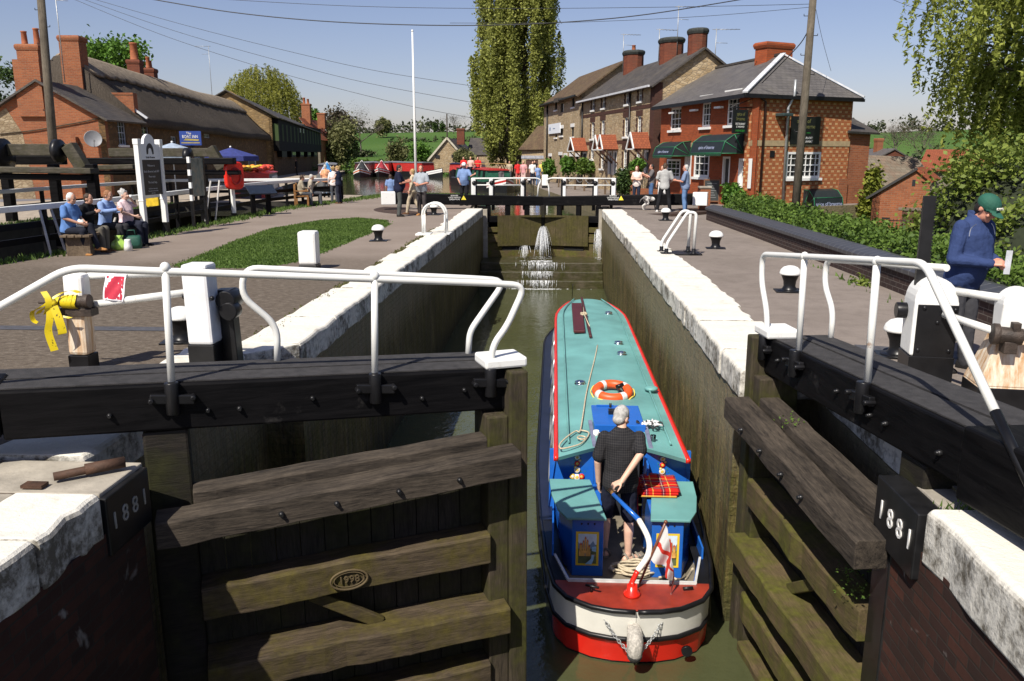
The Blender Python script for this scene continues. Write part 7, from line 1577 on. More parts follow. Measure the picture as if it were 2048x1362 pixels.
for t_ in np.linspace(-.006, 1.0, 26):
 c = PA.lerp(PB, t_); row = []; sag = .12 * math.sin(t_ * 7) + .08 * math.sin(t_ * 17)
 prof = [(.45, 3.55), (.55, 3.75), (.40, 4.05), (-.4, 4.75), (-1.3, 5.65), (-2.2, 6.55), (-2.75, 7.05), (-3.15, 7.22), (-3.55, 7.05), (-4.1, 6.5), (-5.2, 5.4), (-6.5, 4.1), (-6.75, 3.75), (-6.6, 3.5)]
 for (o_, z) in prof: row.append(tuple(c - pn_ * (o_ + rng.normal(0, .02)) + Vector((0, 0, z + sag * .5 + rng.normal(0, .025)))))
 rings.append(row)
b.loft(rings, 0, True, True, True); wb(b, 'thatch', THATCH, pb, pf.a)
b = MB(); rings = []
for t_ in np.linspace(0.0, 1.0, 150):
 c = PA.lerp(PB, t_); sag = (.12 * math.sin(t_ * 7) + .08 * math.sin(t_ * 17)) * .5; sc_ = .16 * abs(math.sin(t_ * 75)); row = []
 for (o_, z) in ((-1.75 + sc_, 6.25 + sc_ * -.95), (-1.80 + sc_, 6.40 - sc_ * .95), (-2.3, 6.78), (-2.78, 7.18), (-3.15, 7.36), (-3.5, 7.2), (-4.3, 6.45), (-4.3, 6.3)): row.append(tuple(c - pn_ * o_ + Vector((0, 0, z + sag))))
 rings.append(row)
b.loft(rings, 0, True, True, True); wb(b, 'thatch_ridge', RIDGET, pb, pf.a)
cc_ = PA.lerp(PB, .37) + pn_ * 3.15; chimney(pb, (cc_.x - .3, cc_.y - 1.6), .85, .8, 6.4, 8.3, pf.a, CHBRICK, None, ((0, 0, 1.1, .26),)); chimney(pb, (cc_.x - .5, cc_.y + .8), .9, .8, 6.4, 8.0, pf.a, CHBRICK, None, ((-.2, 0, .75, .15), (.2, 0, .55, .15)))
aerial('tall television aerial behind the brick cottage chimney', (-24.9, 42.5, 6.0), 4.3, R_(5), 8); c = PA.lerp(PB, .80) + pn_ * 3.1; aerial('tall television aerial at the far end of the thatched roof', (c.x, c.y, 7.2), 4.3, R_(185), 3)
# black boarded barn beyond the pub
br = thing('boarded_barn', 'stone barn with an overhanging black boarded upper storey and long slate roof', 'building', (-29.1, 84, 0))
BA, BBp = Vector((-28.4, 84, 0)), Vector((-34.1, 120, 0)); bv = (BBp - BA).normalized(); bn_ = Vector((-bv.y, bv.x, 0)); bf = Panel(br, BA[:2], BBp[:2], 0)
bf.wall(5.8, rubble('barn_ironstone', [(.13, .075, .03), (.09, .05, .022), (.17, .10, .042)], (.07, .05, .03), 3.0)); bgn = Panel(br, (BA + bn_ * 8)[:2], BA[:2], 0); bgn.wall(5.8, rubble('barn_end_stone', [(.30, .20, .09), (.22, .145, .065), (.36, .25, .12)], (.2, .14, .08), 2.6), top=[(4.2, 8.3)])
def m_boards():
 t = NT('black_boarding'); t.wallco(); sp = t.n('SeparateXYZ'); t.l(t.co(), sp.inputs[0]); f = t.math('FRACT', t.math('DIVIDE', sp.outputs[0], 2.7)); zz_ = t.math('MULTIPLY', t.math('GREATER_THAN', sp.outputs[2], 3.5), t.math('LESS_THAN', sp.outputs[2], 5.2))
 st = t.math('MULTIPLY', t.math('LESS_THAN', f, .34), zz_); t.base(t.mix(st, t.mix(t.noise(6, 4), (.006, .006, .006), (.012, .012, .011)), (.05, .075, .03))); t.set(.8, spec=.1); return t.m
b = MB(); b.box(.3, bf.L - .2, -.55, .02, 2.5, 5.65); bf.put(b, 'boarding', m_boards()); b = MB()
for i in range(5): b.box(2 + i * 6.5, 5.2 + i * 6.5, -.5, .0, 1.9, 2.5)
bf.put(b, 'overhang_beam', BLACKWOOD); b = MB(); b.box(2.5, 4.6, -.04, .02, 2.0, 2.4)
for i in range(1, 5): b.box(2.5 + i * 6.5, 5.0 + i * 6.5, -.52, -.5, 2.1, 2.42)
bf.put(b, 'low_window', flat('dull_pane', (.10, .11, .12), .2)); b = MB()
for x in (15.5, 18.2): b.box(x, x + .7, -.58, -.55, 4.7, 5.2)
bf.put(b, 'open_shutter', flat('painted_sky_reflection', (.35, .40, .46), .1))  # the sky's reflection is painted into these panes as plain pale colour
z1, z2 = 5.75, 8.4; slope(br, [BA - bn_ * .8 + Vector((0, 0, z1)) - bv * .4, BA + bn_ * 4.2 + Vector((0, 0, z2)) - bv * .4, BBp + bn_ * 4.2 + Vector((0, 0, z2 - 1.0)), BBp - bn_ * .8 + Vector((0, 0, z1 - .6))], OLDSLATE, bf.a); slope(br, [BA + bn_ * 9 + Vector((0, 0, z1)) - bv * .4, BA + bn_ * 4.2 + Vector((0, 0, z2)) - bv * .4, BBp + bn_ * 4.2 + Vector((0, 0, z2 - 1.0)), BBp + bn_ * 9 + Vector((0, 0, z1 - .6))], OLDSLATE, bf.a)
fh = thing('far_brick_house', 'red roofed brick house beyond the black barn', 'building', (-38, 128, 0)); f1 = Panel(fh, (-38.0, 126), (-35.6, 126.5), 0); f1.wall(5.2, GREYSTONE); f2 = Panel(fh, (-35.6, 126.5), (-36.5, 136), 0); f2.wall(4.4, ORBRICK, [(3, 4.2, 0, 2.2)])
slope(fh, [Vector((-35.4, 126.2, 4.3)), Vector((-38.4, 126, 7.6)), Vector((-39.2, 138, 7.6)), Vector((-36.2, 138, 4.3))], ORTILE, R_(95)); chimney(fh, (-38.4, 130), 1.3, .9, 6.8, 9.8, R_(0), ORBRICK, None, ((-.3, 0, .9, .2), (.3, 0, .7, .2))); chimney(fh, (-37.2, 134), 1.2, .9, 6.2, 8.6, R_(0), ORBRICK)
lc = thing('lodge_house', 'small steep gabled stone lodge with white bargeboards beyond the moored boats', 'building', (-14, 104, 0))
lg2 = Panel(lc, (-15.5, 104.0), (-11.3, 104.6), 0); lg2.wall(1.5, STONE, top=[(2.1, 4.1)]); ap = Vector((-13.4, 104.3, 4.15))
slope(lc, [Vector((-15.8, 103.9, 1.4)), ap, ap + Vector((.8, 9, 0)), Vector((-15, 113, 1.4))], OLDSLATE, R_(85)); slope(lc, [Vector((-11.0, 104.7, 1.4)), ap, ap + Vector((.8, 9, 0)), Vector((-10.2, 113.7, 1.4))], OLDSLATE, R_(85)); b = MB(); b.bar(Vector((-15.8, 103.7, 1.4)), ap + Vector((0, -.2, .02)), .08, .22).bar(Vector((-11.0, 104.5, 1.4)), ap + Vector((0, -.2, .02)), .08, .22); wb(b, 'bargeboard', flat('cream_boards', (.50, .46, .36), .7), lc); chimney(lc, (-12.1, 108), .95, .8, 3.4, 5.4, 0, CHBRICK)
lp2 = Panel(lc, (-11.2, 108), (-5.6, 109), 0); lp2.wall(2.2, STONE); slope(lc, [Vector((-11.4, 107.8, 2.1)), Vector((-5.4, 108.9, 2.1)), Vector((-5.9, 112, 4.3)), Vector((-11.2, 111.3, 4.3))], OLDSLATE, lp2.a)
b = MB()
for q in ((-14.6, 1.9), (-12.6, 1.95)): b.box(q[0] - .25, q[0] + .25, 104.05, 104.2, q[1] - .2, q[1] + .2)
wb(b, 'small_window', DARKIN, lc)
# ---------------------------------------------------------------- trees, hedges and shrubs
def leaf_mesh(name, pts, size, mat, parent=None, aspect=.6, up=.25, seed=1):
 r = np.random.default_rng(seed); pts = np.asarray(pts, float); n = len(pts)
 nrm = r.normal(0, 1, (n, 3)); nrm[:, 2] = np.abs(nrm[:, 2]) + up; nrm /= np.linalg.norm(nrm, axis=1)[:, None]
 t = r.normal(0, 1, (n, 3)); t -= nrm * (t * nrm).sum(1)[:, None]; t /= np.linalg.norm(t, axis=1)[:, None]; bt = np.cross(nrm, t)
 s = size * r.uniform(.6, 1.4, n)[:, None]
 v = np.stack([pts - t * s, pts - bt * s * aspect + nrm * s * .15, pts + t * s, pts + bt * s * aspect + nrm * s * .15], 1).reshape(-1, 3)
 return npmesh(name, v, np.arange(4 * n).reshape(-1, 4), mat, parent)
def clump_pts(r, c, rad, n, sub=26, spread=.22, shell=.75):
 """points gathered in sub-clumps near the surface of an ellipsoid, with gaps between them"""
 d = r.normal(0, 1, (sub, 3)); d /= np.linalg.norm(d, axis=1)[:, None]; cc = d * (shell + (1 - shell) * r.uniform(-1.2, .9, (sub, 1))); w = r.dirichlet(np.full(sub, 3.0)); k = r.choice(sub, n, p=w)
 return (cc[k] + r.normal(0, spread, (n, 3))) * np.asarray(rad) + np.asarray(c)
BARK = wood('tree_bark', (.05, .04, .03), (.12, .10, .075), .95, axis='z', bump=.9)
def foliage_core(mb, base, top, r0, n, seed, spread, mi=0):
 r = np.random.default_rng(seed); B = Vector(base); T = Vector(top); H = (T - B).length
 mb.tube([B, B.lerp(T, .5) + Vector((r.normal(0, .02 * H), r.normal(0, .02 * H), 0)), T], [r0, r0 * .65, r0 * .2], 9, mi)
 for i in range(n):
  t = r.uniform(.3, .95); p = B.lerp(T, t); a = r.uniform(0, 6.28); L = H * spread * (1.1 - t) * r.uniform(.6, 1.1) + .1 * H; q = p + Vector((math.cos(a) * L, math.sin(a) * L, L * r.uniform(.3, .9))); mb.tube([p, p.lerp(q, .5) + Vector((0, 0, -.05 * L)), q], [r0 * .38 * (1.1 - t), r0 * .24 * (1.1 - t), .012 + r0 * .05], 6, mi)
def tree(name, label, base, crown, mat, size, nleaf, trunk=.3, cat='tree', group=None, seed=1, limbs=12, sub=30, spread=.2):
 """crown: list of (dx,dy,z,rx,ry,rz) lobes"""
 t = thing(name, label, cat, base, 0, group); r = np.random.default_rng(seed); tot = sum(c[3] * c[4] * c[5] for c in crown) ; P = []
 for c in crown: P.append(clump_pts(r, c[:3], c[3:], int(nleaf * c[3] * c[4] * c[5] / tot), sub, spread))
 leaf_mesh('crown', np.concatenate(P), size, mat, t, seed=seed)
 zt = max(c[2] + c[5] * .6 for c in crown); b = MB(); foliage_core(b, (0, 0, -.3), (crown[0][0] * .5, crown[0][1] * .5, zt), trunk, limbs, seed, .35); b.build('trunk', BARK, t); return t
def pxt(px, y): return float(atY(px, 310, y)[0])
def pz(py, y): return float(atY(1111, py, y)[2])
L_POP = leafmat('poplar_leaves', (.185, .21, .045), (.40, .42, .11), .45, .45); L_WIL = leafmat('willow_leaves', (.18, .215, .035), (.40, .44, .10), .5, .4); L_GREEN = leafmat('fresh_green_leaves', (.045, .11, .014), (.14, .27, .04), .5, .3); L_DARK = leafmat('dark_green_leaves', (.028, .055, .014), (.085, .14, .035), .5, .25); L_OLIVE = leafmat('olive_leaves', (.08, .09, .03), (.21, .21, .085), .35, .3); L_BROWN = leafmat('brown_bud_leaves', (.05, .042, .025), (.13, .105, .065), .3, .2); L_HEDGE = leafmat('hedge_leaves', (.035, .075, .012), (.14, .22, .035), 1.6, .3); L_IVY = leafmat('ivy_leaves', (.060, .10, .016), (.22, .27, .05), 1.1, .3); L_FAR = leafmat('far_tree_leaves', (.035, .045, .022), (.085, .095, .042), .06, .2)
# the tall poplar: many upright plumes
t = thing('poplar_tree', 'very tall narrow poplar tree in pale spring leaf between the water and the mill', 'tree', (pxt(1030, 86), 86, 0)); r = np.random.default_rng(3); P = []; b = MB()
W_ = [(0, 2.8), (3, 4.2), (7, 4.7), (12, 4.6), (17, 3.9), (22, 2.9), (26, 1.6), (29, .3)]
def wid(z): return float(np.interp(z, [q[0] for q in W_], [q[1] for q in W_]))
for i in range(235):
 z0 = r.uniform(.8, 24) ** 1.0; a = r.uniform(0, 6.28); w0 = wid(z0) * math.sqrt(r.uniform(.0, .85)); L = r.uniform(3.0, 6.5); x0, y0 = w0 * math.cos(a), w0 * math.sin(a)
 n = 700; u = r.uniform(0, 1, n); ww = .62 * np.sin(np.pi * np.clip(u * .9 + .1, 0, 1)) ** .7
 lean = .12
 P.append(np.stack([x0 * (1 + lean * u) + r.normal(0, .5, n) * ww, y0 * (1 + lean * u) + r.normal(0, .5, n) * ww, z0 + u * L], 1)); b.tube([(x0 * .35, y0 * .35, max(0, z0 - 2.5)), (x0 * .9, y0 * .9, z0 + .4), (x0 * (1 + lean), y0 * (1 + lean), z0 + L * .9)], [.05, .03, .01], 4)
P = np.concatenate(P); keep = np.hypot(P[:, 0], P[:, 1]) < np.array([wid(z) for z in P[:, 2]]) * 1.06 + .2; leaf_mesh('crown', P[keep], .105, L_POP, t, .8, .1, 3)
for k in range(5): a = k * 1.26; b.tube([(.5 * math.cos(a), .5 * math.sin(a), -.5), (.9 * math.cos(a), .9 * math.sin(a), 8), (.5 * math.cos(a), .5 * math.sin(a), 24)], [.42, .28, .05], 8)
b.build('trunk', BARK, t)
# willows hang in strands
def willow(label, base, H, R, n, seed, size, mat, per=46, zmin=1.2, group=None, droop=1.0):
 t = thing('willow_tree', label, 'tree', base, 0, group); r = np.random.default_rng(seed); P = []; b = MB(); foliage_core(b, (0, 0, -.4), (0, 0, H * .82), .04 * H, 16, seed, .42)
 for i in range(n):
  a = r.uniform(0, 6.28); u = math.sqrt(r.uniform(.03, 1)); x0, y0 = R * u * math.cos(a), R * u * math.sin(a); z0 = H * (.52 + .48 * math.sqrt(max(0, 1 - u * u * .97))) * r.uniform(.86, 1.02); L = min(z0 - zmin, H * r.uniform(.15, .5) * droop * (.6 + .6 * u))
  k = int(per * (.5 + L / H)); s = r.uniform(0, 1, k); out = .14 * R * u * np.sqrt(s); sw = r.normal(0, .05 * R)
  P.append(np.stack([x0 + math.cos(a) * out + sw * s ** 2 * .4 + r.normal(0, .012 * R, k), y0 + math.sin(a) * out + r.normal(0, .012 * R, k), z0 - L * s + .06 * H * np.sin(s * 3.1) * (1 - u)], 1))
 P = np.concatenate(P); leaf_mesh('crown', P, size, mat, t, .28, -.1, seed); b.build('trunk', BARK, t); return t
willow('rounded yellow green weeping willow behind the black boarded barn', (pxt(532, 132), 132, -.2), 15.8, 6.4, 1250, 5, .20, leafmat('yellow_willow_leaves', (.15, .165, .025), (.35, .35, .075), .3, .4), 34)
# the big willow leaning into the right of the picture: built limb by limb so gaps of sky show
t = thing('willow_tree', 'large weeping willow with trailing strands at the right above the clipped shrubs', 'tree', (24.6, 40, -1.9)); t.scale = (1.43,) * 3; r = np.random.default_rng(11); P = []; b = MB(); b.tube([(0, 0, -.3), (.3, 0, 4), (.1, .2, 9), (-.4, 0, 14)], [.55, .42, .28, .1], 10)
for i in range(64):
 a = r.uniform(0, 6.28); h = r.uniform(4.2, 14); L = r.uniform(2.4, 5.6) * (1.1 - abs(h - 8) / 16); tip = Vector((L * math.cos(a) * 1.0, L * math.sin(a), h + r.uniform(.3, 1.6))); p0 = Vector((.1, 0, h - 1.4)); pts = [p0, p0.lerp(tip, .5) + Vector((0, 0, .5)), tip]; b.tube(pts, [.12, .06, .015], 5)
 for j in range(32):
  q = p0.lerp(tip, r.uniform(.35, 1.05)) + Vector((r.normal(0, .25), r.normal(0, .25), .15)); dl = r.uniform(1.0, 3.4); k = int(34 * dl); s = r.uniform(0, 1, k); cx_, cy_ = math.cos(a) * .5 * np.sqrt(s), math.sin(a) * .5 * np.sqrt(s); dx = r.normal(0, .25)
  P.append(np.stack([q.x + cx_ + dx * s + r.normal(0, .055, k), q.y + cy_ + r.normal(0, .055, k), q.z - dl * s + r.normal(0, .05, k)], 1))
P = np.concatenate(P); P = P[P[:, 2] > 2.6]; leaf_mesh('crown', P, .10, L_WIL, t, .34, -.1, 11); b.build('trunk', BARK, t)
# left and middle distance trees
y = 88; tree('chestnut_tree', 'round bright green tree rising behind the thatched roof', (pxt(245, y), y, 0), [(0, 0, pz(104, y), 3.2, 3.0, 2.2), (-.9, 0, pz(112, y), 2.2, 2.2, 2.0), (1.4, 0, pz(112, y), 1.9, 2.2, 2.0), (0, 0, 6.5, 3.4, 3.2, 3)], L_GREEN, .21, 7000, .35, seed=21)
y = 70; tree('woodland_tree', 'dark green tree at the left edge behind the cottage', (pxt(8, y), y, 0), [(0, 0, pz(165, y), 2.3, 2.3, 2.0), (-2, 0, pz(170, y), 2, 2, 2), (.5, 0, 4, 3, 3, 2.5)], L_DARK, .17, 5000, .3, seed=22)
def mtree(label, px0, px1, py0, py1, y, mat, n, size, seed, name='field_tree', lobes=4, bare=False):
 x0, x1, zt, zb = pxt(px0, y), pxt(px1, y), pz(py0, y), pz(py1, y); w = (x1 - x0) / 2; gz = max(-.3, hill_z((x0 + x1) / 2, y)) if y > 112 else -.2; zb = max(zb, gz); h = (zt - zb) / 2; r = np.random.default_rng(seed); C = [(0, 0, zb + h - gz, w * .8, w * .8, h * .9)]
 for i in range(lobes): a = i * 6.28 / lobes + r.uniform(0, 1); C.append((w * .5 * math.cos(a), w * .5 * math.sin(a), zb + h * (.7 + r.uniform(0, .7)) - gz, w * .5, w * .5, h * .5))
 return tree(name, label, ((x0 + x1) / 2, y, gz), C, mat, size, n, max(.08, .05 * h), seed=seed, sub=22, spread=.24)
mtree('olive green bushy tree in blossom right of the far brick house', 642, 728, 232, 338, 134, L_OLIVE, 6500, .26, 31); mtree('small bright green tree just above the far brick house roof', 610, 648, 212, 262, 145, L_GREEN, 1800, .26, 32); mtree('brownish bushy tree behind the blossoming tree on the hill edge', 650, 712, 214, 285, 172, L_BROWN, 4200, .3, 33)
mtree('round headed olive tree alone on the skyline of the pasture', 750, 784, 235, 272, 262, L_OLIVE, 2600, .34, 34); mtree('left one of two small dark pointed conifers on the hill', 866, 876, 245, 272, 300, L_DARK, 900, .3, 35, 'conifer', 2); mtree('right one of two small dark pointed conifers on the hill', 880, 892, 242, 272, 300, L_DARK, 1000, .3, 36, 'conifer', 2)
for i, (a, c, e, f, m, lb) in enumerate(((772, 822, 277, 338, L_OLIVE, 'rounded olive shrub left of the stone lodge on the far bank'), (815, 866, 280, 338, L_GREEN, 'green shrub directly behind the flagpole on the far bank'), (700, 748, 318, 342, L_HEDGE, 'low green bank shrub behind the left hand moored boats'), (744, 782, 322, 343, L_HEDGE, 'low green bank shrub beside the red fronted boat'), (905, 948, 296, 342, L_OLIVE, 'olive shrub right of the lodge beside the poplar'), (1040, 1075, 318, 350, L_DARK, 'dark shrub at the foot of the poplar'))): mtree(lb, a, c, e, f, (118, 114, 113.6, 114.2, 100, 82)[i], m, 2600, .17, 40 + i, 'shrub')
for i, (a, c, e, f, y, m, lb) in enumerate(((1085, 1112, 320, 352, 64, L_GREEN, 'dense green bush at the far corner of the mill'), (1122, 1152, 312, 352, 58, L_GREEN, 'tall green bush before the mill wall'), (1150, 1192, 318, 352, 55, L_HEDGE, 'wide dark bush beside the first tiled porch'), (1258, 1292, 318, 352, 44, L_GREEN, 'climbing shrub by the nearest terrace window'), (1228, 1266, 335, 388, 38.4, L_DARK, 'dark green shrub behind the right upper gate end'), (1446, 1500, 368, 425, 29.6, L_GREEN, 'bright round bush at the end of the low brick wall'))): mtree(lb, a, c, e, f, y, m, 2400, .075 if y < 50 else .11, 60 + i, 'shrub', 5)
def bare_tree(label, px, y, py0, w, seed):
 gz = max(-.3, hill_z(pxt(px, y), y)) if y > 112 else -1.2; t = thing('bare_tree', label, 'tree', (pxt(px, y), y, gz)); r = np.random.default_rng(seed); b = MB(); H = pz(py0, y) - gz
 def rec(p, d, L, rad, lev):
  q = p + d * L; b.tube([p, p.lerp(q, .5) + Vector((r.normal(0, .03 * L), r.normal(0, .03 * L), 0)), q], [rad, rad * .8, rad * .62], 5)
  if lev == 0: return
  for k in range(3 if lev > 1 else 4): e = (d + Vector((r.normal(0, .5), r.normal(0, .5), r.normal(.12, .25)))).normalized(); rec(q if k else p.lerp(q, .8), e, L * r.uniform(.62, .82), rad * .58, lev - 1)
 rec(Vector((0, 0, -.2)), Vector((0, 0, 1)), H * .30, .022 * H, 5); b.build('trunk', flat('grey_twigs', (.10, .085, .07), .95), t)
 P = clump_pts(r, (0, 0, H * .68), (w, w, H * .30), 1300, 30, .25); leaf_mesh('crown', P, .11, L_BROWN, t, .3, 0, seed); return t
bare_tree('tall bare twiggy tree left of the round tree on the hill', 722, 172, 206, 3.2, 71); bare_tree('bare twiggy tree on the hill beside the poplar', 908, 280, 226, 4.2, 72); bare_tree('bare twiggy tree beyond the restaurant on the right', 1792, 130, 236, 3.2, 73); bare_tree('second bare twiggy tree nearer the right hand willow', 1840, 135, 240, 3.0, 74)
# far hedges and woods: masses nobody could count
P = []; r = np.random.default_rng(81)
for x in np.arange(-420, 330, 5.0):
 y = 352 + 22 * math.sin(x * .02) + r.normal(0, 6); h = r.uniform(2.4, 5.2) * (1.25 if x > 60 or x < -120 else 1.0); z = hill_z(x, y); P.append(clump_pts(r, (x, y, z + h * .5), (4.0, 3, h * .7), 120, 10, .3))
leaf_mesh('far_wood', np.concatenate(P), .62, L_FAR, None, .7, .2, 81); tag(bpy.data.objects['far_wood'], kind='stuff')
P = []
for (xa, ya, xb, yb) in ((-62, 168, -38, 172), (-45, 236, 30, 244), (-20, 190, 25, 232), (-75, 300, 60, 312)):
 for t_ in np.linspace(0, 1, 34): x, y = xa + (xb - xa) * t_ + r.normal(0, .4), ya + (yb - ya) * t_; P.append(clump_pts(r, (x, y, hill_z(x, y) + .55), (1.6, 1.0, .8), 60, 8, .3))
leaf_mesh('field_hedge', np.concatenate(P), .32, L_FAR, None, .7, .2, 82); tag(bpy.data.objects['field_hedge'], kind='stuff')
P = []
for i in range(60): x = r.uniform(36, 110); y = r.uniform(92, 130); h = r.uniform(2.5, 5.5); P.append(clump_pts(r, (x, y, -1 + h * .5), (3, 3, h * .62), 260, 14, .26))
leaf_mesh('right_wood', np.concatenate(P), .26, leafmat('mixed_far_leaves', (.03, .045, .018), (.11, .13, .05), .12, .2), None, .7, .2, 83); tag(bpy.data.objects['right_wood'], kind='stuff')
P = []
for x in np.arange(-34, 2, 1.2): P.append(clump_pts(r, (x, 113.2 + r.normal(0, .3), .1), (1.0, .6, .55 + .4 * r.random()), 90, 8, .3))
leaf_mesh('bank_scrub', np.concatenate(P), .16, L_HEDGE, None, .7, .2, 84); tag(bpy.data.objects['bank_scrub'], kind='stuff')
# clipped hedge behind the low wall, and the ivy covered mass under the willow
def hedge(name, label, path, half, z0, ztop, n, size, mat, seed, rough=.18, cat='hedge'):
 t = thing(name, label, cat, (path[0][0], path[0][1], z0)); r = np.random.default_rng(seed); P = []; seg = [math.dist(path[i][:2], path[i + 1][:2]) for i in range(len(path) - 1)]; tot = sum(seg); b = MB()
 for i, L in enumerate(seg):
  m = int(n * L / tot); u = r.uniform(0, 1, m); face = r.choice(3, m, p=[.45, .33, .22]); p, q = np.array(path[i]), np.array(path[i + 1]); d = (q - p)[:2] / L; nr = np.array([-d[1], d[0]]); zt = p[2] + (q[2] - p[2]) * u; wv = rough * (np.sin(u * L * 1.9 + seed) + np.sin(u * L * 4.3) * .6 + .5 * np.sin(u * L * 9.1)); e = r.normal(0, rough * .55, m)
  s = np.where(face == 0, r.uniform(-1, 1, m), np.where(face == 1, 1, -1)); hz = np.where(face == 0, 1.0, r.uniform(.0, 1, m) ** .8); off_ = s * half * (1 - .22 * hz ** 3) + e + wv * .6 * (face > 0) * s; base = p[:2] + (q - p)[:2] * u[:, None]
  P.append(np.stack([base[:, 0] + nr[0] * off_ - path[0][0], base[:, 1] + nr[1] * off_ - path[0][1], (zt - z0) * hz + (face == 0) * (e + wv * .7)], 1))
  a, c = Vector((p[0] - path[0][0], p[1] - path[0][1], 0)), Vector((q[0] - path[0][0], q[1] - path[0][1], 0)); nv = Vector((nr[0], nr[1], 0)) * half * .8
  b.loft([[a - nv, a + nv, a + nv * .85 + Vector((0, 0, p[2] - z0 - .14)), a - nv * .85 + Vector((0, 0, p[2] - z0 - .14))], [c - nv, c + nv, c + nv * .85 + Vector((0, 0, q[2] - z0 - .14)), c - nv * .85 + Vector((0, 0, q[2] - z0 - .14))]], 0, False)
 leaf_mesh('foliage', np.concatenate(P), size, mat, t, .6, .15, seed); b.build('foliage_core', flat('hedge_inside', (.016, .022, .008), .95, .4, 6), t); return t  # solid dark core, added so the hedge is not see-through
hedge('hedge', 'loose green hedge running along behind the low dark brick wall', [(6.75, 3, .5), (6.7, 12, .5), (6.45, 20, .50), (6.3, 27, .55), (6.9, 29.5, .5)], .85, -1.25, .9, 52000, .044, L_HEDGE, 91, .17)
hedge('hedge', 'lower hedge in front of the chequered restaurant wall', [(7.0, 29.5, .25), (9.0, 32.0, -.1), (12.6, 32.8, -.75)], .7, -1.25, .5, 9000, .065, L_HEDGE, 92)
t = thing('ivy_thicket', 'tall ivy covered thicket of shrubs under the willow on the right', 'shrub', (11.1, 17, -1.25)); r = np.random.default_rng(93); P = []
b = MB()
for (dx, dy, z, rx, ry, rz, n) in ((-1.2, 2.2, 1.5, 1.7, 2.0, 2.0, 16000), (1.2, 1.6, 1.6, 2.0, 2.2, 2.1, 16000), (.6, -1.2, 1.3, 1.9, 1.9, 2.0, 16000), (3.4, -.2, 1.6, 2.2, 2.4, 2.1, 12000), (-1.5, -.3, .9, 1.4, 1.6, 1.7, 12000), (1.8, -3.4, 1.1, 1.8, 1.6, 1.8, 12000), (4.5, 3, 1.6, 2.2, 2.4, 2, 4000)):
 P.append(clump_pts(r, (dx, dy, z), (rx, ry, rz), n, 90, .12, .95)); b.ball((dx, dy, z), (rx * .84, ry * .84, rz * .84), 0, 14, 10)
leaf_mesh('foliage', np.concatenate(P), .055, L_IVY, t, .7, .3, 93); b.build('foliage_core', flat('hedge_inside', ''), t)  # the lumps are a solid dark core added behind the leaves
leaf_o = leaf_mesh('wall_creeper', clump_pts(r, (0, 0, .1), (.38, .3, 1.2), 2000, 20, .25), .09, leafmat('yellow_creeper', (.10, .13, .015), (.28, .30, .05), 1.0, .3), None, .8, .2, 94); leaf_o.location = (13.55, 36.6, .2); tag(leaf_o, 'yellow green creeper on the side of the brick outbuilding', 'creeper')
P = np.concatenate([np.asarray(q) + r.normal(0, 1, (46, 3)) * (.05, .05, .035) for q in (atY(1712, 1178, 5.5), atY(1700, 1140, 5.6), atY(1582, 842, 7.05), atY(743, 934, 6.25), atY(432, 992, 5.75), atY(1512, 1215, 7.5))]); o = leaf_mesh('gate_weeds', P, .014, L_HEDGE, None, .5, .5, 96); tag(o, kind='stuff')
P = np.array([(5.12 + r.normal(0, .05), 13.9 + r.normal(0, .16), abs(r.normal(0, .06))) for _ in range(160)]); o = leaf_mesh('wall_weed', P, .04, L_IVY, None, .5, .3, 95); tag(o, 'small clump of yellowish weeds at the foot of the low brick wall', 'weed')
# ---------------------------------------------------------------- low wall, paving rings, fences
lw2 = thing('boundary_wall', 'low dark brick wall with a sloping blue brick coping along the right lockside', 'wall', (5.0, 27.9, 0))
WP = [(5.02, 27.9), (5.22, 22), (5.36, 15), (5.36, 11), (5.30, 5), (5.28, -2)]
WB = brick('dark_wall_brick', (.055, .032, .028), (.038, .026, .025), (.16, .14, .12), .235, .08, .012, .35)
def m_bluecoping():
 t = NT('blue_brick_coping'); sp = t.n('SeparateXYZ'); t.l(t.co(), sp.inputs[0]); f = t.math('FRACT', t.math('DIVIDE', sp.outputs[0], .24)); j = t.math('LESS_THAN', f, .07); big = t.noise(.9, 3)
 t.base(t.mix(j, t.mix(t.noise(9, 4), (.030, .031, .036), (.060, .060, .066)), (.15, .145, .14))); t.set(.42); t.bump(j, .5, -.01); return t.m
BCOP = m_bluecoping()
for i in range(len(WP) - 1):
 pn = Panel(lw2, WP[i], WP[i + 1]);
 b = MB(); b.box(-.01, pn.L + .01, 0, .42, -.3, .36); pn.put(b, 'brickwork', WB)
 b = MB(); x0, x1 = -.02, pn.L + .02; pf_ = [(-.05, .34), (-.05, .40), (.0, .445), (.22, .50), (.44, .46), (.47, .40), (.47, .34)]; b.loft([[(x0, y, z) for y, z in pf_], [(x1, y, z) for y, z in pf_]][::-1], 0, False); pn.put(b, 'coping', BCOP)
def ring(name, c, r0, r1, a0, a1, z, m):
 b = MB(); A = np.linspace(a0, a1, 26); b.loft([[(c[0] + r0 * math.cos(a), c[1] + r0 * math.sin(a), z), (c[0] + r1 * math.cos(a), c[1] + r1 * math.sin(a), z)] for a in A], 0, False, False, False); return tag(b.build(name, m), kind='structure')
PAVB = brick('paving_brick', (.075, .045, .035), (.055, .038, .032), (.05, .042, .036), .22, .11, .01, .3)
ring('brick_paving', (1.95, 33.3), 3.0, 4.3, R_(-62), R_(14), .004, PAVB); ring('brick_paving', (-2.9, 33.3), 3.0, 4.3, R_(166), R_(242), .004, PAVB)
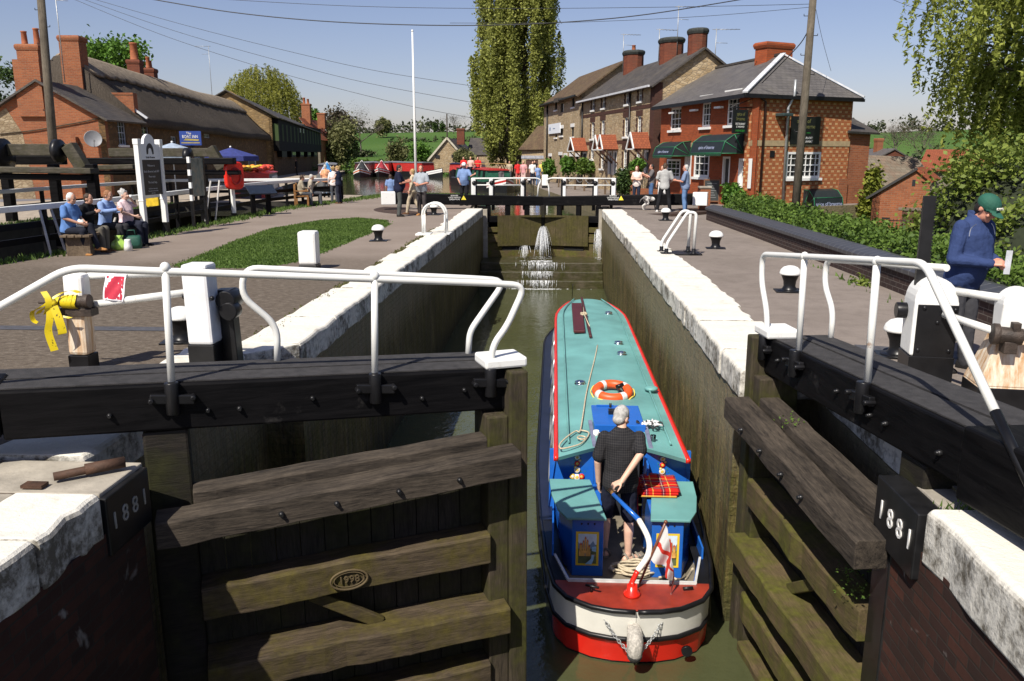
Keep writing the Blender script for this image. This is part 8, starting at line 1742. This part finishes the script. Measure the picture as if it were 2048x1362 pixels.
b = MB(); A = np.linspace(R_(-62), R_(14), 20); b.loft([[(1.95 + 4.3 * math.cos(a), 33.3 + 4.3 * math.sin(a), 0.0), (1.95 + 4.3 * math.cos(a), 33.3 + 4.3 * math.sin(a), .10), (1.95 + 4.5 * math.cos(a), 33.3 + 4.5 * math.sin(a), .10), (1.95 + 4.5 * math.cos(a), 33.3 + 4.5 * math.sin(a), 0.0)] for a in A], 0, False); tag(b.build('kerb', PAVB), kind='structure')
b = MB(); b.add([(-13, 9.55, .006), (-4.3, 9.62, .006), (-4.3, 9.85, .006), (-13, 9.8, .006)], [(0, 1, 2, 3)]); tag(b.build('paving_band', flat('blue_paving_brick', (.06, .06, .068), .8, .3, 9)), kind='structure')
b = MB(); b.add([(3.4, 9.3, .006), (5.25, 8.8, .006), (5.25, 8.4, .006), (3.4, 8.9, .006)], [(3, 2, 1, 0)]); tag(b.build('paving_band', flat('blue_paving_brick', '')), kind='structure')
def fence(label, path, zr, step, rails, seedz=0.0, struts=()):
 t = thing('fence', label, 'fence', (path[0][0], path[0][1], 0)); o = Vector((path[0][0], path[0][1], 0));
 tr_ = MB(); mr = MB()
 for i in range(len(path) - 1):
  p, q = Vector((path[i][0], path[i][1], 0)) - o, Vector((path[i + 1][0], path[i + 1][1], 0)) - o; L = (q - p).length; n = max(1, int(round(L / step)))
  for k in range(n + (1 if i == len(path) - 2 else 0)): c = p.lerp(q, k / n); b = MB(); b.bar(c + Vector((0, 0, -.7)), c + Vector((0, 0, zr - .06)), .10, .10, up=(0, 1, 0)); b.build('fence_post', BLACKWOOD, t)
  tr_.bar(p + Vector((0, 0, zr)), q + Vector((0, 0, zr)), .13, .12)
  for z in rails: mr.bar(p + Vector((0, 0, z)), q + Vector((0, 0, z)), .06, .13)
 tr_.build('top_rail', WHITE, t, .012)
 if rails: mr.build('mid_rail', BLACKWOOD, t)
 for (x, y, dx, zt) in struts: b = MB(); b.tube([Vector((x, y, zt)) - o, Vector((x + dx, y - .3, -1.6)) - o], .03, 6); b.build('strut', flat('pale_strut', (.40, .38, .35), .7), t)
 return t
fence('white topped timber fence along the left edge of the lockside path', [(-11.9, 10), (-11.15, 15.5), (-10.85, 19.3), (-11.1, 24), (-11.4, 29), (-11.45, 33), (-11.0, 36), (-9.9, 38.5)], 1.02, 2.4, (.35, .66), 0, ((-10.95, 17.2, .55, .95), (-10.95, 17.6, .8, .95), (-10.95, 26.2, -.5, 1.3), (-10.95, 26.9, -.4, 1.3), (-10.9, 20.4, -.9, .9)))
fence('white topped timber fence on the far side of the sunken dock', [(-16.9, 12), (-16.9, 24), (-17.2, 30), (-17.0, 36.3), (-9.95, 38.6)], 1.0, 2.6, (.5,))
# old timber weighing frame in the sunken dock
WEATH = wood('weathered_grey_beam', (.035, .031, .024), (.13, .115, .088), .9, (.07, .065, .035), .25)
wm = thing('boat_weighing_frame', 'old black and weathered timber boat weighing frame standing in the sunken dock', 'timber frame', (-14, 27, -2.3)); o3 = Vector((-14, 27, -2.3))
def wbeam(px0, py0, px1, py1, y, h, d, m, nm):
 b = MB(); p, q = Vector(atY(px0, py0, y)) - o3, Vector(atY(px1, py1, y)) - o3; b.bar(p, q, d, h); return b.build(nm, m, wm, .03)
wbeam(-60, 299, 152, 300, 26, .36, .40, WEATH, 'top_beam'); wbeam(222, 305, 428, 305, 29, .30, .4, WEATH, 'top_beam'); wbeam(138, 290, 168, 338, 25.8, .38, .36, WEATH, 'strut'); wbeam(420, 295, 446, 338, 28.8, .34, .34, WEATH, 'strut')
wbeam(160, 322, 470, 322, 27.6, .22, .3, BLACKWOOD, 'black_beam'); wbeam(-60, 338, 190, 342, 24.5, .17, .5, WEATH, 'lower_beam'); wbeam(-60, 352, 190, 355, 24.6, .18, .42, BLACKWOOD, 'black_beam'); wbeam(175, 336, 270, 333, 27.3, .16, .3, WEATH, 'lower_beam'); wbeam(190, 345, 480, 345, 27.8, .15, .3, BLACKWOOD, 'black_beam'); wbeam(30, 320, 130, 320, 27, .3, .3, BLACKWOOD, 'black_beam')
for (px, y) in ((184, 24.6), (108, 26.2), (12, 26.2), (405, 28.4)): b = MB(); p = Vector(atY(px, 345, y)) - o3; b.bar((p.x, p.y, 0), (p.x, p.y, p.z + .25), .27, .27, up=(0, 1, 0)); b.build('post', BLACKWOOD, wm, .02)
for (px, py, y, r_) in ((117, 302, 25.7, .36), (5, 312, 25.7, .55), (376, 312, 28.3, .28)): b = MB(); p = Vector(atY(px, py, y)) - o3; b.lathe([(r_ * .3, -.12), (r_, -.08), (r_, .08), (r_ * .3, .12)], 18, tuple(p), axis='x'); b.build('wheel', IRON, wm)
# pub furniture
def parasol(label, px, y, ztip, w, m, folded=False):
 x = pxt(px, y); t = thing('parasol', label, 'parasol', (x, y, 0)); b = MB(); b.tube([(0, 0, 0), (0, 0, ztip)], .025, 8); b.ball((0, 0, ztip + .03), .05); b.build('pole', WHITE, t); b = MB(); n = 8; tip = (0, 0, ztip)
 R1 = [(w * math.cos(k * 2 * math.pi / n), w * math.sin(k * 2 * math.pi / n), ztip - w * .30) for k in range(n)]; R2 = [(x_ * 1.01, y_ * 1.01, z_ - .22) for x_, y_, z_ in R1]
 for k in range(n): l = (k + 1) % n; b.add([tip, R1[k], R1[l]], [(0, 1, 2)]); b.add([R1[k], R2[k], R2[l], R1[l]], [(0, 1, 2, 3)])
 o = b.build('canopy', m, t); sd = o.modifiers.new('thick', 'SOLIDIFY'); sd.thickness = .01; return t
parasol('open navy blue parasol on the pub quay beside the red lifebuoy housing', 462, 40, 2.45, 1.35, flat('navy_parasol', (.025, .035, .16), .8)); parasol('open pale topped parasol on the pub quay left of the pub sign', 346, 36, 2.62, 1.4, flat('pale_blue_parasol', (.28, .34, .42), .8))
ps = thing('pub_sign', 'blue hanging pub sign with white lettering on a post before the thatched pub', 'sign', (pxt(384, 35), 35, 0)); b = MB(); b.bar((0, .05, 0), (0, .05, 2.6), .1, .1, up=(0, 1, 0)); b.build('post', BLACKWOOD, ps); b = MB(); b.box(-.46, .46, -.03, .03, 2.5, 3.08); b.build('sign_board', flat('pub_blue', (.015, .045, .22), .4, .1), ps); b = MB(); b.box(-.40, .40, -.036, -.03, 2.58, 2.62); b.prism([(-.3, -.033, 2.70), (.34, -.033, 2.68), (.38, -.033, 2.74), (-.2, -.033, 2.78)], (0, -.004, 0)); b.build('painted_boat', flat('sign_gold', (.30, .24, .05), .5), ps)
text('lettering', 'The', .14, WHL, ps, (-.05, -.04, 2.99), (R_(90), 0, 0), .002); text('lettering', 'BOAT INN', .17, WHL, ps, (0, -.04, 2.85), (R_(90), 0, 0), .002, sx=.85)
for (px, py, lb, m) in ((262, 392, 'wooden pub table on the quay among the seated drinkers', 'oak'), (312, 384, 'wooden pub table on the quay right of the seated drinkers', 'oak')):
 p = atZ(px, py); t = thing('picnic_table', lb, 'table', (p[0], p[1], 0), rng.uniform(0, 1)); b = MB(); b.box(-.8, .8, -.35, .35, .70, .75); b.build('tabletop', OLDWOOD, t)
 for s in (-1, 1): b = MB(); b.box(-.8, .8, s * .65 - .12, s * .65 + .12, .42, .46); b.build('bench_seat', OLDWOOD, t); b = MB(); b.bar((s * .6, -.6, 0), (s * .6, .2, .7), .06, .09).bar((s * .6, .6, 0), (s * .6, -.2, .7), .06, .09); b.build('leg', OLDWOOD, t)
p = atZ(296, 352 + 30); b = MB(); b.box(-.28, .28, -.22, .22, .0, .95); t = thing('yellow_bin', 'bright yellow salt bin on the quay behind the welcome sign', 'bin', (pxt(300, 33.5), 33.5, 0)); b.build('bin_body', flat('bin_yellow', (.62, .42, .02), .5), t, .03); b = MB(); b.prism([(-.31, -.26, .95), (.31, -.26, .95), (.31, .26, 1.08), (-.31, .26, 1.08)], (0, 0, .05)); b.build('lid', flat('bin_yellow', ''), t, .02)
# poles and wires
def pole(label, base, top, r0, r1, steps=True):
 t = thing('telegraph_pole', label, 'pole', tuple(base)); q = Vector(top) - Vector(base); b = MB(); b.tube([(0, 0, -.3), q * .5, q], [r0, (r0 + r1) / 2, r1], 12); b.build('pole', wood('pole_wood%d' % int(base[0] + 99), (.075, .062, .045), (.17, .145, .11), .9, axis='z'), t); b = MB()
 for k in range(8): c = q * (.42 + k * .07); s = 1 if k % 2 else -1; b.tube([c, c + Vector((s * .28, 0, 0))], .014, 5); b.tube([c + Vector((s * .28, 0, 0)), c + Vector((s * .28, 0, .07))], .014, 5)
 b.build('climbing_step', IRON, t); return t
pb0 = atY(108, 345, 34); pt0 = atY(77, -60, 34.0); pole('leaning wooden telegraph pole before the brick cottage on the left', (pb0[0], pb0[1], 0), pt0 + np.array([0, 0, 0]), .19, .14)
pb1 = atY(1590, 420, 33.2); pt1 = atY(1631, -60, 33.2); pole('grey wooden telegraph pole in front of the chequered restaurant wall', (pb1[0], pb1[1], -1.2), pt1, .17, .13); b = MB(); b.tube([atY(1588, 425, 33.4), atY(1614, 62, 33.45)], .02, 5)
def wire(label, pts, y, r=.012, ys=None):
 b = MB(); P = [atY(px, py, (ys[i] if ys else y)) for i, (px, py) in enumerate(pts)]; b.tube(smooth_path(P, 6), r, 5); tag(b.build('overhead_wire', flat('wire_black', (.02, .02, .022), .5)), label, 'wire')
wire('thick sagging overhead cable crossing the whole sky', [(290, -4), (460, 24), (640, 42), (830, 50), (1000, 50), (1150, 43), (1300, 28), (1500, -4)], 38, .022)
wire('nearly level thin wire across the top of the sky', [(420, -3), (700, 12), (1000, 17), (1350, 14), (1626, 8)], 36, .010); wire('thin wire from the left meeting the restaurant pole at its upper steps', [(900, 46), (1130, 45), (1400, 33), (1624, 14)], 36, .009)
wire('lowest of three thin wires sloping down from the left top of the sky', [(142, -4), (330, 72), (540, 140), (700, 183), (830, 214), (945, 236)], 60, .014); wire('middle one of three thin wires sloping down from the left', [(160, -4), (350, 62), (560, 122), (730, 165), (945, 205)], 60, .014); wire('uppermost of three thin wires sloping down from the left', [(180, -4), (380, 53), (600, 108), (760, 143), (945, 172)], 60, .014)
wire('black service cable drooping from the pole to the restaurant roof', [(1617, 60), (1600, 88), (1560, 130), (1524, 166)], 0, .02, (33.2, 33.6, 34.2, 34.9)); wire('thin stay wire right of the restaurant pole', [(1630, 10), (1645, 80), (1662, 142)], 0, .008, (33.2, 36, 40)); wire('thin wire falling from the top right of the sky', [(1780, -3), (1830, 16), (1890, 28)], 40, .008)
t = thing('telegraph_pole', 'distant thin wooden pole on the hill right of the lodge chimney', 'pole', (pxt(895, 150), 150, hill_z(pxt(895, 150), 150))); b = MB(); b.tube([(0, 0, -.3), (0, 0, pz(227, 150) - hill_z(pxt(895, 150), 150))], [.16, .11], 8); b.bar((-.5, 0, 6.2), (.5, 0, 6.2), .08, .1); b.build('pole', OLDWOOD, t)
# ---------------------------------------------------------------- moored boats
def narrowboat2(label, bow, heading, L, hullc, cabc, roofc, bowc=None, stripe=None, cabin=(2.2, None), cratch=None, wl=-.35, wid=2.05, group='narrowboats moored on the canal', goods=None, ch=1.0, cabn=.0):
 """bow at the given water point, hull running back along heading (degrees, 0 = away along +Y)"""
 t = thing('moored_boat', label, 'boat', (bow[0], bow[1], wl), R_(heading), group); w = wid / 2
 def hwb(y): return w * (1 - max(0, 1 - y / 2.6) ** 2.0) if y < 2.6 else (w if y < L - .9 else w * math.sqrt(max(.05, 1 - ((y - L + .9) / .95) ** 2)))
 ys = [.0, .15, .4, .8, 1.3, 1.9, 2.6, 4, L * .5, L - .9, L - .5, L - .2, L]; sh = lambda y: .62 + .45 * max(0, 1 - y / 3.0) ** 1.6
 b = MB(); R2 = []
 for y in ys: h = max(.02, hwb(y)); R2.append([(-h, y, -.4), (-h, y, sh(y)), (h, y, sh(y)), (h, y, -.4)])
 b.loft(R2, 0, False); b.build('hull', hullc, t)
 if stripe is not None:
  b = MB()
  for (za, zb, mi) in ((-.08, -.20, 1), (-.20, -.34, 0), (-.34, -.44, 1)):
   for s in (-1, 1):
    ln = [y for y in ys if y <= 1.9]; A = [(s * (max(.02, hwb(y)) + .012), y - .012, sh(y) + za) for y in ln]; B2 = [(s * (max(.02, hwb(y)) + .012), y - .012, sh(y) + zb) for y in ln]; n = len(ln); b.add(A + B2, [(i, i + 1, n + i + 1, n + i) for i in range(n - 1)], mi)
  b.build('bow_stripe', [stripe, WHITE], t)
 c0, c1 = cabin[0], (cabin[1] or L - 1.6); b = MB(); zc = .62; b.loft([[(-w * .86, y, zc), (-w * .74, y, zc + ch), (w * .74, y, zc + ch), (w * .86, y, zc)] for y in (c0, c1)], 0, False); cb_ = b.build('cabin', cabc, t)
 b = MB(); b.loft([[(-w * .80, y, zc + ch), (-w * .4, y, zc + ch + .07), (w * .4, y, zc + ch + .07), (w * .80, y, zc + ch), (w * .80, y, zc + ch - .05), (-w * .80, y, zc + ch - .05)] for y in (c0 - .1, c1 + .1)], 0, False); b.build('roof', roofc, t)
 if cabn:
  n = int((c1 - c0) / 1.7)
  for s in (-1, 1):
   for k in range(n): y = c0 + .9 + k * 1.7; b = MB(); b.add([(s * (w * .832 + .008), y - .35, zc + .36), (s * (w * .832 + .008), y + .35, zc + .36), (s * (w * .775 + .008), y + .35, zc + .80), (s * (w * .775 + .008), y - .35, zc + .80)], [(0, 1, 2, 3)]); b.build('window', GLASS, cb_)
 if cratch is not None: b = MB(); b.loft([[(-w * .80, c0, zc), (0, c0, zc + ch + .25), (w * .80, c0, zc)], [(-w * .5, c0 - 1.5, zc + .1), (0, c0 - 1.2, zc + ch * .55), (w * .5, c0 - 1.5, zc + .1)]], 0, False); b.build('cratch_cover', cratch, t); b = MB(); b.bar((-w * .82, c0 - .02, zc), (0, c0 - .02, zc + ch + .27), .06, .06).bar((w * .82, c0 - .02, zc), (0, c0 - .02, zc + ch + .27), .06, .06); b.build('cratch_trim', WHITE, t)
 if goods: goods(t, w, c0, c1, zc + ch + .07)
 return t
HB = flat('far_black_hull', (.012, .013, .014), .35); FRED = flat('far_red', (.40, .03, .025), .4); FGRN = flat('far_green', (.02, .10, .06), .4); FNAVY = flat('far_navy', (.014, .022, .07), .4); FBLUE = flat('far_blue', (.05, .22, .48), .4); FGREY = flat('far_grey', (.16, .16, .17), .5); FORG = flat('far_orange', (.55, .13, .03), .5)
narrowboat2('moored narrowboat with an orange and cream bow and black cratch on the left bank', (pxt(718, 92), 92, -.35)[:2], 6, 15, HB, flat('far_maroon', (.09, .03, .03), .4), FGREY, None, FORG, cratch=flat('dark_tarpaulin', (.025, .03, .03), .7)); narrowboat2('moored narrowboat with a red triangular cratch facing the camera', (pxt(756, 95), 95)[:2], 2, 15, HB, FRED, FGREY, None, FRED, cratch=flat('red_tarpaulin', (.30, .03, .04), .6)); narrowboat2('long grey sided narrowboat with a bright blue front along the pub quay', (pxt(652, 74), 74)[:2], 14, 15, FGREY, flat('far_dull_maroon', (.10, .05, .05), .5), FGREY, cratch=FBLUE, cabn=1)
narrowboat2('black hulled narrowboat with a long red cabin before the lodge', (pxt(884, 92), 92)[:2], 38, 14, HB, FRED, FGREY, None, flat('far_pale_grey', (.45, .45, .46), .5), cabin=(3.2, 12)); narrowboat2('narrowboat with red cabin and white lined stern in the middle of the basin', (pxt(906, 84), 84)[:2], -8, 13, HB, FRED, FNAVY, cabin=(1.6, 11))
def riders(t, w, c0, c1, z):
 b = MB();
 for s in (-1, 1): b.tube([(s * w * .72, c0, z + .30), (s * w * .72, c1, z + .30)], .02, 5)
 b.build('roof_rail', flat('brass_rail', (.45, .33, .12), .35), t)
narrowboat2('red and green trip boat with a red and white striped bow by the towpath', (pxt(1013, 55), 55)[:2], 16, 18, HB, FGRN, FRED, None, FRED, cabin=(2.6, 15.5), goods=riders, cabn=1, ch=.85)
for i, (px, y, lb, m) in enumerate(((963, 70, 'left one of three people in red on top of the trip boat', 'black_top'), (976, 69, 'middle one of three people in red on the trip boat roof', 'pink_shirt'), (988, 68, 'right one of three people in red on top of the trip boat', 'red_shirt'))):
 x_ = -2.9 - (y - 57) * .287; person(lb, (x_ + (i - 1) * .35, y - 6, .76), 170, 1.7, cloth('red_shirt', '') if i != 1 else cloth('pale_top', (.62, .42, .36)), cloth('navy_trousers', ''), SH_BLACK, (DARKH, FAIRH, BROWNH)[i], SKIN, 'short', sit=.35, vox=.026, far=True)
person('person in dark grey sitting in the bow of the trip boat', (pxt(1000, 57.5), 57.6, .10), 180, 1.7, cloth('grey_vest', ''), cloth('navy_trousers', ''), SH_BLACK, BROWNH, SKIN, 'long', sit=.4, vox=.024, far=True)
def trade(t, w, c0, c1, z):
 r = np.random.default_rng(5)
 for k, (m, x) in enumerate(((flat('orange_goods', (.65, .22, .02), .6), -.3), (flat('red_goods', (.55, .06, .03), .6), .3), (flat('yellow_goods', (.62, .42, .04), .6), .0))):
  b = MB()
  for i in range(26): b.ball((x + r.normal(0, .22), r.uniform(c0 + .3, c1 - .3), z + .10 + r.uniform(0, .16)), (.16, .3, .10), 0, 7, 5)
  b.build('goods', m, t)
 b = MB(); b.box(-w * .9, w * .9, c0 - .05, c0 + .0, .1, 1.55); b.build('red_front', FRED, t); b = MB(); b.box(w * .80, w * .885, c0 + 2.6, c0 + 5.2, .70, 1.35); pnl = b.build('white_panel', WHITE, t); text('lettering', 'CAFE', .32, FRED, pnl, (w * .888, c0 + 3.9, 1.05), (R_(90), 0, R_(90)), .003)
narrowboat2('red and navy trade boat piled with orange goods moored behind the white fences', (-15.0, 40.4), 14, 9, FNAVY, FNAVY, FRED, cabin=(.8, 7.6), goods=trade, ch=.9)
# towpath odds and ends on the right
cf2 = thing('chain_fence', 'row of brown posts with drooping chains along the towpath gardens', 'fence', (pxt(1118, 56), 56, 0)); A_0 = Vector((pxt(1118, 56), 56, 0)); B_0 = Vector((pxt(1236, 44), 44, 0)); N = 7
for k in range(N): c = A_0.lerp(B_0, k / (N - 1)) - A_0; b = MB(); b.bar(c, c + Vector((0, 0, .85)), .11, .11, up=(0, 1, 0)); b.build('fence_post', wood('fence_brown', (.10, .065, .04), (.20, .14, .09), .8, axis='z') if k == 0 else bpy.data.materials['fence_brown'], cf2, .01)
b = MB()
for k in range(N - 1): p, q = A_0.lerp(B_0, k / (N - 1)) - A_0, A_0.lerp(B_0, (k + 1) / (N - 1)) - A_0; b.tube([p.lerp(q, s) + Vector((0, 0, .78 - .30 * math.sin(math.pi * s))) for s in np.linspace(0, 1, 9)], .02, 5)
b.build('chain', GALV, cf2)
t = thing('menu_board', 'dark framed menu board standing by the restaurant door', 'sign', (pxt(1427, 37), 37, 0), R_(-8)); b = MB(); b.box(-.30, .30, -.03, .02, .15, 1.02); b.build('board', flat('slate_board', (.03, .035, .035), .6), t); b = MB(); b.box(-.35, -.30, -.04, .03, 0, 1.07).box(.30, .35, -.04, .03, 0, 1.07).box(-.30, .30, -.04, .03, 1.02, 1.07).box(-.30, .30, -.04, .03, .10, .15); b.build('frame', flat('brown_frame', (.16, .07, .03), .6), t); b = MB()
for k in range(7): b.box(-.2, .2 - .05 * (k % 3), -.034, -.03, .28 + k * .1, .30 + k * .1)
b.build('chalk_lines', flat('chalk', (.22, .23, .23), .9), t)
t = thing('brick_pillar', 'short brick gate pillar beside the restaurant steps', 'pillar', (pxt(1413, 33.4), 33.4, 0)); b = MB(); b.box(-.2, .2, -.2, .2, -.3, .82); b.build('brickwork', ORBRICK, t); b = MB(); b.box(-.24, .24, -.24, .24, .82, .90); b.build('cap', SLAB, t, .02)
gw2 = thing('garden_wall', 'low brick garden wall with iron railings behind the standing group', 'wall', (pxt(1262, 41), 41, 0)); pn = Panel(gw2, (pxt(1262, 41), 41), (pxt(1330, 38.5), 38.5)); b = MB(); b.box(0, pn.L, 0, .2, -.1, .55); pn.put(b, 'brickwork', ORBRICK); b = MB(); b.box(-.04, .2, -.04, .24, -.1, 1.35); pn.put(b, 'end_pillar', ORBRICK); b = MB(); b.tube([(0, .1, 1.1), (pn.L, .1, 1.1)], .02, 5)
for k in range(int(pn.L / .14)): b.tube([(.1 + k * .14, .1, .55), (.1 + k * .14, .1, 1.12)], .012, 5)
pn.put(b, 'railing', IRON)
t = thing('bollard_post', 'white wooden post with a dark foot between the upper gate handrails', 'post', tuple(atZ(1090, 376))); b = MB(); b.box(-.2, .2, -.2, .2, .15, .85); b.build('post', WHITE, t, .04); b = MB(); b.box(-.202, .202, -.202, .202, -.02, .15); b.build('foot', BLACK, t, .01)
